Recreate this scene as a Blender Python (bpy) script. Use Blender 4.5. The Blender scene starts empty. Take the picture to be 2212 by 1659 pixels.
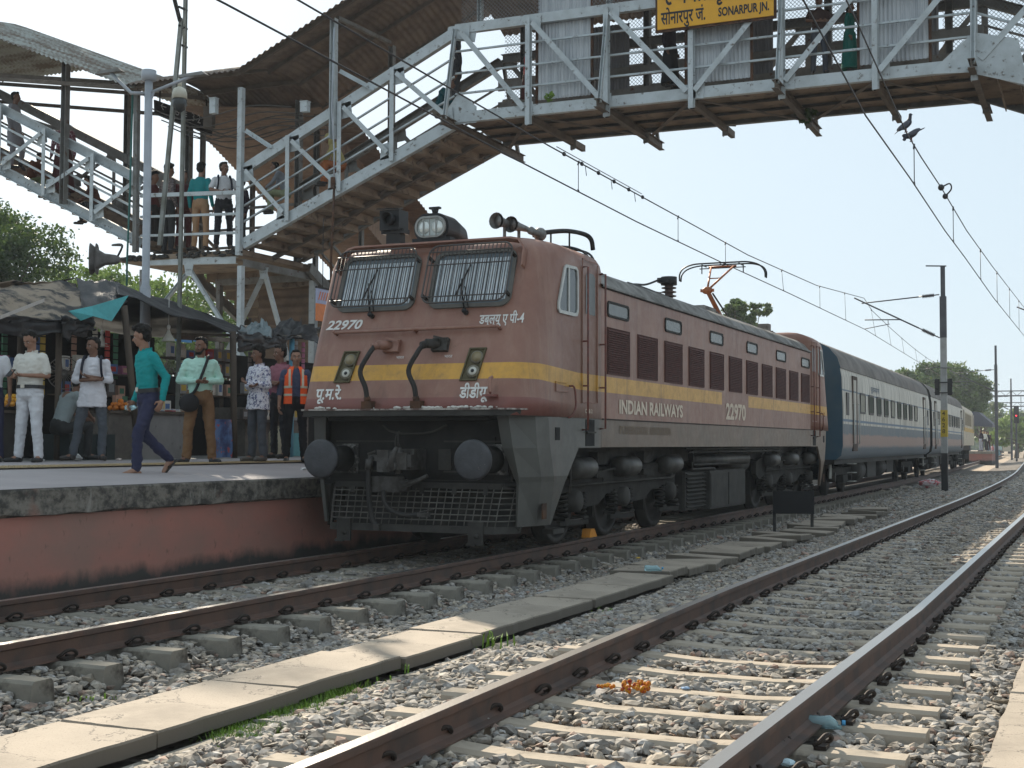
import bpy, bmesh, math, random
import numpy as np
from mathutils import Vector, Matrix
from mathutils import noise as mnoise
random.seed(7); rng=np.random.default_rng(7)
R=math.radians
S=bpy.context.scene; COL=S.collection
# ---------------- camera -----------------
CP=Vector((7.3466,-13.932,1.2983)); FL=2885.6
yaw,pit,rol=.4161,.0439,.0037
cF=Vector((-math.sin(yaw)*math.cos(pit),math.cos(yaw)*math.cos(pit),math.sin(pit)))
cR=Vector((math.cos(yaw),math.sin(yaw),0)); cU=cR.cross(cF)
cR2=cR*math.cos(rol)+cU*math.sin(rol); cU2=-cR*math.sin(rol)+cU*math.cos(rol)
cam=bpy.data.cameras.new('camera'); co=bpy.data.objects.new('camera',cam); COL.objects.link(co)
mw=Matrix((cR2,cU2,-cF)).transposed().to_4x4(); mw.translation=CP; co.matrix_world=mw
cam.sensor_width=36; cam.lens=FL/2212*36; cam.clip_end=3000; cam.clip_start=.05
S.camera=co
def at(u,v,ax,val):
    """point on the plane ax=val seen at photo pixel u,v (2212 wide)"""
    d=cF+cR2*((u-1106)/FL)-cU2*((v-829.5)/FL); i='xyz'.index(ax)
    return CP+d*((val-CP[i])/d[i])
# ---------------- light ------------------
SUN=Vector((-1.15,1.2,1.0)).normalized()
el=math.asin(SUN.z); az=math.atan2(SUN.x,SUN.y)
w=bpy.data.worlds.new('World'); S.world=w; w.use_nodes=True
nt=w.node_tree; bg=nt.nodes['Background']
sky=nt.nodes.new('ShaderNodeTexSky'); sky.sky_type='NISHITA'; sky.sun_disc=False
sky.sun_elevation=el; sky.sun_rotation=az; sky.air_density=1.0; sky.dust_density=1.5; sky.ozone_density=1.5; sky.altitude=0
hs=nt.nodes.new('ShaderNodeHueSaturation'); hs.inputs['Saturation'].default_value=.45
nt.links.new(sky.outputs[0],hs.inputs['Color']); ad=nt.nodes.new('ShaderNodeMix'); ad.data_type='RGBA'; ad.inputs[0].default_value=.86; nt.links.new(hs.outputs[0],ad.inputs[6]); ad.inputs[7].default_value=(3.3,4.05,4.6,1); nt.links.new(ad.outputs[2],bg.inputs[0])
bg.inputs[1].default_value=.10
sl=bpy.data.lights.new('sun','SUN'); sl.energy=4.7; sl.angle=R(.6); sl.color=(1,.89,.73)
so=bpy.data.objects.new('sun',sl); COL.objects.link(so); so.rotation_euler=SUN.to_track_quat('Z','Y').to_euler()
S.view_settings.view_transform='Standard'; S.view_settings.look='None'; S.view_settings.exposure=.96; S.view_settings.gamma=1
# ---------------- materials --------------
def srgb(h):
    if isinstance(h,str):
        c=[int(h[i:i+2],16)/255 for i in (0,2,4)]
        return tuple(x/12.92 if x<=.04045 else ((x+.055)/1.055)**2.4 for x in c)
    return tuple(h)
def nodes(name):
    m=bpy.data.materials.new(name); m.use_nodes=True; n=m.node_tree.nodes; l=m.node_tree.links
    return m,n,l,n['Principled BSDF']
def mixc(n,l,fac,a,b,mode='MIX'):
    x=n.new('ShaderNodeMix'); x.data_type='RGBA'; x.blend_type=mode
    for s,v in ((0,fac),(6,a),(7,b)):
        if isinstance(v,(int,float)): x.inputs[s].default_value=v
        elif isinstance(v,tuple): x.inputs[s].default_value=(*v[:3],1)
        else: l.new(v,x.inputs[s])
    return x.outputs[2]
def mth(n,l,op,a,b=None,c=None):
    x=n.new('ShaderNodeMath'); x.operation=op
    for s,v in ((0,a),(1,b),(2,c)):
        if v is None: continue
        if isinstance(v,(int,float)): x.inputs[s].default_value=v
        else: l.new(v,x.inputs[s])
    return x.outputs[0]
def ramp(n,l,fac,lo,hi):
    x=n.new('ShaderNodeMapRange'); x.inputs[1].default_value=lo; x.inputs[2].default_value=hi; x.clamp=True
    l.new(fac,x.inputs[0]); return x.outputs[0]
def nz(n,l,co,scale,detail=4,rough=.55,st=(1,1,1)):
    mp=n.new('ShaderNodeMapping'); mp.inputs['Scale'].default_value=st; l.new(co,mp.inputs[0])
    x=n.new('ShaderNodeTexNoise'); x.inputs['Scale'].default_value=scale; x.inputs['Detail'].default_value=detail; x.inputs['Roughness'].default_value=rough
    l.new(mp.outputs[0],x.inputs['Vector']); return x.outputs[0]
def bump(n,l,b,h,strength,dist=.01):
    x=n.new('ShaderNodeBump'); x.inputs['Strength'].default_value=strength; x.inputs['Distance'].default_value=dist
    l.new(h,x.inputs['Height']); l.new(x.outputs[0],b.inputs['Normal']); return x
MC={}
def M(name,c1,c2=None,scale=6,lo=.4,hi=.65,rough=.75,metal=0,bmp=.25,st=(1,1,1),c3=None,s3=20,lo3=.6,hi3=.7,sheen=0):
    if name in MC: return MC[name]
    m,n,l,b=nodes(name); tc=n.new('ShaderNodeTexCoord').outputs['Object']
    c1=srgb(c1); c2=srgb(c2) if c2 is not None else tuple(x*.7 for x in c1)
    f=nz(n,l,tc,scale,5,.6,st); col=mixc(n,l,ramp(n,l,f,lo,hi),c1,c2)
    if c3 is not None:
        g=nz(n,l,tc,s3,5,.6,st); col=mixc(n,l,ramp(n,l,g,lo3,hi3),col,srgb(c3))
    l.new(col,b.inputs['Base Color']); b.inputs['Roughness'].default_value=rough; b.inputs['Metallic'].default_value=metal; b.inputs['Specular IOR Level'].default_value=.18 if rough>=.6 else .4
    if bmp: bump(n,l,b,nz(n,l,tc,scale*5,3),bmp,.01)
    MC[name]=m; return m
def flat(name,c,rough=.7,metal=0):
    return M(name,c,tuple(x*.82 for x in srgb(c)),12,.35,.7,rough,metal,.1)
# ---------------- object helpers ---------
def tag(o,label=None,cat=None,group=None,kind=None):
    if label: o['label']=label
    if cat: o['category']=cat
    if group: o['group']=group
    if kind: o['kind']=kind
    return o
def empty(name,loc=(0,0,0),rz=0):
    o=bpy.data.objects.new(name,None); o.location=loc; o.rotation_euler=(0,0,rz); COL.objects.link(o); o.empty_display_size=.1
    return o
def nth(k):
    return '%d%s'%(k,'th' if 10<=k%100<=20 else {1:'st',2:'nd',3:'rd'}.get(k%10,'th'))
def kids(o): return [c for c in bpy.data.objects if c.parent==o]
def copy_tree(o,parent=None,table=None):
    c=o.copy(); COL.objects.link(c); c.parent=parent
    for ch in o.children: copy_tree(ch,c)
    return c
class MB:
    def __init__(s): s.v=[]; s.f=[]; s.mi=[]; s.m=0; s.sm=[]; s.smooth=False
    def add(s,vs,fs):
        k=len(s.v); s.v+= [tuple(v) for v in vs]; s.f+=[tuple(k+i for i in f) for f in fs]; s.mi+=[s.m]*len(fs); s.sm+=[s.smooth]*len(fs); return s
    def box(s,a,b):
        x0,x1=sorted((a[0],b[0])); y0,y1=sorted((a[1],b[1])); z0,z1=sorted((a[2],b[2]))
        return s.hexa([(x0,y0,z0),(x1,y0,z0),(x1,y1,z0),(x0,y1,z0),(x0,y0,z1),(x1,y0,z1),(x1,y1,z1),(x0,y1,z1)])
    def hexa(s,p): return s.add(p,[(0,3,2,1),(4,5,6,7),(0,1,5,4),(1,2,6,5),(2,3,7,6),(3,0,4,7)])
    def frame(s,p,q,up=(0,0,1)):
        d=(Vector(q)-Vector(p)); L=d.length; d.normalize(); u=Vector(up)
        if abs(d.dot(u))>.98: u=Vector((0,1,0))
        sd=d.cross(u).normalized(); u=sd.cross(d); return d,sd,u,L
    def bar(s,p,q,w,h,up=(0,0,1),off=(0,0)):
        d,sd,u,L=s.frame(p,q,up); p=Vector(p)+sd*off[0]+u*off[1]; q=Vector(q)+sd*off[0]+u*off[1]
        a=[p+sd*x+u*z for x,z in ((-w/2,-h/2),(w/2,-h/2),(w/2,h/2),(-w/2,h/2))]; b=[v+(q-p) for v in a]
        return s.add(a+b,[(0,1,2,3),(7,6,5,4),(0,4,5,1),(1,5,6,2),(2,6,7,3),(3,7,4,0)])
    def ibeam(s,p,q,w,h,t=.012,up=(0,0,1)):
        s.bar(p,q,w,t,up,(0,h/2-t/2)); s.bar(p,q,w,t,up,(0,-h/2+t/2)); return s.bar(p,q,t,h-2*t-.002,up)
    def angle(s,p,q,w,t=.01,up=(0,0,1)):
        s.bar(p,q,t,w,up,(-w/2+t/2,0)); return s.bar(p,q,w-t-.001,t,up,(t/2,-w/2+t/2))
    def channel(s,p,q,w,h,t=.012,up=(0,0,1),side=1):
        s.bar(p,q,t,h,up,(side*(w/2-t/2),0)); s.bar(p,q,w-t-.001,t,up,(-side*t/2,h/2-t/2)); return s.bar(p,q,w-t-.001,t,up,(-side*t/2,-h/2+t/2))
    def tube(s,pts,r,n=8,cap=True):
        pts=[Vector(p) for p in pts]; rs=r if isinstance(r,(list,tuple)) else [r]*len(pts); k=len(s.v); vs=[]; fs=[]
        ref=None
        for i,p in enumerate(pts):
            d=((pts[min(i+1,len(pts)-1)]-pts[max(i-1,0)])).normalized()
            if ref is None:
                ref=Vector((0,0,1)) if abs(d.z)<.9 else Vector((1,0,0))
            a=(ref-d*ref.dot(d)).normalized(); ref=a; b=d.cross(a)
            for j in range(n):
                t=2*math.pi*j/n; vs.append(p+(a*math.cos(t)+b*math.sin(t))*rs[i])
        for i in range(len(pts)-1):
            for j in range(n): fs.append((i*n+j,i*n+(j+1)%n,(i+1)*n+(j+1)%n,(i+1)*n+j))
        if cap: fs+= [tuple(range(n))[::-1], tuple((len(pts)-1)*n+j for j in range(n))]
        sm=s.smooth; s.smooth=True; s.add(vs,fs); s.smooth=sm; return s
    def cyl(s,p,q,r,n=16,r2=None): return s.tube([p,q],[r,r2 if r2 is not None else r],n)
    def loft(s,rings,closed=True,cap=True):
        n=len(rings[0]); vs=[v for r in rings for v in r]; fs=[]
        for i in range(len(rings)-1):
            for j in range(n if closed else n-1): fs.append((i*n+j,i*n+(j+1)%n,(i+1)*n+(j+1)%n,(i+1)*n+j))
        if cap and closed: fs+=[tuple(range(n))[::-1],tuple((len(rings)-1)*n+j for j in range(n))]
        return s.add(vs,fs)
    def ball(s,c,r,n=10,m=7,rot=None):
        if isinstance(r,(int,float)): r=(r,r,r)
        rings=[]
        for i in range(m+1):
            t=math.pi*i/m; t=min(max(t,.02),math.pi-.02)
            ring=[]
            for j in range(n):
                a=2*math.pi*j/n; v=Vector((r[0]*math.sin(t)*math.cos(a),r[1]*math.sin(t)*math.sin(a),-r[2]*math.cos(t)))
                if rot is not None: v=rot@v
                ring.append(Vector(c)+v)
            rings.append(ring)
        sm=s.smooth; s.smooth=True; s.loft(rings); s.smooth=sm; return s
    def cap(s,p,q,r1,r2=None,n=10):
        """tapered capsule"""
        r2=r1 if r2 is None else r2; p=Vector(p); q=Vector(q); d=(q-p).normalized()
        pts=[];rs=[]
        for t in (-88,-60,-30,0): pts.append(p+d*r1*math.sin(R(t))); rs.append(r1*math.cos(R(t)))
        for t in (0,30,60,88): pts.append(q+d*r2*math.sin(R(t))); rs.append(r2*math.cos(R(t)))
        return s.tube(pts,rs,n)
    def quad(s,a,b,c,d): return s.add([a,b,c,d],[(0,1,2,3)])
    def prism(s,poly,ext):
        """poly: 3d points, extruded by vector ext"""
        n=len(poly); e=Vector(ext); vs=[Vector(p) for p in poly]+[Vector(p)+e for p in poly]
        return s.add(vs,[tuple(range(n))[::-1],tuple(range(n,2*n))]+[(i,(i+1)%n,n+(i+1)%n,n+i) for i in range(n)])
    def sheet(s,fn,nu,nv):
        vs=[fn(i/nu,j/nv) for j in range(nv+1) for i in range(nu+1)]
        fs=[(j*(nu+1)+i,j*(nu+1)+i+1,(j+1)*(nu+1)+i+1,(j+1)*(nu+1)+i) for j in range(nv) for i in range(nu)]
        return s.add(vs,fs)
    def build(s,name,mat,parent=None,base=None,fix=False):
        """base: world position of the object's origin (mesh given in world/parent coords)"""
        me=bpy.data.meshes.new(name); vs=s.v
        if base is not None: vs=[(v[0]-base[0],v[1]-base[1],v[2]-base[2]) for v in vs]
        me.from_pydata(vs,[],s.f); me.update()
        ms=mat if isinstance(mat,(list,tuple)) else [mat]
        for m in ms: me.materials.append(m)
        me.polygons.foreach_set('material_index',s.mi); me.polygons.foreach_set('use_smooth',s.sm)
        if fix:
            bm=bmesh.new(); bm.from_mesh(me); bmesh.ops.recalc_face_normals(bm,faces=bm.faces); bm.to_mesh(me); bm.free()
        o=bpy.data.objects.new(name,me); COL.objects.link(o)
        if base is not None: o.location=base
        if parent: o.parent=parent
        return o
def loose(o):
    """split an object's mesh into one object per loose piece, same name, parent and tags"""
    me=o.data; bm=bmesh.new(); bm.from_mesh(me); bm.faces.ensure_lookup_table(); seen=set(); groups=[]
    for f in bm.faces:
        if f.index in seen: continue
        st=[f]; seen.add(f.index); g=[]
        while st:
            x=st.pop(); g.append(x.index)
            for v in x.verts:
                for y in v.link_faces:
                    if y.index not in seen: seen.add(y.index); st.append(y)
        groups.append(g)
    bm.free(); out=[]
    for g in groups[1:]:
        s_=set(g); m2=me.copy(); b2=bmesh.new(); b2.from_mesh(m2); b2.faces.ensure_lookup_table(); bmesh.ops.delete(b2,geom=[f for f in b2.faces if f.index not in s_],context='FACES'); b2.to_mesh(m2); b2.free()
        c=o.copy(); c.data=m2; COL.objects.link(c); out.append(c)
    s_=set(groups[0]); b2=bmesh.new(); b2.from_mesh(me); b2.faces.ensure_lookup_table(); bmesh.ops.delete(b2,geom=[f for f in b2.faces if f.index not in s_],context='FACES'); b2.to_mesh(me); b2.free()
    return [o]+out
def smoothpath(pts,n=6):
    pts=[Vector(p) for p in pts]; out=[]
    P=[pts[0]*2-pts[1]]+pts+[pts[-1]*2-pts[-2]]
    for i in range(1,len(P)-2):
        for k in range(n):
            t=k/n; a,b,c,d=P[i-1],P[i],P[i+1],P[i+2]
            out.append(.5*((2*b)+(c-a)*t+(2*a-5*b+4*c-d)*t*t+(3*b-a-3*c+d)*t**3))
    out.append(pts[-1]); return out
def text(name,body,size,mat,parent,origin,xdir,ydir,width=None,bold=.0,thick=.002,italic=0,shear=0):
    c=bpy.data.curves.new('t','FONT'); c.body=body; c.size=size; c.offset=bold*size; c.shear=shear; c.resolution_u=3
    o=bpy.data.objects.new('t',c); COL.objects.link(o)
    dg=bpy.context.evaluated_depsgraph_get(); dg.update()
    me=bpy.data.meshes.new_from_object(o.evaluated_get(dg)); bpy.data.objects.remove(o)
    bpy.data.curves.remove(c)
    vs=np.array([v.co[:] for v in me.vertices]); 
    x0,x1=vs[:,0].min(),vs[:,0].max(); sx=width/(x1-x0) if width else 1
    X=Vector(xdir).normalized(); Y=Vector(ydir).normalized(); N=X.cross(Y); O=Vector(origin)
    for v in me.vertices:
        p=v.co; v.co=O+X*((p.x-x0)*sx)+Y*p.y+N*thick
    me.materials.clear(); me.materials.append(mat)
    ob=bpy.data.objects.new(name,me); COL.objects.link(ob)
    if parent: ob.parent=parent
    return ob
def bend(y): 
    if y<15: return 0.
    if y<60: return -.00045*(y-15)**2
    return -.00045*45**2-.0405*(y-60)
def npmesh(name,V,F,mats,parent=None,cols=None,smooth=False):
    me=bpy.data.meshes.new(name); k=F.shape[1]
    me.vertices.add(len(V)); me.vertices.foreach_set('co',V.astype(np.float32).ravel())
    me.loops.add(F.size); me.loops.foreach_set('vertex_index',F.astype(np.int32).ravel())
    me.polygons.add(len(F)); me.polygons.foreach_set('loop_start',np.arange(0,F.size,k,dtype=np.int32))
    me.polygons.foreach_set('loop_total',np.full(len(F),k,np.int32))
    me.polygons.foreach_set('use_smooth',np.full(len(F),smooth))
    me.update(calc_edges=True)
    if cols is not None:
        a=me.color_attributes.new('tint','FLOAT_COLOR','POINT'); a.data.foreach_set('color',np.concatenate([cols,np.ones((len(cols),1))],1).astype(np.float32).ravel())
    for m in (mats if isinstance(mats,(list,tuple)) else [mats]): me.materials.append(m)
    o=bpy.data.objects.new(name,me); COL.objects.link(o)
    if parent: o.parent=parent
    return o
# shared materials
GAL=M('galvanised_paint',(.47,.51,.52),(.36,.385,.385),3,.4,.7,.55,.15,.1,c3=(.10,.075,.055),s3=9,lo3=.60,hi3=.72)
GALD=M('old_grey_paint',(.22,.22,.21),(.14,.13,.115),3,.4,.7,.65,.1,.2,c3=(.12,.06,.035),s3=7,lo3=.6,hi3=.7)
DARK=M('dark_grime',(.035,.034,.032),(.06,.055,.05),5,.4,.7,.7,.1,.3)
BLK=flat('black_iron',(.02,.02,.021),.5,.3)
RUST=M('rusty_steel',(.11,.055,.032),(.06,.035,.025),6,.4,.6,.75,.2,.3)
CONC=M('concrete',(.30,.27,.22),(.2,.18,.15),3,.38,.68,.9,0,.5,c3=(.14,.125,.11),s3=5,lo3=.62,hi3=.75)
WHITE=flat('white_paint',(.75,.74,.70),.5)
# ================= ground =================
m,n,l,b=nodes('gravel_ground'); tc=n.new('ShaderNodeTexCoord').outputs['Object']
vo=n.new('ShaderNodeTexVoronoi'); vo.inputs['Scale'].default_value=18; l.new(tc,vo.inputs['Vector'])
sp=n.new('ShaderNodeSeparateColor'); l.new(vo.outputs['Color'],sp.inputs[0])
c=mixc(n,l,sp.outputs[0],(.07,.062,.055),(.19,.165,.14)); c=mixc(n,l,ramp(n,l,nz(n,l,tc,.3,4),.45,.65),c,(.13,.105,.08))
l.new(c,b.inputs['Base Color']); b.inputs['Roughness'].default_value=.95
bump(n,l,b,vo.outputs['Distance'],.8,.03); GRAV=m
g=MB()
def gfn(a,b_):
    x=-400+800*a; y=-60+900*b_; return (x,y,-.36)
g.sheet(gfn,8,8); gr=g.build('ground',GRAV); tag(gr,kind='structure')
def hgt(x,y):
    """ballast level"""
    x=x-bend(y)
    P=[(-1.9,-.30),(-1.3,-.28),(-.95,-.21),(.9,-.21),(1.15,-.25),(1.5,-.345),(2.1,-.31),(2.3,-.30),(3.0,-.29),(3.5,-.235),(3.9,-.205),(6.1,-.205),(6.5,-.235),(6.85,-.26),(7.6,-.25),(9.5,-.25),(13,-.35),(40,-.4)]
    if x<=P[0][0]: return P[0][1]
    for (a,b1),(c1,d) in zip(P,P[1:]):
        if x<=c1: return b1+(d-b1)*(x-a)/(c1-a)+(.022*max(0,1-min(abs(x-4.245),abs(x-5.995))/.22) if x>3 else 0)
    return P[-1][1]
bed=MB(); xs=[-1.67,-1.3,-.95,-.4,.4,.9,1.15,1.5,2.1,2.6,3.0,3.5,3.9,5,6.1,6.5,6.85,7.6,9.5,13,20]; ys=[-16,-12,-8,-4,0,4,8,12,16,20,25,30,36,44,54,66,80,95,120,160]
bed.add([(x+bend(y),y,hgt(x+bend(y),y)-.035) for y in ys for x in xs],[(j*len(xs)+i,j*len(xs)+i+1,(j+1)*len(xs)+i+1,(j+1)*len(xs)+i) for j in range(len(ys)-1) for i in range(len(xs)-1)])
bo=bed.build('ballast_bed',GRAV); tag(bo,kind='structure')
# stones ------------------------------------------------
m,n,l,b=nodes('ballast_stone'); at_=n.new('ShaderNodeAttribute'); at_.attribute_name='tint'
tc=n.new('ShaderNodeTexCoord').outputs['Object']
c=mixc(n,l,ramp(n,l,nz(n,l,tc,26,3),.35,.75),at_.outputs['Color'],(.13,.11,.09)); l.new(c,b.inputs['Base Color']); b.inputs['Roughness'].default_value=.88
STONE=m
phi=(1+5**.5)/2
ico=np.array([(-1,phi,0),(1,phi,0),(-1,-phi,0),(1,-phi,0),(0,-1,phi),(0,1,phi),(0,-1,-phi),(0,1,-phi),(phi,0,-1),(phi,0,1),(-phi,0,-1),(-phi,0,1)],float); ico/=np.linalg.norm(ico[0])
icf=np.array([(0,11,5),(0,5,1),(0,1,7),(0,7,10),(0,10,11),(1,5,9),(5,11,4),(11,10,2),(10,7,6),(7,1,8),(3,9,4),(3,4,2),(3,2,6),(3,6,8),(3,8,9),(4,9,5),(2,4,11),(6,2,10),(8,6,7),(9,8,1)])
SLP1=[-14.0+.65*i for i in range(72)]; SLP2=[-12.95+.62*i for i in range(78)]
def c2(y): return 5.12+bend(y)
def vis(x,y,z,mg=.12):
    d=np.stack([x-CP.x,y-CP.y,z-CP.z],-1); f=np.array(cF); dd=d@f; u=FL*(d@np.array(cR2))/dd; v=-FL*(d@np.array(cU2))/dd
    return (dd>2)&(np.abs(u)<1106*(1+mg)+60)&(v<829*(1+mg)+60)
def stones(x0,x1,y0,y1,dens,size,name_seed):
    r=np.random.default_rng(name_seed); N=int((x1-x0)*(y1-y0)*dens)
    x=r.uniform(x0,x1,N); y=r.uniform(y0,y1,N)
    bx=np.array([bend(t) for t in y]); xx=x; x=x+bx
    k=vis(x,y,np.full(N,-.25)); x,y,xx=x[k],y[k],xx[k]
    # keep rails, sleepers and slabs clear
    d=np.ones(len(x),bool)
    for c in (0,5.12):
        for s_ in (-.875,.875): d&=np.abs(xx-(c+s_))>.075
    for S_,c,e in ((SLP1,0,1.375),(SLP2,5.12,1.375)):
        S_=np.array(S_); near=np.abs((y[:,None]-S_[None,:])).min(1); lim=.128
        on=(near<lim)&(np.abs(xx-c)<e+.02); 
        keep=(r.random(len(x))<.03)&(np.abs(xx-c)<.55) if c==0 else (r.random(len(x))<.02)
        d&=(~on)|keep
    d&=~((xx>2.25)&(xx<3.03)&(y<.2)); d&=~((xx>2.35)&(xx<2.95)&(y<22)&(r.random(len(x))<.6))
    d&=~(xx>6.86)|~(y<-3)|~(xx<7.7)
    x,y,xx=x[d],y[d],xx[d]; N=len(x)
    z=np.array([hgt(a,b_) for a,b_ in zip(x,y)])
    s=size*r.lognormal(0,.28,N); asp=np.stack([r.uniform(.8,1.45,N),r.uniform(.65,1.1,N),r.uniform(.34,.75,N)],1)
    rad=r.uniform(.58,1.22,(N,12))
    P=ico[None]*rad[:,:,None]*asp[:,None,:]*s[:,None,None]
    # random rotation with mild tilt
    a=r.uniform(0,2*np.pi,N); t=r.normal(0,.30,N); ca,sa,ct,st=np.cos(a),np.sin(a),np.cos(t),np.sin(t)
    Y=P[:,:,1]*ct[:,None]-P[:,:,2]*st[:,None]; Z=P[:,:,1]*st[:,None]+P[:,:,2]*ct[:,None]; X=P[:,:,0]
    X2=X*ca[:,None]-Y*sa[:,None]; Y2=X*sa[:,None]+Y*ca[:,None]
    zj=z+r.uniform(-.012,.02,N)
    V=np.stack([X2+x[:,None],Y2+y[:,None],Z+zj[:,None]],-1).reshape(-1,3)
    F=(icf[None]+12*np.arange(N)[:,None,None]).reshape(-1,3)
    g=r.uniform(.17,.42,N); warm=r.uniform(.03,.26,N)
    C=np.stack([g*(1+warm),g*(1+warm*.25),g*(1-warm*.7)],1)
    br=r.random(N)<.05; C[br]=np.stack([g[br]*1.1,g[br]*.72,g[br]*.55],1)
    return V,F,np.repeat(C,12,0)
Vs=[];Fs=[];Cs=[];k=0
for args in ((-1.6,8.8,-10.6,-4,600,.033,1),(-1.6,9.5,-4,2,540,.034,2),(-1.6,10,2,10,300,.043,3),(1.0,10,10,20,220,.045,4),(1.0,9,20,36,110,.06,5),(1.2,9,36,60,40,.085,6)):
    V,F,C_=stones(*args); Vs.append(V);Fs.append(F+k);Cs.append(C_);k+=len(V)
bs=npmesh('ballast_stones',np.concatenate(Vs),np.concatenate(Fs),STONE,cols=np.concatenate(Cs)); tag(bs,'grey and tan crushed stone ballast lying around both tracks','ballast',kind='stuff')
# ---------------- rails and sleepers -----------------------
m,n,l,b=nodes('rail_steel'); tc=n.new('ShaderNodeTexCoord').outputs['Object']
gm=n.new('ShaderNodeNewGeometry'); sx=n.new('ShaderNodeSeparateXYZ'); l.new(gm.outputs['Normal'],sx.inputs[0]); sp_=n.new('ShaderNodeSeparateXYZ'); l.new(tc,sp_.inputs[0])
top=mth(n,l,'MULTIPLY',ramp(n,l,sx.outputs[2],.75,.95),ramp(n,l,sp_.outputs[2],-.035,-.02))
c=mixc(n,l,ramp(n,l,nz(n,l,tc,5,5),.4,.65),(.105,.056,.038),(.055,.037,.03)); c=mixc(n,l,top,c,(.50,.48,.46)); l.new(c,b.inputs['Base Color'])
l.new(top,b.inputs['Metallic']); l.new(mth(n,l,'MULTIPLY_ADD',top,-.42,.72),b.inputs['Roughness']); bump(n,l,b,nz(n,l,tc,60,3),.3,.004); RAIL=m
prof=[(-.036,0),(.036,0),(.038,-.012),(.036,-.038),(.012,-.05),(.009,-.13),(.03,-.148),(.075,-.158),(.075,-.168),(-.075,-.168),(-.075,-.158),(-.03,-.148),(-.009,-.13),(-.012,-.05),(-.036,-.038),(-.038,-.012)]
def rail(cx,fn,y0,y1,label):
    y=y0; ys=[]
    while y<y1: ys.append(y); y+= 1 if y<20 else 5
    ys.append(y1); mb=MB(); base=(cx,0,0)
    mb.loft([[(cx+px+fn(y),y,pz-.001) for px,pz in prof] for y in ys],fix if False else True)
    o=mb.build('rail',RAIL,base=base,fix=True); tag(o,label,'rail','running rails of the two tracks'); return o
rail(-.875,bend,-16,175,'brown rail nearest the platform wall, running under the train')
rail(.875,bend,-16,175,'brown rail of the train track on the side away from the platform')
rail(4.245,lambda y:bend(y)+.13*max(0,min(1,(-2-y)/7)),-16,175,'left rail of the empty track beside the train')
rail(5.995,lambda y:bend(y)-.12*max(0,min(1,(-3-y)/6)),-16,175,'right rail of the empty track, brightest polished top in front')
SLM=M('sleeper_concrete',(.40,.34,.27),(.31,.265,.21),4,.35,.7,.92,0,.5,c3=(.13,.11,.09),s3=7,lo3=.58,hi3=.72)
CLIP=M('clip_rust',(.045,.032,.026),(.03,.025,.022),20,.4,.6,.7,.2,.1)
def make_sleeper(SLM=SLM):
    e=empty('concrete_sleeper',(0,0,-.17)); mb=MB()
    xs=[(-1.375,0,.078),(-1.1,0,.075),(-.7,0,.075),(-.35,-.02,.07),(.35,-.02,.07),(.7,0,.075),(1.1,0,.075),(1.375,0,.078)]
    rings=[]
    for x,dz,hw in xs:
        rings.append([(x,-hw-.035,-.215),(x,hw+.035,-.215),(x,hw+.012,-.02+dz),(x,hw-.008,dz),(x,-hw+.008,dz),(x,-hw-.012,-.02+dz)])
    mb.loft(rings); mb.build('block',SLM,e,fix=True)
    for s_ in (-1,1):
        for sd in (-1,1):
            c=MB(); x=s_*.875+sd*.10
            c.tube(smoothpath([(x-sd*.03,-.055,.025),(x-sd*.0,-.05,.045),(x+sd*.02,-.02,.068),(x+sd*.035,.025,.066),(x+sd*.035,.055,.04),(x+sd*.0,.05,.02),(x-sd*.04,.03,.03)],4),.0125,6)
            c.box((x-.03,-.045,.002),(x+.03,.045,.022)); c.build('rail_clip',CLIP,e)
    return e
SA=make_sleeper(); SLO=M('sleeper_concrete_old',(.27,.245,.20),(.18,.165,.14),4,.35,.7,.92,0,.5,c3=(.07,.06,.05),s3=6,lo3=.55,hi3=.7); SB0=make_sleeper(SLO)
def place_slp(cx,ylist,gname,lab):
    for i,y in enumerate(ylist):
        if y>34: 
            pass
        p0=SB0 if cx==0 else SA; o=copy_tree(p0) if i else p0
        o.location=(cx+bend(y)+random.uniform(-.012,.012),y+random.uniform(-.02,.02),-.17); o.rotation_euler=(0,0,random.uniform(-.012,.012)-bend(y+.5)+bend(y-.5) if y>15 else random.uniform(-.012,.012))
        tag(o,nth(i+1)+' '+lab,'sleeper',gname)
place_slp(0,[y for y in SLP1 if -9.3<y<30],'concrete sleepers under the train track','grey sleeper of the train track, counted from the photo bottom')
place_slp(5.12,[y for y in SLP2 if -10.2<y<34],'concrete sleepers under the empty track','tan sleeper of the empty track, counted from the photo bottom')
# ---------------- cable trough slabs --------------------
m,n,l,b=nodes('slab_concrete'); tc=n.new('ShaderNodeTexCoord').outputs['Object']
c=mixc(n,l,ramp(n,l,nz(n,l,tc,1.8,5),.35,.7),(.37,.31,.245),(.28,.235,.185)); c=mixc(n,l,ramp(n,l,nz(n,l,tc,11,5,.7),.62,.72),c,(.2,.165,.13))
c=mixc(n,l,ramp(n,l,nz(n,l,tc,90,2),.60,.68),c,(.23,.19,.15)); c=mixc(n,l,mth(n,l,'MULTIPLY',ramp(n,l,nz(n,l,tc,.9,6,.7),.52,.62),.5),c,(.22,.185,.145)); c=mixc(n,l,ramp(n,l,mth(n,l,'ABSOLUTE',mth(n,l,'SUBTRACT',nz(n,l,tc,1.3,6,.6),.5)),.006,.0),c,(.10,.085,.07)); gn_=n.new('ShaderNodeNewGeometry'); sz=n.new('ShaderNodeSeparateXYZ'); l.new(gn_.outputs['Normal'],sz.inputs[0]); c=mixc(n,l,ramp(n,l,sz.outputs[2],.6,.2),c,(.14,.12,.095)); l.new(c,b.inputs['Base Color']); b.inputs['Roughness'].default_value=.93; bump(n,l,b,nz(n,l,tc,70,4),.5,.004); SLAB=m  # side faces mixed darker: edge dirt plus shade put into the colour
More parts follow.
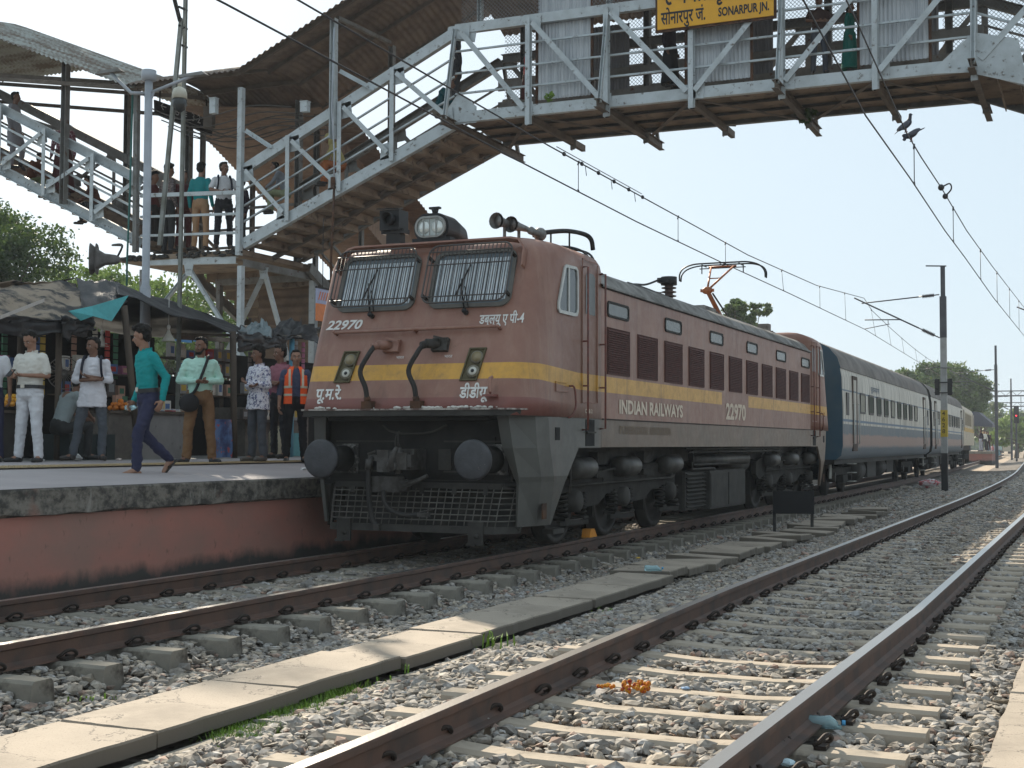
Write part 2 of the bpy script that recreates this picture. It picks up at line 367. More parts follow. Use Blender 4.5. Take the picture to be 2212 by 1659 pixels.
def slab(cx,cy,wx,wy,z,rz,tx,ty,lab,grp):
    mb=MB(); t=.085; N=10
    pts=[]
    for i in range(N): pts.append((-wx/2+wx*i/N,-wy/2+random.uniform(-.004,.008)))
    for i in range(N): pts.append((wx/2+random.uniform(-.012,.004),-wy/2+wy*i/N))
    for i in range(N): pts.append((wx/2-wx*i/N,wy/2+random.uniform(-.008,.004)))
    for i in range(N): pts.append((-wx/2+random.uniform(-.004,.012),wy/2-wy*i/N))
    ins=[(x*.985,y*.99) for x,y in pts]
    mb.loft([[(x,y,-t) for x,y in pts],[(x,y,-.012) for x,y in pts],[(x,y,0) for x,y in ins]])
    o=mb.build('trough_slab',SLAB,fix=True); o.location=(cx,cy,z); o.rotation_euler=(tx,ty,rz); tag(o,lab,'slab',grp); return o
SG='concrete slabs laid over the cable trough'
for i,(y0,y1) in enumerate([(-9.75,-8.42),(-8.41,-7.1),(-7.09,-5.8),(-5.79,-4.55),(-4.54,-3.3),(-3.29,-2.05),(-2.04,-.8),(-.79,.5)]):
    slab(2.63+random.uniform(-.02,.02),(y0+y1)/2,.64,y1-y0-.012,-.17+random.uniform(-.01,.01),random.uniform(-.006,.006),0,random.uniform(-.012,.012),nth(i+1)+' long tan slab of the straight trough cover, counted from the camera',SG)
yy=.58
for i in range(20):
    L=random.uniform(.5,.85); 
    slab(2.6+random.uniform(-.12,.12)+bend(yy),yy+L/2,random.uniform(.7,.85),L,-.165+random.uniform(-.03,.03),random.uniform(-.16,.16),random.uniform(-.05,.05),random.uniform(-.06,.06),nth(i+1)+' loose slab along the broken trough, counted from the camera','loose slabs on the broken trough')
    yy+=L+random.uniform(.03,.3)
for i,(y0,y1) in enumerate([(-9.1,-7.6),(-7.58,-5.6),(-5.58,-3.6)]):
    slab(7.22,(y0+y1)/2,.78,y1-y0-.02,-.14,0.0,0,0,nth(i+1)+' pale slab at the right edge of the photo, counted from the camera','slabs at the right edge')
mb=MB(); mb.box((3.03,-9.9,-.33),(3.12,-3.2,-.262)); o=mb.build('trough_wall',CONC); tag(o,'low concrete trough wall beside the straight slabs','kerb')
# ---------------- platform -----------------------------
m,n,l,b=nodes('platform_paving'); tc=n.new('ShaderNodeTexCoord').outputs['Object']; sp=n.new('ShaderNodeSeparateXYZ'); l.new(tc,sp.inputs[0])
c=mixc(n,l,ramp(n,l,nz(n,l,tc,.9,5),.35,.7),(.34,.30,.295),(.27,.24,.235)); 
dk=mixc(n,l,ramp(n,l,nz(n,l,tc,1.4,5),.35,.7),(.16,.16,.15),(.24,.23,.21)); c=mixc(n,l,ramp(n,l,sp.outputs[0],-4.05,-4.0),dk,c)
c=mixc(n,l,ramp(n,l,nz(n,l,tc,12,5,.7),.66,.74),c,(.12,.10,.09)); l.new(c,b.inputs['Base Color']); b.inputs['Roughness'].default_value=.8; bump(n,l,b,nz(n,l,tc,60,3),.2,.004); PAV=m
m,n,l,b=nodes('platform_coping'); tc=n.new('ShaderNodeTexCoord').outputs['Object']
c=mixc(n,l,ramp(n,l,nz(n,l,tc,4,7,.75,(1,1,1.3)),.42,.58),(.21,.185,.155),(.055,.05,.043)); c=mixc(n,l,ramp(n,l,nz(n,l,tc,7,5,.6,(1,1,.35)),.60,.72),c,(.27,.25,.22)); c=mixc(n,l,ramp(n,l,nz(n,l,tc,1.5,4),.6,.72),c,(.23,.11,.08)); l.new(c,b.inputs['Base Color']); b.inputs['Roughness'].default_value=.9; bump(n,l,b,nz(n,l,tc,14,6,.7),.9,.02); COPE=m
m,n,l,b=nodes('platform_red_wall'); tc=n.new('ShaderNodeTexCoord').outputs['Object']; sp=n.new('ShaderNodeSeparateXYZ'); l.new(tc,sp.inputs[0])
c=mixc(n,l,ramp(n,l,nz(n,l,tc,.9,5,.6,(1,1,1.6)),.38,.66),(.40,.165,.125),(.29,.16,.125)); 
gn=mth(n,l,'ADD',sp.outputs[2],mth(n,l,'MULTIPLY',nz(n,l,tc,1.3,6,.65,(1,1,.6)),.55)); c=mixc(n,l,ramp(n,l,gn,.34,.20),c,(.05,.045,.04))
c=mixc(n,l,ramp(n,l,nz(n,l,tc,9,6,.7,(1,1,.6)),.6,.76),c,(.12,.075,.06)); l.new(c,b.inputs['Base Color']); b.inputs['Roughness'].default_value=.85; bump(n,l,b,nz(n,l,tc,10,5),.4,.01); REDW=m
pe=empty('platform',(-1.68,0,0)); tag(pe,kind='structure'); pe['label']='raised platform with dark coping and red side wall'
def pl(y0,y1,fn=lambda y:0,step=4):
    ys=[y0]
    while ys[-1]+step<y1: ys.append(ys[-1]+step)
    ys.append(y1); top=MB(); cp=MB(); wl=MB()
    P=[(0,.86),(-2.2,1.0),(-3.6,1.02),(-30,1.04)]
    top.add([(x+fn(y),y,z) for y in ys for x,z in P],[(j*4+i+1,j*4+i,(j+1)*4+i,(j+1)*4+i+1) for j in range(len(ys)-1) for i in range(3)])
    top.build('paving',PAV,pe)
    # irregular coping edge
    y=y0; rs=[]
    while y<=y1+.001:
        a=random.uniform(-.008,.008); b_=random.uniform(-.018,.018); f=fn(y)
        rs.append([(f-.4,y,.855),(f-.004+a*.3,y,.857),(f+.012+a,y,.84),(f+.010+b_*.5,y,.70+b_),(f+.008,y,.62+b_*.8),(f-.04,y,.60),(f-.4,y,.6)]); y+=.22
    cp.loft(rs); cp.build('coping',COPE,pe,fix=True)
    wl.add([(fn(y)+x,y,z) for y in ys for x,z in ((-.05,.62),(-.045,.3),(-.05,-.4))],[(j*3+i,j*3+i+1,(j+1)*3+i+1,(j+1)*3+i) for j in range(len(ys)-1) for i in range(2)]); wl.build('side_wall',REDW,pe,fix=False)
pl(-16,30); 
# tactile strip
mb=MB()
TAC=M('tactile_yellow',(.44,.34,.20),(.34,.27,.17),6,.4,.7,.8,0,.1)
y=-9
while y<26:
    mb.box((-2.45,y,-.0+.0),(-1.93,y+.29,.012))
    for i in range(7):
        for j in range(4): mb.box((-2.43+.075*i,y+.02+.07*j,.012),(-2.43+.075*i+.035,y+.055+.07*j,.018))
    y+=.3
o=mb.build('tactile_strip',TAC,pe); o.location=(0,0,1.0)
# far sunlit ground
far=MB(); FARM=M('dry_dirt',(.42,.33,.25),(.30,.25,.19),.4,.4,.65,.95,0,.3)
far.add([(7.9+bend(60),60,-.34),(60,60,-.34),(80,500,-.34),(-90,500,-.34),(-16,100,-.34)],[(0,1,2,3,4)]); o=far.build('dirt_ground',FARM); tag(o,kind='structure')
# litter, weeds
def weed(x,y,z,h,nb,lab):
    mb=MB()
    for i in range(nb):
        a=random.uniform(0,6.28); L=h*random.uniform(.5,1.1); s_=random.uniform(.3,1.0); r0=random.uniform(0,.05*nb**.5)
        bx,by=x+r0*math.cos(a*3),y+r0*math.sin(a*3); ww=.006
        p=[(bx,by,z),(bx+math.cos(a)*L*s_*.35,by+math.sin(a)*L*s_*.35,z+L*.6),(bx+math.cos(a)*L*s_,by+math.sin(a)*L*s_,z+L*.75)]
        nx,ny=-math.sin(a)*ww,math.cos(a)*ww
        mb.add([(p[0][0]-nx,p[0][1]-ny,p[0][2]),(p[0][0]+nx,p[0][1]+ny,p[0][2]),(p[1][0]+nx,p[1][1]+ny,p[1][2]),(p[1][0]-nx,p[1][1]-ny,p[1][2]),p[2]],[(0,1,2,3),(3,2,4)])
    o=mb.build('grass_tuft',GRASS); tag(o,lab,'grass','green tufts along the trough edge'); return o
GRASS=M('grass_green',(.16,.27,.035),(.10,.17,.03),8,.4,.6,.7,0,0)
mb=MB()
for _ in range(3800):
    t=random.random(); q_=at(455+285*t,1610-130*t,'z',-.28); y=q_.y+random.gauss(0,.05); x=q_.x+.07+random.gauss(0,.10)+.04*math.sin(t*11)
    if random.random()>.35+.6*math.sin(t*9)**2: continue
    a=random.uniform(0,6.28); L=random.uniform(.03,.075); z=-.285; ww=.004
    nx,ny=-math.sin(a)*ww,math.cos(a)*ww; dx,dy=math.cos(a)*L*.7,math.sin(a)*L*.7
    mb.add([(x-nx,y-ny,z),(x+nx,y+ny,z),(x+dx,y+dy,z+L*.9)],[(0,1,2)])
o=mb.build('grass_patch',GRASS); tag(o,'low green grass creeping along the slab edge','grass',kind='stuff')
for (u,v,h,nb,lab) in [(860,1450,.13,14,'spiky grass tuft at the slab edge left of centre'),(1063,1400,.17,18,'tallest leafy weed beside the slab edge near the centre'),(1310,1325,.06,16,'low weed between slab and empty track'),(800,1475,.07,12,'small sprawling grass by the slab edge'),(700,1490,.06,14,'small grass tuft nearest the camera end of the slabs'),(200,1510,.05,10,'tiny tuft on the far side of the slabs')]:
    p=at(u,v,'z',-.27); weed(p.x,p.y,-.27,h,nb,lab)
p=at(1372,1490,'z',-.15); mb=MB(); GARL=M('marigold_garland',(.50,.12,.015),(.55,.28,.02),40,.4,.6,.7,0,.4,c3=(.25,.02,.03),s3=30,lo3=.55,hi3=.6)
for i in range(46):
    a=i*.33; mb.ball((p.x+.06*math.cos(a)*(1.25+.1*math.sin(i)),p.y+.07*math.sin(a)+.015*math.sin(3*i),p.z+.02+.02*math.sin(i*1.7)),random.uniform(.010,.017),7,5)
for i in range(10): mb.ball((p.x-.14-.012*i%.05+random.uniform(-.03,.03),p.y+random.uniform(-.04,.04),p.z+.01),.013,6,4)
o=mb.build('flower_garland',GARL); tag(o,'orange and red flower garland dropped on the ballast of the empty track','garland')
m,n,l,b=nodes('bottle_plastic'); b.inputs['Base Color'].default_value=(.55,.8,.85,1); b.inputs['Roughness'].default_value=.12; b.inputs['Transmission Weight'].default_value=.7; b.inputs['IOR'].default_value=1.3; BOT=m
def bottle(u,v,z,rz,lab,s_=1):
    p=at(u,v,'z',z); e=empty('plastic_bottle',(p.x,p.y,z),rz)
    mb=MB(); L=.2*s_; r=.036*s_
    mb.tube([(0,0,r),(.008,0,r),(.03,0,r),(.09,0,r*.93),(L*.7,0,r),(L*.86,0,r*.55),(L*.9,0,r*.36),(L,0,r*.36)],[r*.6,r*.95,r,r*.93,r,r*.6,r*.36,r*.36],12); mb.build('bottle_body',BOT,e)
    c=MB(); c.cyl((L+.001,0,r),(L+.02*s_,0,r),r*.4,10); c.build('cap',flat('bottle_cap',(.1,.35,.6)),e); tag(e,lab,'bottle'); e.rotation_euler=(0,0,rz)
bottle(1733,1572,-.185,R(10),'clear crushed water bottle lying against the right rail')
bottle(1392,1234,-.11,R(25),'pale plastic bottle lying on the loose slabs',.95)
mb=MB(); 
def crumple(p,s_,mat,name,lab,cat,seed=0):
    mb=MB(); rr=random.Random(seed); pts=[]
    for i in range(60):
        v=Vector((rr.gauss(0,1),rr.gauss(0,1),rr.gauss(0,1))).normalized()*rr.uniform(.5,1)
        pts.append(Vector((p.x+v.x*s_[0],p.y+v.y*s_[1],p.z+s_[2]+v.z*s_[2])))
    bm=bmesh.new()
    for q in pts: bm.verts.new(q)
    r=bmesh.ops.convex_hull(bm,input=bm.verts); 
    bmesh.ops.subdivide_edges(bm,edges=bm.edges,cuts=1)
    for v_ in bm.verts: v_.co+=Vector((rr.gauss(0,1),rr.gauss(0,1),rr.gauss(0,1)))*min(s_)*.12
    me=bpy.data.meshes.new(name); bm.to_mesh(me); bm.free(); me.materials.append(mat); o=bpy.data.objects.new(name,me); COL.objects.link(o); tag(o,lab,cat); return o
p=at(2008,1053,'z',-.25); crumple(p,(.45,.4,.16),M('pink_rags',(.45,.12,.13),(.6,.55,.55),5,.45,.55,.8),'rag_heap','heap of red and white rags beside the near signal mast','rags',3)
for i,(u,v,s_,c_,lab) in enumerate([(1378,1207,.035,(.75,.5,.1),'small yellow wrapper on the ballast by the sleeper ends'),(2065,1203,.06,(.75,.75,.72),'white paper scrap between the far sleepers of the empty track'),(1446,1324,.03,(.8,.82,.85),'small white scrap beside the left rail of the empty track'),(1975,1190,.05,(.7,.72,.7),'pale plastic scrap lying on the distant sleepers'),(1700,1655,.05,(.6,.75,.8),'bluish plastic strip at the bottom edge of the photo'),(1480,1490,.03,(.35,.5,.7),'tiny blue scrap on a sleeper')]):
    p=at(u,v,'z',-.19); crumple(p,(s_,s_*.7,s_*.35),flat('scrap_%d'%i,c_),'litter_scrap',lab,'litter',i+10)
# orange wheel block
p=Vector((1.02,3.2,0)); mb=MB(); mb.prism([(.80,3.25,.005),(.80,3.55,.005),(.80,3.45,.12),(.80,3.3,.12)],(.12,0,0)); o=mb.build('wheel_chock',flat('orange_paint',(.75,.3,.05))); tag(o,'small orange wheel chock on the rail under the locomotive','chock')
# low black board
e=empty('low_signboard',(2.32,9.8,-.3)); 
mb=MB(); mb.box((-.36,-.02,.36),(.36,.02,.76)); mb.build('board',flat('board_black',(.012,.012,.013),.6),e)
for s_ in (-1,1):
    mb=MB(); mb.box((s_*.33-.025,.021,-.05),(s_*.33+.025,.06,.78)); mb.build('post',DARK,e)
e.rotation_euler=(0,0,R(20)); tag(e,'low black signboard on two short posts beside the train track','sign')
# ================= locomotive =================
def body_mat(name,side):
    m,n,l,b=nodes(name); tc=n.new('ShaderNodeTexCoord').outputs['Object']; sp=n.new('ShaderNodeSeparateXYZ'); l.new(tc,sp.inputs[0]); y=sp.outputs[1]; z=sp.outputs[2]
    big=nz(n,l,tc,1.1,6,.65); fine=nz(n,l,tc,9,5,.65); streak=nz(n,l,tc,7,5,.6,(1,1,.12))
    c=mixc(n,l,ramp(n,l,big,.36,.66),(.210,.093,.064),(.285,.145,.102))
    c=mixc(n,l,mth(n,l,'MULTIPLY',ramp(n,l,streak,.5,.72),.35),c,(.36,.235,.17))
    # below-stripe band and bottom grey
    zf=mth(n,l,'SUBTRACT',z,mth(n,l,'MULTIPLY',ramp(n,l,y,1.3,.1),.07))
    low=mth(n,l,'LESS_THAN',zf,1.74); c=mixc(n,l,mth(n,l,'MULTIPLY',low,ramp(n,l,y,1.2,.4)),c,(.20,.07,.055))
    g=mixc(n,l,ramp(n,l,y,2.0,2.2),mixc(n,l,ramp(n,l,big,.35,.65),(.088,.086,.076),(.06,.058,.052)),mixc(n,l,ramp(n,l,big,.35,.65),(.155,.098,.064),(.115,.082,.057))); 
    lim=1.605; c=mixc(n,l,mth(n,l,'LESS_THAN',z,lim),c,g)
    # yellow stripe
    up=mth(n,l,'LESS_THAN',zf,mth(n,l,'SUBTRACT',2.155,mth(n,l,'MULTIPLY',ramp(n,l,y,1.3,.1),.02))); dn=mth(n,l,'GREATER_THAN',zf,1.95); gap=mth(n,l,'MULTIPLY',mth(n,l,'GREATER_THAN',y,8.04),mth(n,l,'LESS_THAN',y,9.88))
    st=mth(n,l,'MULTIPLY',mth(n,l,'MULTIPLY',up,dn),mth(n,l,'SUBTRACT',1,gap))
    yc=mixc(n,l,ramp(n,l,fine,.4,.75),(.60,.315,.045),(.43,.235,.055)); c=mixc(n,l,st,c,yc)
    c=mixc(n,l,mth(n,l,'MULTIPLY',ramp(n,l,fine,.62,.78),.35),c,(.09,.06,.05)); dst=nz(n,l,tc,4.3,6,.65,(1,1,.10)); c=mixc(n,l,mth(n,l,'MULTIPLY',ramp(n,l,dst,.56,.72),.45),c,(.10,.06,.045)); sm=mth(n,l,'LESS_THAN',mth(n,l,'FRACT',mth(n,l,'DIVIDE',mth(n,l,'ADD',y,.12),1.22)),.008); c=mixc(n,l,mth(n,l,'MULTIPLY',mth(n,l,'MULTIPLY',sm,mth(n,l,'GREATER_THAN',y,2.1)),.5),c,(.07,.04,.03))
    l.new(c,b.inputs['Base Color']); b.inputs['Roughness'].default_value=.42; l.new(ramp(n,l,fine,.0,1.6),b.inputs['Roughness'])
    rr=mth(n,l,'MULTIPLY_ADD',fine,.35,.30); l.new(rr,b.inputs['Roughness'])
    bump(n,l,b,nz(n,l,tc,1.6,3),.25,.03); return m
LB=body_mat('loco_maroon',1)
LROOF=M('loco_roof_grey',(.26,.25,.235),(.12,.115,.105),2.2,.38,.62,.8,0,.4,c3=(.34,.33,.31),s3=6,lo3=.6,hi3=.74)
GRY=M('underframe_grey',(.06,.056,.05),(.035,.032,.029),3,.4,.65,.75,.1,.4)
LOUV=M('louvre_maroon',(.105,.042,.036),(.075,.035,.03),14,.4,.6,.7,0,.3)
LETW=flat('lettering_white',(.72,.70,.66),.6); LETS=flat('lettering_faded',(.72,.60,.48),.7)
GLS=bpy.data.materials.new('dark_glass'); GLS.use_nodes=True; b=GLS.node_tree.nodes['Principled BSDF']; b.inputs['Base Color'].default_value=(.03,.04,.045,1); b.inputs['Roughness'].default_value=.08
REFL=M('reflection_stripe',(.80,.84,.86),(.55,.62,.66),5,.3,.7,.8)  # pale stripes standing in for reflections on the windscreen glass
CHROME=flat('bright_frame',(.50,.50,.47),.4,.4)
LO=empty('electric_locomotive',(0,0,0)); tag(LO,'maroon electric locomotive with a yellow stripe heading the train, 22970 on its nose','locomotive')
SL=.36
def fy(z): return -.42+(z-1.67)*SL
FN=Vector((0,-1,SL)).normalized(); FU=Vector((0,SL,1)).normalized()
def FP(x,z,o=0): return Vector((x,fy(z),z))+FN*o
def ring(z,ins,dy=0):
    W=1.5-ins; yf=fy(z)+ins*.9+dy; cx=.24; cy=.62; pts=[(-W,2.12-ins*.3,z),(-W,yf+cy,z)]
    for k in range(1,8):
        a=math.pi/2*k/8; pts.append((-W+cx*(1-math.cos(a)),yf+cy*(1-math.sin(a)),z))
    pts.append((-W+cx,yf,z)); pts+= [(-x,y,z_) for x,y,z_ in pts[::-1]]; return pts
def mirror(pts): return [(x,17.6-y,z) for x,y,z in pts]
lv=[(1.60,0),(1.8,0),(2.2,0),(2.7,0),(3.2,0),(3.46,.0),(3.56,.02),(3.64,.07),(3.70,.16),(3.745,.30),(3.77,.5)]
for mir in (0,1):
    mb=MB(); mb.smooth=True
    rg=[ring(z,i) for z,i in lv]
    mb.loft([mirror(r) for r in rg] if mir else rg)
    mb.build('cab_shell',LB,LO,fix=True)
mb=MB(); mb.smooth=False
for s_ in (-1,1):
    mb.prism([(s_*1.5,2.121,1.245),(s_*1.5,15.479,1.245),(s_*1.5,15.479,3.30),(s_*1.5,2.121,3.30)],(-s_*.05,0,0))
mb.build('body_side',LB,LO,fix=True)
# lower cab sides / cheeks
for mir in (0,1):
  for s_ in (-1,1):
    mb=MB(); mb.smooth=False
    L=[(1.599,2.12,1.27,-.28,1.12),(1.24,2.11,1.30,-.22,1.16),(1.239,1.32,1.30,-.22,1.165),(.91,.96,1.32,-.10,1.25),(.84,.90,1.31,-.07,1.27),(.34,.60,1.27,-.02,1.24)]
    rings=[]
    for z,yr,xf,yf_,xi in L:
        w_=1.5 if z>.9 else 1.5-(.91-z)*.16
        o=[(s_*xi,yf_+.02,z),(s_*xf,yf_,z),(s_*(w_-.05),yf_+.35,z),(s_*w_,yf_+.62,z),(s_*w_,max(yr,yf_+.66),z)]
        i=[(s_*(w_-.04),max(yr,yf_+.66),z),(s_*(w_-.04),yf_+.62,z),(s_*(w_-.09),yf_+.38,z),(s_*(xf-.04),yf_+.04,z),(s_*xi,yf_+.05,z)]
        rr=o+i; rings.append(mirror(rr) if mir else rr)
    mb.loft(rings); mb.build('cab_skirt',LB,LO,fix=True)
# roof of the machine compartment
mb=MB(); mb.smooth=True
prof_=[(1.53,3.30),(1.53,3.325),(1.47,3.36),(1.38,3.47),(1.22,3.57),(.95,3.63),(.5,3.66),(0,3.67)]; prof_+= [(-x,z) for x,z in prof_[::-1][1:]]
mb.loft([[(x,y,z) for x,z in prof_] for y in (2.10,6,9.0,12,15.49)],closed=False,cap=False)
mb.smooth=False
for y in (5.4,8.9,12.3): mb.loft([[(x*1.006,yy,z+.018) for x,z in prof_] for yy in (y-.03,y+.03)],closed=False,cap=False)
mb.build('roof',LROOF,LO)
mb=MB(); 
for s_ in (-1,1): mb.box((s_*1.502,2.14,1.595),(s_*1.508,15.47,1.612)); mb.box((s_*1.502,2.14,3.285),(s_*1.512,15.47,3.30))
mb.build('side_groove',flat('groove_dark',(.03,.02,.018)),LO)
# louvres and upper windows
ly=[(2.34,3.21),(3.58,4.45),(4.82,5.69),(6.07,6.91),(7.29,8.13),(8.51,9.37),(9.73,10.56),(10.94,11.75),(12.12,12.97),(13.35,14.16),(14.52,15.36)]
for y0,y1 in ly:
    mb=MB(); mb.box((1.501,y0,2.205),(1.507,y1,2.79))
    z=2.23
    while z<2.77: mb.prism([(1.507,y0+.02,z),(1.522,y0+.02,z),(1.507,y0+.02,z+.022)],(0,y1-y0-.04,0)); z+=.029
    for a,b_ in (((y0-.012,2.19),(y1+.012,2.204)),((y0-.012,2.791),(y1+.012,2.80)),((y0-.012,2.204),(y0,2.791)),((y1,2.204),(y1+.012,2.791))): mb.box((1.501,a[0],a[1]),(1.513,b_[0],b_[1]))
    mb.build('filter_louvre',LOUV,LO)
def rrect(x0,x1,z0,z1,r,k=4):
    p=[]
    for cx,cz,a0 in ((x1-r,z1-r,0),(x0+r,z1-r,90),(x0+r,z0+r,180),(x1-r,z0+r,270)):
        for i in range(k+1):
            a=R(a0+90*i/k); p.append((cx+r*math.cos(a),cz+r*math.sin(a)))
    return p
PGL=flat('dusty_glass',(.085,.095,.09),.25)
for y0,y1 in [(2.33,3.19),(4.82,5.66),(7.27,8.10),(9.74,10.55),(12.13,12.99),(14.52,15.37)]:
    o=rrect(y0,y1,2.935,3.145,.06); i=rrect(y0+.035,y1-.035,2.965,3.115,.045)
    mb=MB(); mb.loft([[(1.501,a,c) for a,c in o],[(1.516,a,c) for a,c in o],[(1.516,a,c) for a,c in i],[(1.504,a,c) for a,c in i]],cap=False)
    fr=mb.build('top_window',flat('rubber',(.03,.03,.028)),LO); mb=MB(); mb.add([(1.506,a,c) for a,c in i],[tuple(range(len(i)))]); mb.build('pane',PGL,fr)
# windscreens
def onface(pts,o): return [FP(x,z,o) for x,z in pts]
for s_ in (-1,1):
    x0,x1=(.09,1.16) if s_>0 else (-1.16,-.09)
    O=rrect(x0,x1,2.86,3.56,.13,6); I=rrect(x0+.045,x1-.045,2.905,3.52,.10,6)
    mb=MB(); mb.loft([onface(O,.002),onface(O,.03),onface(I,.03),onface(I,-.02)],cap=False)
    wf=mb.build('windscreen_frame',flat('windscreen_rubber',(.16,.155,.14)),LO)
    mb=MB(); mb.add(onface(I,.006),[tuple(range(len(I)))]); mb.build('pane',flat('screen_glass',(.13,.16,.18),.12),wf)  # grey-blue base colour carries the reflected sky
    mb=MB(); N=30
    # pale ridges over the pane: the guard's reflection put into colour and shape
    xa,xb=x0+.065,x1-.065
    for k in range(N):
        a=xa+(xb-xa)*k/N; c=xa+(xb-xa)*(k+.66)/N
        zt=3.46; zb=2.945
        mb.add([FP(a,zb,.009),FP((a+c)/2,zb,.016),FP(c,zb,.009),FP(a,zt,.009),FP((a+c)/2,zt,.016),FP(c,zt,.009)],[(0,1,4,3),(1,2,5,4)])
    mb.build('guard_reflection',REFL,wf)
    # guard cage
    mb=MB(); gx0,gx1=x0-.03,x1-.02; gz0,gz1=2.88,3.585; off=.13
    gr_=rrect(gx0,gx1,gz0,gz1,.12,5); mb.tube([FP(x,z,off) for x,z in gr_+gr_[:2]],.012,6)
    k=21
    for i in range(1,k):
        x=gx0+(gx1-gx0)*i/k; dz=.03 if i in (1,k-1) else .0; mb.tube([FP(x,gz0+dz,off),FP(x,gz1-dz,off)],.0065,5)
    for z in (2.95,3.34,3.50): mb.tube([FP(gx0,z,off+.012),FP(gx1,z,off+.012)],.008,5)
    mb.build('window_guard',flat('guard_steel',(.085,.075,.07),.5,.3),wf)
    mb=MB()
    for x in (gx0,gx1):
        for z in (2.98,3.45): mb.bar(FP(x,z,.0),FP(x,z,off),.03,.03)
    loose(mb.build('guard_bracket',GRY,wf))
    # wiper
    mb=MB(); xc=(x0+x1)/2-.06
    mb.tube([FP(xc+.05,2.80,.0),FP(xc+.05,2.80,.08)],.03,8); mb.tube([FP(xc+.05,2.80,.06),FP(xc-.03,3.05,.06),FP(xc-.06,3.2,.045)],.010,5); mb.bar(FP(xc-.12,3.0,.035),FP(xc+.02,3.38,.035),.016,.016); mb.tube([FP(xc+.09,2.84,.06),FP(xc-.0,3.1,.06)],.007,5)
    mb.build('wiper',BLK,LO)
# brow over windscreens
mb=MB(); pp=[(-1.2,3.34),(-1.19,3.52),(-1.10,3.62),(-1.0,3.645),(1.06,3.645),(1.17,3.62),(1.25,3.52),(1.26,3.30)]
mb.loft([[FP(x,z,0),FP(x,z,.10),FP(x*1.012,z+.022,.10),FP(x*1.012,z+.022,0)] for x,z in pp]); mb.build('rain_brow',LB,LO,fix=True)
# grab bar on the nose
mb=MB(); mb.tube([FP(-1.08,2.585,.07),FP(0,2.595,.07),FP(1.08,2.60,.07)],.02,8)
for x in (-1.08,0,1.08): mb.cyl(FP(x,2.595,0),FP(x,2.595,.09),.02,8)
mb.build('nose_handrail',LB,LO)
# marker lights
LAMPW=flat('lamp_lens',(.62,.60,.52),.15); 
for xx in (-.82,.84):
    p=[(xx-.10,2.375),(xx+.11,2.375),(xx+.03,1.995),(xx-.18,1.995)]
    p=[(xx-.10,2.375),(xx+.115,2.375),(xx+.05,1.995),(xx-.165,1.995)]
    mb=MB(); pi=[(xx-.085,2.36),(xx+.095,2.36),(xx+.035,2.01),(xx-.145,2.01)]
    mb.loft([onface(p,.001),onface(p,.022),onface(pi,.022),onface(pi,-.03)],cap=False); mb.add(onface(pi,.004),[(0,1,2,3)])
    h=mb.build('marker_housing',flat('marker_dark',(.10,.085,.045),.6),LO)
    for zz,mt,r in ((2.265,flat('amber_lens',(.25,.20,.11),.2),.062),(2.10,LAMPW,.05)):
        mb=MB(); c=Vector((xx+.0+(zz-2.18)*.12,0,zz)); 
        mb.tube([FP(c.x,zz,.005),FP(c.x,zz,.03)],[.08,.075],18); h2=mb.build('lamp_ring',flat('lamp_ring',(.20,.18,.13),.5,.3),h)
        mb=MB(); mb.tube([FP(c.x,zz,.031),FP(c.x,zz,.034)],r,18); mb.build('lens',mt,h)
        if mt is LAMPW: mb=MB(); mb.tube([FP(c.x,zz,.035),FP(c.x,zz,.038)],.022,12); mb.build('bulb',BLK,h)
# jumper cables
for i,(sx_,ex) in enumerate(((-.29,-.44),(.345,.20))):
    mb=MB(); c=FP(sx_,2.40,0)
    mb.hexa([FP(sx_-.08,2.34,0),FP(sx_+.12,2.34,0),FP(sx_+.12,2.34,.06),FP(sx_-.08,2.34,.06),FP(sx_-.08,2.49,0),FP(sx_+.12,2.49,0),FP(sx_+.12,2.49,.06),FP(sx_-.08,2.49,.06)])
    mb.cyl(FP(sx_,2.42,.05),FP(sx_-.10,2.38,.16),.055,12); mb.cyl(FP(sx_-.08,2.39,.14),FP(sx_-.13,2.34,.2),.045,12); mb.bar(FP(sx_-.05,2.49,.1),FP(sx_+.14,2.44,.12),.02,.02)
    j=mb.build('jumper_socket',LB if i==0 else GRY,LO,fix=True)
    mb=MB(); mb.tube(smoothpath([FP(sx_-.12,2.35,.19),FP(sx_-.16,2.24,.22),FP(sx_-.24,2.05,.2),FP(ex-.02,1.88,.13),FP(ex,1.74,.07)],6),.029,10); mb.build('jumper_cable',flat('cable_black',(.035,.032,.03),.6),LO)
    mb=MB(); mb.box((ex-.06,fy(1.7)-.09,1.685),(ex+.07,fy(1.7)+.02,1.77)); mb.cyl((ex,fy(1.75)-.06,1.77),(ex-.01,fy(1.8)-.08,1.82),.04,10); mb.build('cable_plug',RUST,LO)
# ledge
CHIP=M('chipped_ledge',(.42,.38,.34),(.12,.08,.07),9,.42,.56,.8,0,.6)
mb=MB(); led=[(-1.46,-.10),(-1.44,-.30),(-1.34,-.46),(-1.2,-.50),(1.2,-.50),(1.34,-.46),(1.44,-.30),(1.46,-.10)]
mb.prism([(x,y,1.665) for x,y in led],(0,0,.018)); mb.build('nose_ledge',CHIP,LO,fix=True)
mb=MB()
for i in range(90):
    x=random.uniform(-1.15,1.2); x=x if random.random()<.3 else random.uniform(-.1,1.2); s_=random.uniform(.008,.022); mb.ball((x,-.435+random.uniform(-.03,.005),1.69+random.uniform(0,.012)),(s_*1.6,s_*.6,s_*.8),6,4)
mb.build('peeling_sealant',flat('sealant',(.60,.57,.52),.9),LO)
mb=MB(); mb.prism([(x*.985,y+.015,1.60) for x,y in led],(0,0,.064)); mb.build('ledge_edge',GRY,LO,fix=True)
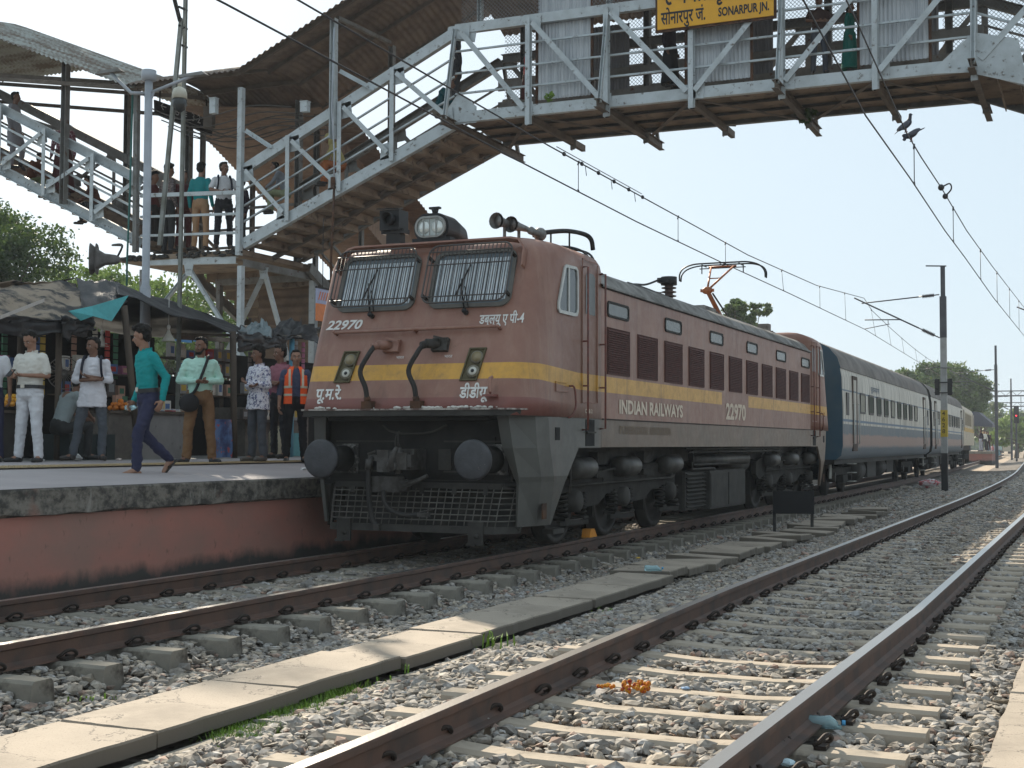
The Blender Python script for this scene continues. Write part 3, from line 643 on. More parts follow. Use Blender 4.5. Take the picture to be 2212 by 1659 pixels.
# headstock
HSM=M('headstock_dark',(.028,.027,.025),(.018,.017,.016),3,.4,.6,.75,.1,.4)
mb=MB(); mb.box((-1.2,-.02,.86),(1.2,.06,1.6)); mb.box((-1.27,-.03,.80),(1.27,.05,.859)); mb.box((-1.0,-.05,.92),(1.0,-.021,1.36)); mb.box((-1.05,-.32,1.55),(1.05,-.02,1.598))
mb.build('headstock',HSM,LO)
mb=MB()
for x0,x1 in ((-1.1,-.3),(.35,1.1)): mb.box((x0,-.055,.95),(x1,-.051,.97)); mb.box((x0,-.055,1.30),(x1,-.051,1.32))
mb.box((.30,-.09,.98),(.46,-.051,1.22)); 
loose(mb.build('headstock_trim',GRY,LO))
for s_ in (-1,1):
    mb=MB(); mb.box((s_*.978-.2,-.075,.93),(s_*.978+.2,-.051,1.28)); mb.build('buffer_plate',M('worn_plate',(.05,.047,.045),(.25,.24,.22),7,.55,.66,.6,.3,.3),LO)
    mb=MB(); mb.tube([(s_*.978,-.075,1.105),(s_*.978,-.42,1.105)],[.155,.135],24); mb.cyl((s_*.978,-.40,1.105),(s_*.978,-.54,1.105),.10,20); bf=mb.build('buffer_casing',HSM,LO)
    mb=MB(); rr=[(0,-.615),(.10,-.6148),(.20,-.613),(.222,-.605),(.228,-.59),(.228,-.565),(.12,-.55)]
    mb.smooth=True; mb.loft([[(s_*.978+r*math.cos(2*math.pi*k/32)+1e-5,y,1.105+r*math.sin(2*math.pi*k/32)) for k in range(32)] for r,y in [(.002,-.616)]+rr[1:]]); mb.build('buffer_head',M('buffer_steel',(.075,.075,.08),(.045,.045,.048),5,.35,.7,.55,.4,.35,c3=(.22,.2,.18),s3=40,lo3=.68,hi3=.74),bf,fix=True)
    mb=MB()
    for dx in (-.16,.16):
        for dz in (-.13,.13): mb.cyl((s_*.978+dx,-.076,1.105+dz),(s_*.978+dx,-.10,1.105+dz),.018,6)
    loose(mb.build('bolt',GRY,bf))
# coupler
mb=MB(); CST=M('coupler_steel',(.085,.08,.075),(.05,.045,.04),8,.4,.6,.6,.3,.4)
mb.box((-.14,-.35,.98),(.12,-.05,1.22)); mb.box((-.20,-.62,.98),(-.04,-.30,1.20)); mb.prism([(-.21,-.63,.96),(-.06,-.63,.96),(.0,-.52,.96),(-.02,-.36,.96),(-.2,-.36,.96)],(0,0,.25))
mb.prism([(-.02,-.62,.99),(.06,-.68,.99),(.15,-.6,.99),(.15,-.5,.99),(.05,-.46,.99),(.0,-.52,.99)],(0,0,.19)); mb.box((.13,-.58,1.02),(.2,-.50,1.16)); mb.cyl((.03,-.56,.94),(.03,-.56,1.24),.035,10); mb.cyl((.02,-.655,1.03),(.02,-.72,1.03),.06,14); mb.tube([(.02,-.70,1.02),(.04,-.71,1.16),(.09,-.70,1.24)],[.05,.035,.025],8)
cp=mb.build('coupler',CST,LO,fix=True)
mb=MB(); mb.tube(smoothpath([(-.04,-.36,1.2),(-.05,-.42,1.3),(-.06,-.4,1.4),(-.09,-.32,1.42)],4),.009,6); mb.tube(smoothpath([(-.10,-.36,1.2),(-.09,-.42,1.3),(-.08,-.4,1.4)],4),.008,6); mb.build('lifting_rod',GRY,cp)
mb=MB(); mb.tube(smoothpath([(-.42,-.12,1.50),(-.3,-.16,1.43),(-.05,-.18,1.395),(.25,-.16,1.42),(.42,-.12,1.50)],5),.012,6); mb.build('release_rod',GRY,LO)
mb=MB(); mb.box((-.46,-.34,.72),(-.02,-.30,.90)); mb.cyl((-.0,-.3,.80),(-.0,-.42,.80),.07,14); mb.tube([(-.0,-.40,.80),(.2,-.42,.86),(.33,-.42,.92)],[.035,.028,.022],8); mb.build('screw_bracket',CST,LO,fix=True)
# air hoses
mb=MB(); mb.tube(smoothpath([(-.42,-.1,1.12),(-.44,-.28,1.13),(-.46,-.36,1.05),(-.46,-.38,.8),(-.45,-.36,.55),(-.40,-.36,.38),(-.33,-.38,.32)],6),.03,10); ho=mb.build('air_hose',flat('hose_rubber',(.04,.038,.036),.7),LO)
mb=MB(); mb.box((-.50,-.33,1.08),(-.36,-.25,1.15)); mb.tube([(-.52,-.3,1.16),(-.42,-.3,1.19)],.012,6); mb.cyl((-.46,-.36,1.1),(-.46,-.38,.98),.045,10); mb.box((-.38,-.41,.28),(-.30,-.35,.35)); mb.build('hose_fitting',CST,ho)
mb=MB(); mb.tube(smoothpath([(-.28,-.34,.74),(-.26,-.36,.62),(-.15,-.38,.51),(.05,-.39,.465),(.22,-.39,.48)],6),.028,10); ho=mb.build('air_hose',flat('hose_rubber',(.04,.04,.04)),LO)
mb=MB(); mb.box((.2,-.42,.45),(.34,-.36,.50)); mb.tube([(.22,-.4,.5),(.4,-.4,.54)],.01,6); mb.build('hose_fitting',CST,ho)
# cattle guard
mb=MB(); GT,GB=.80,.30
def gp(x,z): 
    t=(GT-z)/(GT-GB); e=abs(x)/1.30; return Vector((x*(1-.03*t),-.05-.16*t+.30*max(0,e-.85)/.15,z))
XS=[-1.30+2.6*i/26 for i in range(27)]
for z in (.73,.665,.60,.535,.47,.405): mb.tube([gp(x,z) for x in XS],.0085,5)
for i in range(1,26,1):
    x=-1.30+2.6*i/26
    if i%1==0: mb.tube([gp(x,.79),gp(x,.33)],.007,5)
mb.build('cattle_guard_mesh',M('grille_grey',(.15,.14,.125),(.09,.085,.075),6,.4,.6,.7,.1,.1),LO)
mb=MB(); mb.loft([[gp(x,.345)+Vector((0,-.01,0)),gp(x,.265)+Vector((0,-.01,0)),gp(x,.265)+Vector((0,.03,0)),gp(x,.345)+Vector((0,.03,0))] for x in XS]); mb.loft([[gp(x,.83)+Vector((0,-.01,0)),gp(x,.765)+Vector((0,-.01,0)),gp(x,.765)+Vector((0,.03,0)),gp(x,.83)+Vector((0,.03,0))] for x in XS])
for x in (-1.27,-.85,-.42,.08,.5,.9,1.27): mb.bar(gp(x,.80),gp(x,.70),.06,.02)
for s_ in (-1,1): mb.bar(gp(s_*1.28,.8),gp(s_*1.28,.30),.07,.03)
mb.build('cattle_guard_frame',GRY,LO,fix=True)
for x in (-.86,.86):
    mb=MB(); mb.box((x-.09,-.27,.14),(x+.09,-.235,.40)); mb.box((x-.11,-.28,.13),(x+.0,-.24,.16)); mb.cyl((x+.02,-.27,.24),(x+.02,-.285,.24),.03,8); mb.build('rail_guard',GRY,LO)
mb=MB(); mb.box((-1.15,.25,.3),(1.15,.3,.84)); mb.build('guard_backing',DARK,LO)
# headlight, hazard lamp, horns
hy=fy(3.70)+.05
mb=MB(); o=rrect(-.28,.19,3.72,4.07,.17,8); 
mb.loft([[(x,hy,z) for x,z in o],[(x,hy+.32,z) for x,z in o],[(x*.8,hy+.6,3.72+(z-3.72)*.82) for x,z in o],[(x*.5,hy+.75,3.74+(z-3.74)*.5) for x,z in o]]); mb.box((-.30,hy-.01,3.68),(.22,hy+.1,3.77)); mb.tube([(-.02,hy+.05,4.06),(-.02,hy+.05,4.13)],[.03,.05],8); mb.box((-.09,hy+.02,4.125),(.05,hy+.08,4.15))
hl=mb.build('headlight_housing',BLK,LO,fix=True)
mb=MB(); o2=rrect(-.25,.16,3.77,4.03,.125,8); o3=rrect(-.225,.135,3.795,4.005,.10,8)
mb.loft([[(x,hy-.005,z) for x,z in o2],[(x,hy-.04,z) for x,z in o2],[(x,hy-.04,z) for x,z in o3],[(x,hy-.01,z) for x,z in o3]],cap=False)
for x in (-.13,-.045,.04): mb.bar((x,hy-.045,3.785),(x,hy-.045,4.015),.012,.012)
mb.build('headlight_rim',flat('rim_grey',(.30,.30,.28),.5,.2),hl,fix=True)
mb=MB(); mb.add([(x,hy-.012,z) for x,z in o3],[tuple(range(len(o3)))]); 
mb.build('headlight_glass',flat('headlight_glass',(.55,.60,.58),.15),hl)
mb=MB(); 
for x in (-.135,.045): mb.smooth=True; mb.loft([[(x+r*math.cos(2*math.pi*k/18),hy-y,3.90+r*math.sin(2*math.pi*k/18)) for k in range(18)] for r,y in ((.082,.014),(.073,.02),(.03,.03),(.005,.032))])
mb.build('reflector',flat('reflector',(.75,.78,.74),.1,.3),hl)
mb=MB(); mb.box((-.76,hy+.0,3.90),(-.49,hy+.24,4.15)); mb.prism([(-.76,hy-.08,4.15),(-.49,hy-.02,4.15),(-.49,hy+.1,4.17),(-.76,hy+.1,4.17)],(0,0,.012)); mb.box((-.76,hy+.04,3.86),(-.45,hy+.2,3.92)); mb.box((-.70,hy+.06,3.74),(-.50,hy+.18,3.86)); mb.smooth=True
mb.loft([[(-.61+r*math.cos(2*math.pi*k/16),hy-y,4.03+r*math.sin(2*math.pi*k/16)) for k in range(16)] for r,y in ((.07,0),(.08,.11),(.075,.11),(.055,.0))],cap=False); mb.build('flasher_lamp',BLK,LO)
mb=MB(); mb.box((-1.2,hy+.1,3.70),(-.9,hy+.5,3.745)); mb.build('roof_vent',LROOF,LO)
for i,(x,y) in enumerate(((.80,.40),(.90,.60),(1.05,.95))):
    mb=MB(); mb.smooth=True; z=3.93-.02*i
    if i<2: mb.tube([(x,y,z),(x+.005,y+.05,z),(x+.02,y+.18,z),(x+.04,y+.5,z)],[.10,.075,.05,.03],16,cap=False); mb.tube([(x+.003,y+.04,z),(x+.006,y+.045,z)],.07,12); mb.ball((x+.045,y+.52,z),.05,10,6)
    else: mb.tube([(x,y-.1,z-.03),(x,y+.15,z-.03)],.045,12); mb.ball((x,y+.2,z-.03),.085,12,8)
    mb.smooth=False; mb.bar((x+.02,y+.2,3.74),(x+.02,y+.2,z-.03),.03,.03)
    mb.build('horn',M('horn_grey',(.22,.22,.21),(.13,.12,.11),9,.4,.6,.5,.3,.1),LO)
# cab side windows, doors, handrails
def sidepoly(pts,x): return [(x,y,z) for y,z in pts]
def offs(pts,d):
    cx=sum(p[0] for p in pts)/len(pts); cz=sum(p[1] for p in pts)/len(pts)
    return [(cx+(a-cx)*(1-d/max(.1,abs(.25))),cz+(b_-cz)*(1-d/.35)) for a,b_ in pts]
for mir in (0,1):
    Y=(lambda y:17.6-y) if mir else (lambda y:y)
    W_=[(.80,3.40),(.86,3.43),(1.20,3.44),(1.25,3.40),(1.27,3.3),(1.27,2.90),(1.22,2.84),(1.12,2.83),(.64,2.83),(.60,2.87),(.60,2.95)]
    I_=[(.85,3.38),(.88,3.395),(1.18,3.405),(1.21,3.38),(1.225,3.3),(1.225,2.92),(1.20,2.88),(1.12,2.87),(.68,2.87),(.655,2.89),(.655,2.95)]
    A=[(Y(a),b_) for a,b_ in W_]; B=[(Y(a),b_) for a,b_ in I_]
    mb=MB(); mb.loft([sidepoly(A,1.502),sidepoly(A,1.520),sidepoly(B,1.520),sidepoly(B,1.503)],cap=False)
    ym=.95; mb.box((1.503,Y(ym)-.02,2.87),(1.518,Y(ym)+.02,3.40)); f_=mb.build('cab_window',CHROME,LO,fix=True)
    mb=MB(); mb.add(sidepoly(B,1.505),[tuple(range(len(B)))]); mb.build('pane',GLS,f_)
    # door
    mb=MB()
    for a,c in (((1.42,1.80),(1.435,3.58)),((1.955,1.80),(1.97,3.55)),((1.42,3.56),(1.97,3.575)),((1.42,1.79),(1.97,1.805))):
        mb.box((1.501,Y(a[0]),a[1]),(1.512,Y(c[0]),c[1]))
    d_=mb.build('cab_door',LB,LO); mb=MB(); mb.add(sidepoly([(Y(1.55),2.90),(Y(1.88),2.90),(Y(1.88),3.38),(Y(1.82),3.42),(Y(1.6),3.42),(Y(1.55),3.38)],1.505),[tuple(range(6))]); mb.build('door_pane',flat('door_glass',(.07,.075,.07),.3),d_)
    for yy,z1,z0 in ((1.44,3.47,1.46),(2.07,3.45,1.48)):
        mb=MB(); mb.tube([(1.50,Y(yy),z1),(1.575,Y(yy),z1),(1.575,Y(yy),z0),(1.50,Y(yy),z0)],.013,8)
        for zz in (2.0,2.55): mb.bar((1.5,Y(yy),zz),(1.585,Y(yy),zz),.03,.02)
        mb.build('door_handrail',M('handrail_maroon',(.20,.06,.045),(.12,.05,.04),20,.4,.6,.5),LO)
    mb=MB(); mb.tube(smoothpath([(1.50,Y(1.0),1.98),(1.56,Y(1.0),1.97),(1.57,Y(1.03),1.85),(1.57,Y(1.03),1.72),(1.54,Y(.98),1.62),(1.5,Y(.96),1.6)],4),.012,6); mb.build('shunter_grip',M('handrail_maroon','888888'),LO)
    mb=MB(); mb.box((1.501,Y(.55),1.90),(1.515,Y(.92),1.915)); mb.box((1.501,Y(.55),2.01),(1.515,Y(.92),2.02)); mb.box((1.501,Y(.55),1.915),(1.515,Y(.565),2.01)); mb.build('label_holder',LB,LO)
    mb=MB(); mb.box((1.501,Y(1.55),1.26),(1.506,Y(1.86),1.59)); st=mb.build('step_recess',flat('recess_black',(.01,.01,.01)),LO); mb=MB(); mb.box((1.506,Y(1.55),1.42),(1.53,Y(1.86),1.44)); mb.build('step',GRY,st)
    mb=MB(); mb.box((1.501,Y(.55),1.33),(1.506,Y(.69),1.48)); mb.build('small_recess',flat('recess_black',(.01,.01,.01)),LO)
    mb=MB(); mb.box((1.435,Y(.30),.42),(1.45,Y(.42),.60)); mb.build('jack_pocket',RUST,LO)
mb=MB(); mb.tube([(1.0,fy(1.8)-.02,1.98),(1.0,fy(1.8)-.07,1.97),(1.0,fy(1.8)-.09,1.82),(1.02,fy(1.8)-.09,1.80)],.02,6); mb.box((.93,fy(1.75)-.12,1.76),(1.07,fy(1.75)+.01,1.785)); o=mb.build('lamp_iron',LB,LO); o.location=(.12,0,.05)
# lettering
FX=(1,0,0)
text('number',"22970",.165,LETW,LO,FP(-1.25,2.655,.006),FX,FU,.50,.028,shear=.25)
text('class_name','डब्ल्यू ए पी-4',.17,LETW,LO,FP(.80,2.66,.006),FX,FU,.56,.02)
text('railway_initials','पू.म.रे.',.20,LETW,LO,FP(-1.20,1.80,.006),FX,FU,.36,.025)
text('shed_name','डीडीयू',.20,LETW,LO,FP(.70,1.80,.006),FX,FU,.36,.025)
text('small_mark','भारत',.05,LETW,LO,FP(-.20,2.27,.006),FX,FU,.10); text('small_mark','भारत',.05,LETW,LO,FP(.43,2.27,.006),FX,FU,.10)
SX=(0,1,0); SU=(0,0,1)
text('owner_name','INDIAN RAILWAYS',.25,LETS,LO,(1.505,2.80,1.695),SX,SU,2.92,.035)
text('side_number','22970',.37,LETS,LO,(1.505,8.27,1.72),SX,SU,1.38,.035)
text('faded_line','PT.DEEN DAYAL UPADHYAYA',.15,M('faded_tan',(.22,.165,.115),(.19,.14,.10)),LO,(1.505,2.83,1.42),SX,SU,2.3,.02)
text('cab_mark','CAB 2',.07,LETS,LO,(1.505,1.52,1.67),SX,SU,.26,.02)
mb=MB(); 
mb=MB(); mb.tube(smoothpath([at(1150,508,'y',1.1),at(1180,502,'y',1.2),at(1225,499,'y',1.5),at(1262,506,'y',1.85),at(1277,518,'y',1.95),at(1281,540,'y',2.0)],5),.03,8)
for u,v,y_ in ((1190,502,1.25),(1230,500,1.55)): q=at(u,v,'y',y_); mb.tube([q,(q.x,q.y,3.7)],.012,5)
mb.build('roof_tube',BLK,LO)
# ---- roof gear
INS=M('insulator_brown',(.10,.06,.05),(.06,.045,.04),9,.4,.6,.35)
def insul(x,y,z0,h,r,name='insulator',nr=6):
    mb=MB(); pts=[];rs=[]
    for i in range(nr):
        z=z0+h*i/nr; pts+= [(x,y,z),(x,y,z+h/nr*.15),(x,y,z+h/nr*.4),(x,y,z+h/nr*.6)]; rs+=[r*.55,r,r,r*.55]
    pts.append((x,y,z0+h)); rs.append(r*.6); mb.tube(pts,rs,12); return mb.build(name,INS,LO)
v=at(1445,640,'x',.55); cby=v.y; insul(.55,cby,3.60,.42,.13,'circuit_breaker',6)
mb=MB(); mb.cyl((.55,cby,4.02),(.55,cby,4.16),.14,14); mb.box((.40,cby-.2,4.05),(.60,cby+.05,4.13)); mb.build('breaker_head',BLK,LO)
mb=MB(); mb.tube(smoothpath([(.45,cby-.2,4.1),(.4,cby-.8,3.95),(.35,cby-1.3,3.9),(.3,cby-2.2,3.78)],5),.018,6); mb.tube(smoothpath([(.35,cby-1.6,3.88),(.4,cby-.9,3.87),(.5,cby-.4,3.82),(.55,cby-.1,3.8)],4),.03,8); mb.build('roof_busbar',BLK,LO)
v=at(1345,603,'x',.4)
for q in (3.4,4.0,6.9,10.4,15.0): insul(.75,q,3.60,.16,.09,'roof_insulator',3)
mb=MB(); mb.box((-.4,2.5,3.66),(.5,3.6,3.74)); mb.box((.0,9.1,3.66),(.9,9.9,3.76)); mb.box((-.5,15.9,3.74),(.45,16.4,3.80)); mb.box((.2,16.05,3.76),(.45,16.3,4.02)); mb.build('roof_box',LROOF,LO)
PO=M('pantograph_orange',(.42,.13,.035),(.28,.09,.035),8,.4,.6,.5,.2,.1)
PBLK=flat('pantograph_dark',(.03,.03,.032),.5,.3)
def panto(y0,raised,hz):
    f=MB(); 
    for s_ in (-.45,.45): f.box((s_-.03,y0-.9,3.80),(s_+.03,y0+.9,3.86))
    f.box((-.45,y0-.62,3.80),(.45,y0-.56,3.86)); f.box((-.45,y0+.56,3.80),(.45,y0+.62,3.86)); fr=f.build('pantograph_base',PBLK,LO)
    for a in (-.45,.45):
        for b_ in (-.8,.8): insul(a,y0+b_,3.62,.18,.09,'pantograph_insulator',3)
    if raised:
        kn=Vector((.0,y0-.95,4.42)); base=Vector((0,y0+.35,3.86)); hd=Vector((0,y0+.25,hz-.06))
        m_=MB(); m_.tube([base,kn],[.055,.045],10); m_.build('lower_arm',PO,fr)
        m_=MB(); m_.tube([base+Vector((.12,.3,0)),kn+Vector((.1,.05,-.06))],.018,6); m_.build('guide_rod',PBLK,fr)
        m_=MB(); m_.tube([kn,hd+Vector((-.25,0,0))],.022,8); m_.tube([kn,hd+Vector((.25,0,0))],.022,8); m_.tube([kn+(hd-kn)*.5+Vector((-.13,0,0)),kn+(hd-kn)*.5+Vector((.13,0,0))],.012,6); m_.tube([hd+Vector((-.3,0,0)),hd+Vector((.3,0,0))],.02,8); m_.build('upper_arm',PO,fr)
        m_=MB(); m_.ball(kn,(.12,.09,.08),10,6); m_.bar(kn+Vector((-.14,0,0)),kn+Vector((.14,0,0)),.05,.06); m_.build('knuckle',PO,fr)
        z=hz; yc=y0+.25
    else: z=hz; yc=y0
    h=MB()
    for dy in (-.16,.16):
        h.tube(smoothpath([(-.93,yc+dy*.3,z-.34 if raised else z-.2),(-.92,yc+dy*.5,z-.2),(-.82,yc+dy*.8,z-.08),(-.6,yc+dy,z-.01),(-.3,yc+dy,z),(.3,yc+dy,z),(.6,yc+dy,z-.01),(.82,yc+dy*.8,z-.08),(.92,yc+dy*.5,z-.2),(.93,yc+dy*.3,z-.34 if raised else z-.2)],4),.017,6)
    for x in (-.4,0,.4): h.bar((x,yc-.18,z-.03),(x,yc+.18,z-.03),.02,.02)
    for x in (-.45,.45): h.bar((x,yc,z-.02),(x,yc,z-.2),.02,.02)
    h.bar((-.5,yc,z-.09),(.5,yc,z-.09),.02,.02)
    h.build('collector_head',PBLK,fr)
panto(13.5,True,5.12)
panto(3.35,False,4.02)
# ---- bogies
BG=M('bogie_grime',(.035,.032,.028),(.02,.018,.016),5,.4,.65,.8,.1,.5)
WH=M('wheel_steel',(.04,.035,.03),(.025,.022,.02),5,.4,.6,.6,.3,.2)
TK=M('air_tank',(.075,.07,.062),(.04,.037,.034),4,.4,.6,.5,.2,.2)
for by in (1.95,12.65):
    for s_ in (-1,1):
        mb=MB(); x=s_*1.12
        P_=[(-.55,.70),(-.5,.95),(-.1,1.02),(1.2,1.0),(1.5,.95),(2.0,.95),(3.4,1.0),(4.4,1.0),(4.75,.85),(4.75,.62),(4.1,.60),(3.6,.62),(3.2,.48),(2.6,.46),(2.2,.60),(1.6,.62),(1.25,.48),(.6,.46),(.25,.60),(-.3,.60)]
        mb.prism([(x-.05,by+a-.3,z) for a,z in P_],(.10,0,0)); fr=mb.build('bogie_frame',BG,LO,fix=True)
        mb=MB()
        mb.tube([(s_*1.22,by-.25,.76),(s_*1.22,by+4.1,.77),(s_*1.22,by+4.25,.8),(s_*1.22,by+4.3,.95)],.018,6); mb.tube([(s_*1.22,by-.2,.76),(s_*1.22,by-.2,1.2)],.018,6); mb.tube([(s_*1.22,by+1.0,.76),(s_*1.22,by+1.0,.93),(s_*1.22,by+1.5,.95)],.015,6); mb.build('brake_pipe',GRY,fr)
        for q in (.15,1.95,4.0):
            mb=MB(); mb.tube([(s_*1.25,by+q-.42,.98),(s_*1.25,by+q-.38,.98),(s_*1.25,by+q+.22,.98),(s_*1.25,by+q+.27,.98)],[.08,.14,.14,.09],16); mb.build('brake_cylinder',TK,fr)
        for q in (.95,2.9): mb=MB(); mb.box((s_*1.12,by+q-.2,1.02),(s_*1.24,by+q+.2,1.18)); mb.box((s_*1.17,by+q-.25,.84),(s_*1.25,by+q+.2,.93)); mb.build('spring_box',BG,fr)
    for q,ax in enumerate((0,1.85,4.05)):
        y=by+ax
        w_=MB(); w_.cyl((-1.0,y,.546),(1.0,y,.546),.09,12); ws=w_.build('wheelset',WH,LO)
        for s_ in (-1,1):
            mb=MB(); mb.smooth=True; rr=[(.80,.575),(.83,.575),(.835,.546),(.955,.540),(.96,.46),(.90,.45),(.89,.2),(.96,.16),(.97,.1)]
            mb.loft([[(s_*x,y+r*math.cos(2*math.pi*k/36),.546+r*math.sin(2*math.pi*k/36)) for k in range(36)] for x,r in [(.8,.1)]+rr]); mb.build('wheel',WH,ws,fix=True)
            mb=MB(); mb.tube([(s_*1.0,y,.56),(s_*1.26,y,.56),(s_*1.29,y,.56)],[.15,.14,.10],14); mb.build('axle_box',GRY,ws)
            mb=MB()
            for d in (-.33,.33):
                pts=[]
                for k in range(40): a=k*.9; pts.append((s_*1.16+.07*math.cos(a),y+d+.07*math.sin(a),.36+.32*k/40))
                mb.tube(pts,.016,5)
                mb.box((s_*1.08,y+d-.09,.33),(s_*1.24,y+d+.09,.36)); 
            mb.bar((s_*1.18,y-.5,.30),(s_*1.18,y+.5,.28),.05,.06); mb.box((s_*.9,y-.66,.3),(s_*1.0,y-.6,.75))
            mb.build('coil_spring',BG,ws)
mb=MB(); mb.box((-1.05,.4,1.0),(1.05,17.2,1.25)); mb.box((-.9,2.3,.45),(.9,6.3,1.0)); mb.box((-.9,12.8,.45),(.9,16.9,1.0)); mb.build('underframe',DARK,LO)
# underslung equipment
mb=MB(); mb.box((.75,7.85,.20),(1.34,10.25,.84)); mb.box((1.34,7.88,.24),(1.355,8.95,.80)); mb.box((1.34,9.05,.24),(1.355,10.2,.80)); mb.box((.72,6.68,.22),(1.22,7.83,.84)); mb.build('battery_box',GRY,LO)
mb=MB(); 
for k in range(9): z=.27+k*.064; mb.prism([(1.22,6.74,z),(1.30,6.74,z+.005),(1.22,6.74,z+.055)],(0,1.05,0))
mb.box((1.22,6.70,.22),(1.25,6.74,.84)); mb.box((1.22,7.79,.22),(1.25,7.83,.84)); mb.build('cooling_louvre',GRY,LO,fix=True)
mb=MB()
mb.tube([(1.40,6.3,1.215),(1.40,13.0,1.215)],.022,8); mb.tube([(1.40,6.4,1.16),(1.40,13.0,1.16)],.018,8)
for y in (6.6,8.2,9.8,11.4,12.8): mb.bar((1.40,y,1.13),(1.40,y,1.25),.03,.03)
mb.tube([(1.3,7.0,1.13),(1.3,7.0,.95),(1.3,9.2,.95)],.018,6); mb.tube([(1.28,7.0,1.0),(1.28,7.0,.88),(1.28,8.3,.88),(1.28,8.6,.80)],.02,6); mb.build('underframe_pipes',GRY,LO)
mb=MB(); mb.cyl((.9,10.7,.95),(.9,11.6,.95),.2,16); mb.cyl((1.1,7.6,1.02),(1.1,11.2,1.02),.11,12); mb.build('air_reservoir',TK,LO)
mb=MB(); mb.box((1.15,1.0,.2),(1.3,1.35,.26)); mb.tube([(1.38,1.35,1.2),(1.38,1.35,.70),(1.25,1.35,.66)],.014,6); mb.build('sand_pipe',GRY,LO)
LO2=LO
# ================= coaches =================
def coach_mat(name,white,blue,red,stain):
    m,n,l,b=nodes(name); tc=n.new('ShaderNodeTexCoord').outputs['Object']; sp=n.new('ShaderNodeSeparateXYZ'); l.new(tc,sp.inputs[0]); z=sp.outputs[2]; y=sp.outputs[1]
    st=nz(n,l,tc,3.2,5,.7,(1,2.2,.10)); pt=nz(n,l,tc,2,6,.65,(1,.6,1))
    c=mixc(n,l,mth(n,l,'MULTIPLY',ramp(n,l,st,.45,.62),stain),white,(.20,.18,.15)); 
    zz=mth(n,l,'ADD',z,mth(n,l,'MULTIPLY',mth(n,l,'SUBTRACT',pt,.5),.16))
    c=mixc(n,l,mth(n,l,'MULTIPLY',mth(n,l,'LESS_THAN',z,2.62),mth(n,l,'GREATER_THAN',z,2.58)),c,(.10,.14,.18))
    lowb=mixc(n,l,ramp(n,l,st,.42,.6),blue,(.13,.15,.16)); c=mixc(n,l,mth(n,l,'LESS_THAN',z,1.78),c,lowb)
    c=mixc(n,l,mth(n,l,'MULTIPLY',mth(n,l,'LESS_THAN',z,1.90),mth(n,l,'GREATER_THAN',z,1.84)),c,(.09,.15,.22))
    rd=mth(n,l,'MULTIPLY',ramp(n,l,zz,1.56,1.50),ramp(n,l,zz,1.18,1.28)); c=mixc(n,l,rd,c,red)
    c=mixc(n,l,ramp(n,l,zz,1.2,1.08),c,(.15,.175,.20)); c=mixc(n,l,mth(n,l,'MULTIPLY',ramp(n,l,pt,.62,.75),.6),c,(.12,.10,.09))
    l.new(c,b.inputs['Base Color']); b.inputs['Roughness'].default_value=.55; return m
CW=coach_mat('coach_livery',(.56,.53,.46),(.085,.12,.15),(.29,.195,.165),.9)
CROOF=M('coach_roof',(.21,.19,.175),(.13,.12,.11),1.5,.4,.65,.8,0,.2)
CBL=M('coach_end_blue',(.05,.105,.15),(.07,.12,.155),2,.4,.65,.6,0,.1)
CGLS=flat('coach_glass',(.035,.048,.032),.65)
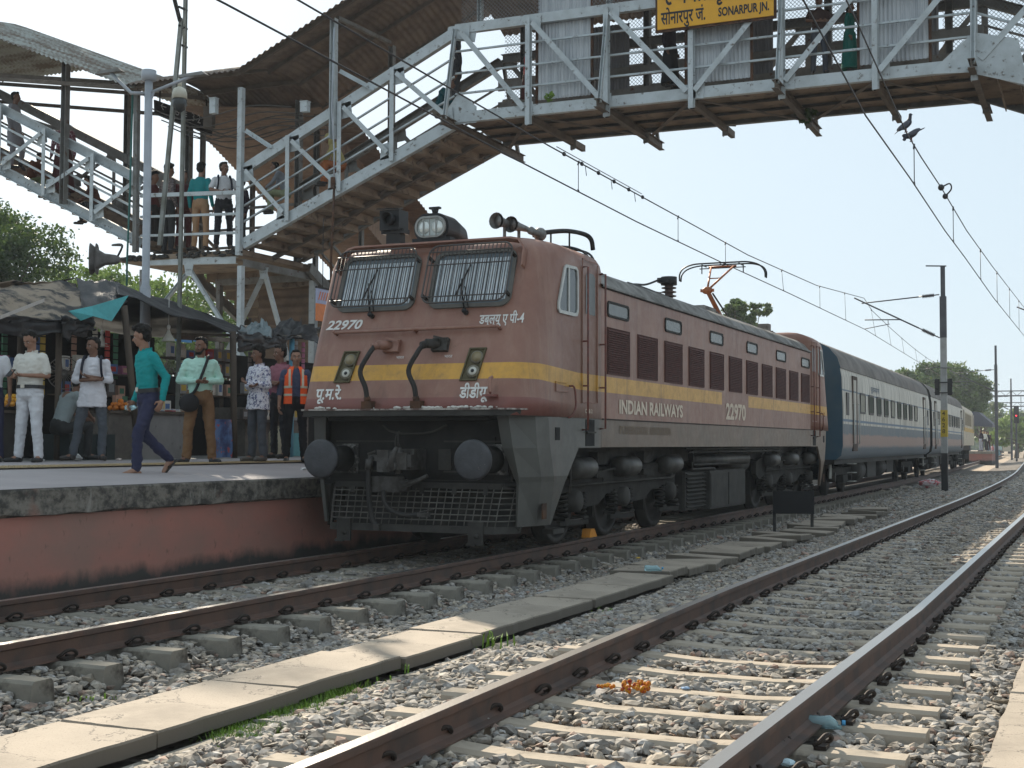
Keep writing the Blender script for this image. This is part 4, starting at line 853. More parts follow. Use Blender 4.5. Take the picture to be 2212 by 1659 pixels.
def coach(y0,L,yaw_,label,detail=True,endm=CBL):
    E_=empty('passenger_coach',(bend(y0+L/2),y0+L/2,0),yaw_); tag(E_,label,'coach','coaches behind the locomotive'); H=L/2
    sec=[(1.45,.92),(1.58,1.02),(1.62,1.25),(1.62,2.1),(1.60,2.9),(1.56,3.12)]
    for s_ in (-1,1):
        mb=MB(); mb.smooth=True; mb.loft([[(s_*x,y,z) for x,z in sec] for y in (-H,H)],closed=False,cap=False); mb.build('side_panel',CW,E_)
    mb=MB(); mb.smooth=True; rp=[(1.58,3.12),(1.50,3.38),(1.30,3.62),(.95,3.80),(.5,3.92),(0,3.96)]; rp+= [(-x,z) for x,z in rp[::-1][1:]]
    mb.loft([[(x,y,z) for x,z in rp] for y in (-H,H)],closed=False,cap=False); mb.smooth=False
    y=-H+1.2
    while y<H: mb.loft([[(x*1.008,yy,z+.012) for x,z in rp] for yy in (y-.03,y+.03)],closed=False,cap=False); y+=1.55
    mb.build('roof',CROOF,E_)
    for e in (-1,1):
        mb=MB(); pts=[(x,z) for x,z in sec]+rp+[(-x,z) for x,z in sec[::-1]]; mb.prism([(x,e*(H-.0),z) for x,z in pts],(0,-e*.05,0)); mb.box((-.45,e*H,1.2),(.45,e*(H+.28),3.3)); mb.build('end_wall',endm,E_,fix=True)
        mb=MB(); 
        for s_ in (-1,1): mb.cyl((s_*.978,e*H,1.105),(s_*.978,e*(H+.45),1.105),.09,10); mb.cyl((s_*.978,e*(H+.45),1.105),(s_*.978,e*(H+.5),1.105),.22,16)
        mb.build('buffer',BLK,E_)
    # doors
    for e in (-1,1):
        for s_ in (1,):
            yy=e*(H-1.9) if detail else e*(H-1.6)
            mb=MB(); mb.box((1.60,yy-.36,1.12),(1.632,yy+.36,3.0)); d_=mb.build('door',M('door_shadow',(.10,.07,.055),(.05,.04,.035),3,.4,.6),E_)
            mb=MB(); mb.box((1.632,yy-.30,1.30),(1.64,yy+.12,2.9)); mb.build('door_leaf',CW,d_)
            mb=MB()
            for q in (-.40,.42): mb.tube([(1.63,yy+q,1.3),(1.67,yy+q,1.3),(1.67,yy+q,2.3),(1.63,yy+q,2.3)],.014,6)
            mb.build('handrail',CHROME,d_)
            mb=MB()
            for k in range(3): mb.box((1.45,yy-.25,.35+.22*k),(1.62,yy+.25,.37+.22*k))
            mb.build('footstep',M('step_pale',(.35,.34,.3),(.2,.2,.18)),d_)
    # windows
    wy=[(-H+2.75+1.52*k) for k in range(int((L-5)/1.52))] if detail else [(-H+2.6+1.55*k) for k in range(int((L-4.8)/1.55))]
    for k,y in enumerate(wy):
        mb=MB(); A=rrect(y,y+.88,2.08,2.62,.07,3); B=rrect(y+.05,y+.83,2.13,2.57,.05,3)
        mb.loft([[(1.622,a,c) for a,c in A],[(1.638,a,c) for a,c in A],[(1.638,a,c) for a,c in B],[(1.624,a,c) for a,c in B]],cap=False); f_=mb.build('window',BLK,E_)
        mb=MB(); mb.add([(1.626,a,c) for a,c in B],[tuple(range(len(B)))]); mb.build('pane',CGLS if k%4 else flat('pale_blind',(.3,.29,.24)),f_)
        if not detail:
            mb=MB(); 
            for z in (2.22,2.35,2.48): mb.bar((1.645,y,z),(1.645,y+.88,z),.012,.012)
            mb.build('window_bar',BLK,f_)
    for e in (-1,1):
        yy=e*(H-.75); mb=MB(); mb.box((1.60,yy-.18,2.0),(1.635,yy+.18,2.55)); mb.build('lavatory_window',BLK,E_)
    # underframe
    mb=MB(); mb.box((-1.4,-H+.1,.80),(1.4,H-.1,.93)); mb.box((-1.1,-3.5,.35),(1.25,-1.8,.8)); mb.box((-1.0,1.0,.4),(1.2,2.6,.8)); mb.cyl((.95,-1.0,.6),(.95,.6,.6),.3,14); mb.build('underframe',DARK,E_)
    mb=MB(); mb.cyl((1.0,-5.6,.58),(1.0,-4.3,.58),.33,20); mb.build('water_tank',GRY,E_)
    mb=MB(); mb.box((1.2,-H+.5,.45),(1.22,-H+.8,.92)); mb.box((1.2,-H+4.6,.42),(1.22,-H+4.85,.9)); mb.build('pale_tag',M('step_pale',(.35,.34,.3)),E_)
    for by in (-H+3.0,H-3.0):
        mb=MB(); 
        for s_ in (-1,1): mb.box((s_*1.0,by-1.6,.5),(s_*1.12,by+1.6,.68)); mb.box((s_*1.02,by-.35,.3),(s_*1.2,by+.35,.5))
        mb.box((-1.0,by-.2,.4),(1.0,by+.2,.7)); bg_=mb.build('bogie',BG,E_)
        for ax in (-1.28,1.28):
            mb=MB(); mb.cyl((-.95,by+ax,.457),(.95,by+ax,.457),.07,10)
            for s_ in (-1,1): mb.cyl((s_*.8,by+ax,.457),(s_*.93,by+ax,.457),.457,28); mb.cyl((s_*.95,by+ax,.457),(s_*1.15,by+ax,.457),.13,12)
            mb.build('wheelset',WH,bg_)
    return E_
c1=coach(18.45,20.0,R(.75),'first coach behind the locomotive, stained white and blue with a dark blue end wall')
text('coach_board','पूर्व मध्य रेल',.2,M('coach_letter',(.15,.2,.25),(.2,.22,.25)),c1,(1.612,-5.2,2.72),(0,1,0),(0,0,1),1.6,.02)
c2_=coach(39.3,19.0,R(1.75),'second coach of the train, white and blue with barred windows, behind the overhead mast',False,DARK)
# cream locomotive at the far end
E_=empty('rear_locomotive',(bend(67.5),67.5,0),R(2.7)); tag(E_,'cream locomotive coupled at the far end of the train','locomotive')
CR=M('cream_loco',(.50,.42,.29),(.36,.30,.22),2,.35,.65,.5,0,.1,c3=(.2,.16,.11),s3=5,lo3=.6,hi3=.75)
mb=MB(); H=8.0; sec=[(-1.5,1.24),(-1.5,3.1),(-1.35,3.4),(-.9,3.55),(.9,3.55),(1.35,3.4),(1.5,3.1),(1.5,1.24)]
mb.loft([[(x,y,z) for x,z in sec] for y in (-H,H-.6)]+[[(x*.93,H,1.24+(z-1.24)*.9) for x,z in sec]]); mb.build('body',CR,E_,fix=True)
mb=MB(); mb.box((1.502,-H,2.0),(1.51,H-.6,2.22)); mb.build('yellow_band',M('band_yellow',(.62,.42,.16),(.45,.33,.15)),E_)
for k in range(7): mb=MB(); y=-5+1.25*k; mb.box((1.503,y,2.35),(1.515,y+.7,3.0)); mb.build('grille',M('cream_grille',(.28,.24,.17),(.2,.17,.12)),E_)
for y in (-6.6,5.9): mb=MB(); mb.box((1.503,y-.35,2.05),(1.52,y+.2,3.15)); mb.build('door_opening',BLK,E_)
mb=MB(); mb.box((-1,-H,3.55),(1,-H+.6,3.7)); mb.box((-.3,0,3.55),(.3,.4,3.75)); mb.build('roof_gear',BLK,E_)
for by in (-5,4.6):
    mb=MB(); 
    for s_ in (-1,1): mb.box((s_*1.0,by-2.2,.6),(s_*1.15,by+2.2,.95)); 
    bg_=mb.build('bogie',BG,E_)
    for ax in (-1.9,0,1.9):
        mb=MB(); mb.cyl((-.95,by+ax,.546),(.95,by+ax,.546),.07,10)
        for s_ in (-1,1): mb.cyl((s_*.8,by+ax,.546),(s_*.93,by+ax,.546),.546,24); mb.cyl((s_*.95,by+ax,.546),(s_*1.2,by+ax,.546),.15,12); mb.box((s_*1.1,by+ax+.5,.2),(s_*1.2,by+ax+.62,1.2))
        mb.build('wheelset',WH,bg_)
mb=MB(); mb.box((-1.2,-H,.95),(1.2,H-.6,1.24)); mb.build('underframe',DARK,E_)
# ================= footbridge =================
YB=11.0; WD=2.35; YF=YB+WD
def B(u,v,y=YB): return at(u,v,'y',y)
def bp(u,v,dy=0,y=YB):
    p=at(u,v,'y',y); return Vector((p.x,p.y+dy,p.z))
def lerp(a,b,t): return a+(b-a)*t
SPAN0=bp(988,60); 
def zt(x): return 9.98 if x<5.3 else 9.98-.42*(x-5.3)     # top chord centre
def zb(x): return 8.10 if x<5.3 else 8.10-.42*(x-5.3)
FB=empty('footbridge',(0,YB,0)); tag(FB,'grey steel truss footbridge crossing above the tracks and the train','footbridge')
FB.location=(0,0,0)
X0=bp(985,65).x; XR=bp(2104,100).x; XE=XR+4.6
PX=[bp(u,150).x for u in (1145,1313,1496,1690,1892)]
def truss(y,mat,near):
    s=1 if near else -1
    mb=MB(); 
    for a,b_ in ((X0,XR),(XR,XE)): mb.channel((a,y,zt(a)),(b_,y,zt(b_)),.12,.20,.014,side=s)
    mb.build('top_chord',mat,FB)
    mb=MB()
    for a,b_ in ((X0,XR),(XR,XE)): mb.channel((a,y,zb(a)),(b_,y,zb(b_)),.12,.22,.014,side=s)
    mb.build('bottom_chord',mat,FB)
    yo=y-s*.10
    for i,x in enumerate(PX+[XR]):
        mb=MB(); mb.angle((x,yo,zb(x)-.32),(x,yo,zt(x)+.02),.10,.014,up=(1,0,0)); mb.bar((x+.045,yo+.03*s,zb(x)-.3),(x+.045,yo+.03*s,zt(x)),.012,.05,up=(1,0,0)); mb.build('truss_post',mat,FB)
    # diagonals: fall to the middle post
    allx=[X0+.08]+PX+[XR]; 
    for i in range(len(allx)-1):
        a,b_=allx[i],allx[i+1]
        if i<3: p,q=(a+.1,zt(a)-.10),(b_-.08,zb(b_)+.02)
        else: p,q=(b_-.1,zt(b_)-.10),(a+.08,zb(a)+.02)
        mb=MB(); mb.angle((p[0],yo-.005*s,p[1]),(q[0],yo-.005*s,q[1]),.11,.014,up=(0,1,0)); mb.build('diagonal',mat,FB)
        for (gx,gz) in (p,q):
            mb=MB(); mb.prism([(gx-.16,yo+.02*s,gz-.12),(gx+.16,yo+.02*s,gz-.16),(gx+.18,yo+.02*s,gz+.14),(gx-.14,yo+.02*s,gz+.14)],(0,.012*s,0))
            for k in range(4): mb.cyl((gx-.09+.055*k,yo-.0*s,gz+.07-.045*k),(gx-.09+.055*k,yo-.022*s,gz+.07-.045*k),.016,6)
            mb.build('gusset',mat,FB)
    x=XR; mb=MB(); mb.angle((XR+1.25,yo,zt(XR+1.25)-.1),(XR+.12,yo,zb(XR)+.05),.11,.014,up=(0,1,0)); mb.build('diagonal',mat,FB)
    for f in (.24,.50,.78):
        mb=MB(); 
        for a,b_ in ((X0,XR),(XR,XE)): mb.angle((a,y-.03*s,lerp(zb(a)+.11,zt(a)-.1,f)),(b_,y-.03*s,lerp(zb(b_)+.11,zt(b_)-.1,f)),.05,.008)
        mb.build('rail_bar',mat,FB)
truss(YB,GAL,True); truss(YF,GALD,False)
# knee plates at the bridge end
mb=MB(); k=bp(985,250); 
mb.prism([(X0-.28,YB-.03,zb(X0)-.14),(X0+.50,YB-.03,zb(X0)-.14),(X0+.50,YB-.03,zb(X0)+.2),(X0+.10,YB-.03,zb(X0)+.55),(X0-.25,YB-.03,zb(X0)+.12)],(0,.012,0))
mb.prism([(X0-.18,YB-.03,zt(X0)-.2),(X0+.45,YB-.03,zt(X0)-.32),(X0+.52,YB-.03,zt(X0)+.08),(X0-.18,YB-.03,zt(X0)+.08)],(0,.012,0))
mb.prism([(XR-.75,YB-.13,zb(XR)-.12),(XR-.1,YB-.13,zb(XR)-.16),(XR+.9,YB-.13,zb(XR)-.5),(XR+.75,YB-.13,zb(XR)+.35),(XR,YB-.13,zb(XR)+.55),(XR-.5,YB-.13,zb(XR)+.12)],(0,.012,0))
for i in range(8): mb.cyl((XR-.4+.15*i,YB-.13,zb(XR)-.02-.04*i),(XR-.4+.15*i,YB-.155,zb(XR)-.02-.04*i),.025,6); mb.cyl((X0-.1+.07*i,YB-.03,zb(X0)-.03+.03*(i%3)),(X0-.1+.07*i,YB-.052,zb(X0)-.03+.03*(i%3)),.018,6)
loose(mb.build('knee_plate',GAL,FB))
# deck
DKM=M('deck_underside',(.27,.21,.155),(.17,.13,.10),2,.38,.66,.9,0,.4,c3=(.06,.045,.035),s3=4,lo3=.58,hi3=.72)
mb=MB(); 
x=X0+.05
while x<XR-.05:
    x2=min(x+.95,XR); mb.box((x,YB+.02,zb(x)-.02),(x2-.012,YF-.02,zb(x)+.05)); x=x2
mb.build('deck_slab',DKM,FB)
mb=MB(); n_=11
for i in range(n_):
    x=XR+.38*i; z=zb(XR)-.02-.16*i; mb.box((x,YB+.03,z-.05),(x+.42,YF-.03,z)); mb.box((x,YB+.03,z-.17),(x+.02,YF-.03,z-.05))
mb.build('steps',DKM,FB)
mb=MB(); mb.bar((X0,YB+.85,zb(0)-.06),(XR,YB+.85,zb(0)-.06),.05,.05); mb.bar((X0,YB+1.6,zb(0)-.06),(XR,YB+1.6,zb(0)-.06),.05,.05); mb.build('stringer',DARK,FB)
CB=M('cross_beam_brown',(.155,.13,.11),(.10,.085,.07),3,.4,.65,.75,.1,.2)
zz=zb(0)-.135-.02
for i,x in enumerate([X0]+PX+[XR]):
    long_=(i%2==0); ya=YB-(.65 if long_ else .02); yb=YF+(1.25 if long_ else .75); h=.17 if long_ else .14
    mb=MB(); 
    if i%2==0: mb.ibeam((x,ya,zz),(x,yb,zz),.12,h,.014)
    else: mb.channel((x,ya,zz),(x,yb,zz),.09,h,.012)
    mb.build('cross_beam',CB,FB)
    if i<6:
        x2=([X0]+PX+[XR])[i+1]; mb=MB()
        if i%2==0: mb.bar((x+.1,YF+.2,zz+.02),(x2-.05,YB+.05,zz+.02),.09,.012)
        else: mb.bar((x+.1,YB+.05,zz+.02),(x2-.05,YF+.2,zz+.02),.09,.012)
        mb.build('wind_brace',CB,FB)
    if long_:
        mb=MB(); mb.channel((x+.02,YB-.55,zb(x)-.12),(x+.02,YB-.08,zt(x)+.0),.08,.07,.01,up=(1,0,0)); mb.build('outrigger',GAL,FB)
        mb=MB(); mb.channel((x,YF+.95,zb(x)-.1),(x,YF+.05,zt(x)),.08,.07,.01,up=(1,0,0)); mb.build('outrigger',GALD,FB)
# corrugated screens (near ones light, far ones dull)
def corr_mat(name,c1,c2,rust):
    m,n,l,b=nodes(name); tc=n.new('ShaderNodeTexCoord').outputs['Object']; sp=n.new('ShaderNodeSeparateXYZ'); l.new(tc,sp.inputs[0])
    g=nz(n,l,tc,3,5,.6,(3,1,.2)); c=mixc(n,l,ramp(n,l,g,.4,.65),c1,c2); r=nz(n,l,tc,5,6,.7); zl=mth(n,l,'ADD',sp.outputs[2],mth(n,l,'MULTIPLY',r,.5))
    c=mixc(n,l,ramp(n,l,zl,rust+.25,rust),c,(.14,.055,.03)); l.new(c,b.inputs['Base Color']); b.inputs['Roughness'].default_value=.5; b.inputs['Metallic'].default_value=.25; return m
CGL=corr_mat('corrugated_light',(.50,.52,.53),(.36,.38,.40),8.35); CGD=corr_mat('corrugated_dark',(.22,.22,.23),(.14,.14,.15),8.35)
def corr(x0,x1,z0,z1,y,mat,name='corrugated_panel',amp=.016,per=.076):
    nx=int((x1-x0)/per*6); mb=MB(); mb.smooth=True
    mb.sheet(lambda a,b_:(x0+(x1-x0)*a,y+amp*math.sin(2*math.pi*(x0+(x1-x0)*a)/per),z0+(z1-z0)*b_),nx,1); return mb.build(name,mat,FB)
def ux(u,y=YB): return at(u,150,'y',y).x
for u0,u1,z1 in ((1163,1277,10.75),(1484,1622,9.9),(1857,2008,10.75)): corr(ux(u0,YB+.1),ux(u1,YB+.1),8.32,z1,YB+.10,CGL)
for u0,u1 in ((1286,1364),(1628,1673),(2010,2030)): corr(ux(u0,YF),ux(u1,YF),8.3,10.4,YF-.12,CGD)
mb=MB()
for u in (1160,1279,1482,1624,1855,2010): x=ux(u,YB+.1); mb.bar((x,YB+.1,8.25),(x,YB+.1,10.75),.05,.05,up=(1,0,0))
loose(mb.build('panel_frame',RUST,FB))
# wire mesh screens on the far side
m,n,l,b=nodes('wire_mesh'); tc=n.new('ShaderNodeTexCoord').outputs['Object']; 
mp=n.new('ShaderNodeMapping'); mp.inputs['Rotation'].default_value=(0,R(45),0); l.new(tc,mp.inputs[0]); sp=n.new('ShaderNodeSeparateXYZ'); l.new(mp.outputs[0],sp.inputs[0])
def gl(o): return mth(n,l,'LESS_THAN',mth(n,l,'FRACT',mth(n,l,'MULTIPLY',o,17.)),.16)
fac=mth(n,l,'MAXIMUM',gl(sp.outputs[0]),gl(sp.outputs[2]))
tr=n.new('ShaderNodeBsdfTransparent'); mx=n.new('ShaderNodeMixShader'); l.new(fac,mx.inputs[0]); l.new(tr.outputs[0],mx.inputs[1]); l.new(b.outputs[0],mx.inputs[2]); b.inputs['Base Color'].default_value=(.16,.16,.16,1)
l.new(mx.outputs[0],n['Material Output'].inputs['Surface'])
WM=m
mb=MB()
for a,b_ in ((X0+.1,ux(1163)),(ux(1277),ux(1484)),(ux(1622),ux(1857)),(ux(2008),XR+3)): mb.quad((a,YF-.05,8.15),(b_,YF-.05,8.15),(b_,YF-.05,10.9),(a,YF-.05,10.9)); mb.quad((a,YB+.06,9.98),(b_,YB+.06,9.98),(b_,YB+.06,10.75),(a,YB+.06,10.75))
loose(mb.build('mesh_screen',WM,FB))
# roof posts and roof
for u in (1037,1316,1427,1690,1960):
    x=at(u,20,'y',YB+.12).x; mb=MB(); mb.channel((x,YB+.13,zt(0)+.1),(x,YB+.13,10.8),.12,.10,.012,up=(1,0,0)); mb.build('roof_post',GAL,FB)
for u in (1135,1400,1610,1790,2050):
    x=at(u,20,'y',YF).x; mb=MB(); mb.channel((x,YF-.05,8.2),(x,YF-.05,10.9),.16,.14,.012,up=(1,0,0)); mb.build('roof_post',GALD,FB)
mb=MB(); mb.box((X0,YF-.2,8.75),(XR,YF-.17,8.95)); mb.box((X0,YF-.2,9.2),(XR,YF-.17,9.42)); loose(mb.build('kick_plank',GALD,FB))
RFU=M('roof_sheet_brown',(.19,.15,.12),(.12,.095,.08),2.5,.4,.65,.8,.0,.1)
RFT=M('roof_sheet_top',(.40,.42,.40),(.27,.23,.19),1.8,.42,.62,.65,.1,.1,st=(.5,3,1),c3=(.19,.13,.09),s3=3,lo3=.58,hi3=.7)
m,n,l,b=nodes('roof_sheet'); # two sided sheet: rust-stained top, brown underside
def corr_roof(name,parent,fz,x0,x1,y0,y1,mat,crown=.5,per=.15,amp=.022,cut=None):
    nx=int((x1-x0)/per*5); ny=10; mb=MB(); mb.smooth=True
    def fn(a,b_):
        x=x0+(x1-x0)*a; y=y0+(y1-y0)*b_; return (x,y,fz(x)+crown*math.sin(math.pi*b_)+amp*math.sin(2*math.pi*x/per))
    mb.sheet(fn,nx,ny); o=mb.build(name,mat,parent); return o
corr_roof('bridge_roof',FB,lambda x:10.78,X0-.3,9.5,YB-.35,YF+.8,RFU)
# plants on the bridge
def leafclump(c,r,nleaf,mat,name,lab,cat,size=.05):
    mb=MB()
    for i in range(nleaf):
        v=Vector((random.gauss(0,1),random.gauss(0,1),random.gauss(0,.8))); v=v.normalized()*r*random.random()**.5; p=Vector(c)+v
        a=Vector((random.gauss(0,1),random.gauss(0,1),random.gauss(0,1))).normalized(); b_=a.orthogonal().normalized(); s_=size*random.uniform(.6,1.3)
        mb.add([p-a*s_,p+b_*s_*.5,p+a*s_,p-b_*s_*.5],[(0,1,2,3)])
    o=mb.build(name,mat); tag(o,lab,cat); return o
LEAFD=M('leaf_dark',(.035,.07,.02),(.06,.10,.03),9,.4,.6,.6,0,0)
p=at(1740,245,'y',13.0); leafclump(p,.22,70,LEAFD,'fig_sapling','dark leafy sapling growing from under the bridge deck','plant',.08)
p=at(1186,208,'y',YB-.1); leafclump(p,.10,50,GRASS,'grass_tuft','green weeds rooted on the bridge edge below the corrugated sheet','weed',.05)
# ---------------- flights -------------------
def flight(name,lab,P0,P1,posts,dirn):
    """P0,P1=(x,ztop,zbot) lower/upper ends at near truss"""
    E_=empty(name,(0,0,0)); tag(E_,lab,'staircase')
    x0,t0,b0=P0; x1,t1,b1=P1
    def T(x): return lerp(t0,t1,(x-x0)/(x1-x0))
    def Bm(x): return lerp(b0,b1,(x-x0)/(x1-x0))
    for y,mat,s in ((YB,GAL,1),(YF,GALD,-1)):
        mb=MB(); mb.channel((x0,y,t0-.1),(x1,y,t1-.1),.14,.22,.014,side=s); mb.build('top_chord',mat,E_)
        mb=MB(); mb.channel((x0,y,b0+.10),(x1,y,b1+.10),.14,.24,.014,side=s)
        L=int(abs(x1-x0)/.16)
        for k in range(L): 
            if k%5 in (0,1): x=lerp(x0,x1,(k+.5)/L); mb.cyl((x,y-s*.07,Bm(x)+.10),(x,y-s*.095,Bm(x)+.10),.022,6)
        mb.build('stringer',mat,E_)
        for f in (.28,.52,.76):
            mb=MB(); mb.angle((x0,y-.03*s,lerp(b0+.2,t0-.2,f)),(x1,y-.03*s,lerp(b1+.2,t1-.2,f)),.055,.008); mb.build('rail_bar',mat,E_)
        yo=y-s*.09; xs=[x0]+[q for q in posts]+[x1]
        for x in posts:
            mb=MB(); mb.angle((x,yo,Bm(x)+.02),(x,yo,T(x)-.02),.10,.014,up=(1,0,0)); mb.build('post',mat,E_)
        for i in range(len(xs)-1):
            a,b_=(xs[i],xs[i+1])
            mb=MB(); mb.angle((a+dirn*.1,yo-.01*s,T(a)-.15),(b_-dirn*.1,yo-.01*s,Bm(b_)+.22),.10,.012,up=(0,1,0)) 
            mb.build('diagonal',mat,E_)
            for gx,gz in ((a+dirn*.12,T(a)-.22),(b_-dirn*.16,Bm(b_)+.25)):
                mb=MB(); mb.prism([(gx-.15,yo+.02*s,gz-.18),(gx+.17,yo+.02*s,gz-.14),(gx+.13,yo+.02*s,gz+.2),(gx-.12,yo+.02*s,gz+.16)],(0,.012*s,0))
                for k in range(5): mb.cyl((gx-.08+.04*k*dirn,yo+.02*s,gz+.10-.05*k),(gx-.08+.04*k*dirn,yo-.01*s,gz+.10-.05*k),.017,6)
                mb.build('gusset',mat,E_)
    ns=int(abs(b1-b0)/.165); mb=MB()
    for k in range(ns):
        xa=lerp(x0,x1,k/ns); xb=lerp(x0,x1,(k+1)/ns); z=lerp(b0,b1,(k+.55)/ns)+.02
        mb.box((xa,YB+.09,z-.04),(xb+dirn*.03,YF-.09,z)); mb.box((xb,YB+.09,z),(xb+dirn*.018,YF-.09,z+(b1-b0)/ns-.04))
    mb.build('steps',DKM,E_)
    mb=MB(); mb.bar((x0,YB+.1,b0-.02),(x1,YF-.1,b1-.02),.09,.012); mb.bar((x0,YF-.1,b0-.035),(x1,YB+.1,b1-.035),.09,.012); mb.bar((x0,(YB+YF)/2,b0-.06),(x1,(YB+YF)/2,b1-.06),.08,.10); mb.build('under_brace',CB,E_)
    return E_
A0=bp(529,357); A1=bp(985,62); C0=bp(536,537); C1=bp(966,281)
FR=flight('staircase','grey steel staircase climbing right from the landing to the bridge',(A0.x,A0.z,C0.z),(X0-.02,A1.z,C1.z+.02),[B(u,400).x for u in (627,738,851)],1)
D0=bp(305,381); D1=bp(0,224); E0=bp(262,527); E1=bp(0,383)
dx=(D0.z-D1.z)/(D0.x-D1.x)
XL=D1.x-9.0
FLt=flight('staircase','grey steel staircase climbing left from the landing out of the frame',(D0.x,D0.z,E0.z-.1),(XL,D1.z-9.0*dx,E1.z-9.0*(E0.z-E1.z)/(E0.x-E1.x)),[B(u,400).x for u in (206,101,5)],-1)
# roofs over flights
def fzR(x): return 9.50+.44*(x+10.3)
def fzL(x): return 9.48-.40*(max(x,-18.5)+13.1)
def fzM(x): return 9.55
RS=M('roof_sheet_two',(.33,.34,.31),(.15,.12,.095),1.6,.42,.6,.7,0,.1,st=(.4,2.5,1),c3=(.15,.10,.07),s3=3,lo3=.56,hi3=.7)
corr_roof('flight_roof',FR,fzR,-10.3,X0+.2,YB-.55,YF+1.2,RFU,.5)
corr_roof('flight_roof',FLt,fzL,XL,-13.1,YB-.55,YF+1.6,RS,.55)
for (E_,fz,xa,xb,mat) in ((FR,fzR,-10.3,X0,CB),(FLt,fzL,XL,-13.1,CB)):
    for yy in (YB-.3,YB+.9,YF-.2,YF+.9):
        k=math.sin(math.pi*(yy-(YB-.55))/(WD+1.9))*.5-.06; mb=MB(); mb.bar((xa,yy,fz(xa)+k),(xb,yy,fz(xb)+k),.06,.09); mb.build('purlin',mat,E_)
for u in (728,):
    x=B(u,200).x; mb=MB(); mb.channel((x,YB-.15,7.9),(x,YB-.15,fzR(x)-.02),.14,.13,.014,up=(1,0,0)); mb.build('tall_column',GAL,FR)
    mb=MB(); mb.channel((x,YF+.1,7.9),(x,YF+.1,fzR(x)+.1),.14,.13,.014,up=(1,0,0)); mb.bar((x,YB,fzR(x)+.05),(x,YF,fzR(x)+.15),.08,.08); mb.build('tall_column',GALD,FR)
for u in (137,148):
    x=B(u,200).x; mb=MB(); mb.channel((x,YF+.0 if u==137 else YB-.1,7.0),(x,YF if u==137 else YB-.1,fzL(x)+.1),.16,.14,.014,up=(1,0,0)); mb.build('tall_column',GALD,FLt)
mb=MB(); x=B(131,200).x; mb.bar((x,YB,fzL(x)-1.9),(B(0,250).x,YF,fzL(x)-1.7),.06,.08); mb.build('tie_bar',GALD,FLt)
# slanted brace on tall column
mb=MB(); mb.angle(bp(738,155,-.12),bp(812,195,-.12),.09); mb.angle(bp(535,283,-.12),bp(592,320,-.12),.09); mb.build('brace',GAL,FR)
# ---------------- landing ------------------
LD=empty('stair_landing',(0,0,0)); tag(LD,'grey steel stair landing on columns between the two flights, crowded with people','landing')
xa,xb=-13.75,A0.x; lz=5.62
mb=MB(); mb.box((xa,YB-.05,lz-.12),(xb,YF+.1,lz)); mb.build('floor',DKM,LD)
mb=MB(); 
for i in range(60): 
    x=random.uniform(xa,xb); mb.ball((x,YB-.09,lz-.06+random.uniform(-.05,.06)),(random.uniform(.04,.12),.04,random.uniform(.02,.05)),6,4)
mb.build('floor_debris',DARK,LD)
for v in (420,466,507):
    p=bp(305,v+3,-.02); q=bp(515,v-4,-.02); mb=MB(); mb.channel(p,q,.05,.09 if v==420 else .055,.01); mb.build('rail_bar',GAL,LD)
    mb=MB(); mb.bar((xa,YF,p.z),(xb,YF,p.z),.05,.06); mb.build('rail_bar',GALD,LD)
for u,v0,v1,w_,y,mat in ((522,190,552,.13,YB-.1,GAL),(296,192,545,.12,YB-.1,GALD)):
    mb=MB(); mb.channel(bp(u,v0,0,y),bp(u-6 if u==522 else u-3,v1,0,y),w_,w_*.9,.014,up=(1,0,0)); mb.build('column',mat,LD)
for x in (xa+.1,xb-.1): mb=MB(); mb.channel((x,YF,lz-.1),(x,YF,9.6),.15,.14,.014,up=(1,0,0)); mb.build('column',GALD,LD)
mb=MB(); mb.channel(bp(322,566),bp(512,562),.10,.16,.012); mb.build('edge_beam',GAL,LD)
g0=bp(522,567); mb=MB(); mb.channel(g0,(g0.x,YF+.6,g0.z),.10,.16,.012); mb.channel((-13.2,YF+.6,g0.z),(g0.x,YF+.6,g0.z),.1,.16,.012); mb.build('edge_beam',GALD,LD)
mb=MB(); mb.channel(g0,(g0.x,YF+.6,1.0),.01,.01); 
def colm(p,zlow,w_=.13,name='column',mat=GAL):
    mb=MB(); mb.channel(p,(p[0],p[1],zlow),w_,w_*.9,.014,up=(1,0,0)); return mb.build(name,mat,LD)
colm((g0.x+.0,YB-.02,g0.z-.08),1.0); colm((g0.x+.02,YF+.62,g0.z-.08),1.0,.17); colm((-13.1,YB,5.3),1.0,.13,'column',GALD); colm((-13.1,YF+.6,5.3),1.0,.13,'column',GALD)
def vee(p,u1,v1,u2,v2,y,lab='leg_brace'):
    mb=MB(); mb.prism([(p.x-.13,p.y-.06,p.z+.12),(p.x+.13,p.y-.06,p.z+.12),(p.x+.08,p.y-.06,p.z-.14),(p.x-.08,p.y-.06,p.z-.14)],(0,.014,0))
    for k in range(3): mb.cyl((p.x-.05+.05*k,p.y-.06,p.z),(p.x-.05+.05*k,p.y-.08,p.z),.015,6)
    mb.build('gusset',GAL,LD)
    for u,v in ((u1,v1),(u2,v2)):
        q=at(u,v,'y',y); d=(q-p); q=p+d*2.2; mb=MB(); mb.channel(p,q,.10,.07,.012); mb.build(lab,GAL,LD)
vee(bp(411,583),365,640,471,681,YB); vee(at(572,590,'x',g0.x),527,684,601,697,YB+1.4)
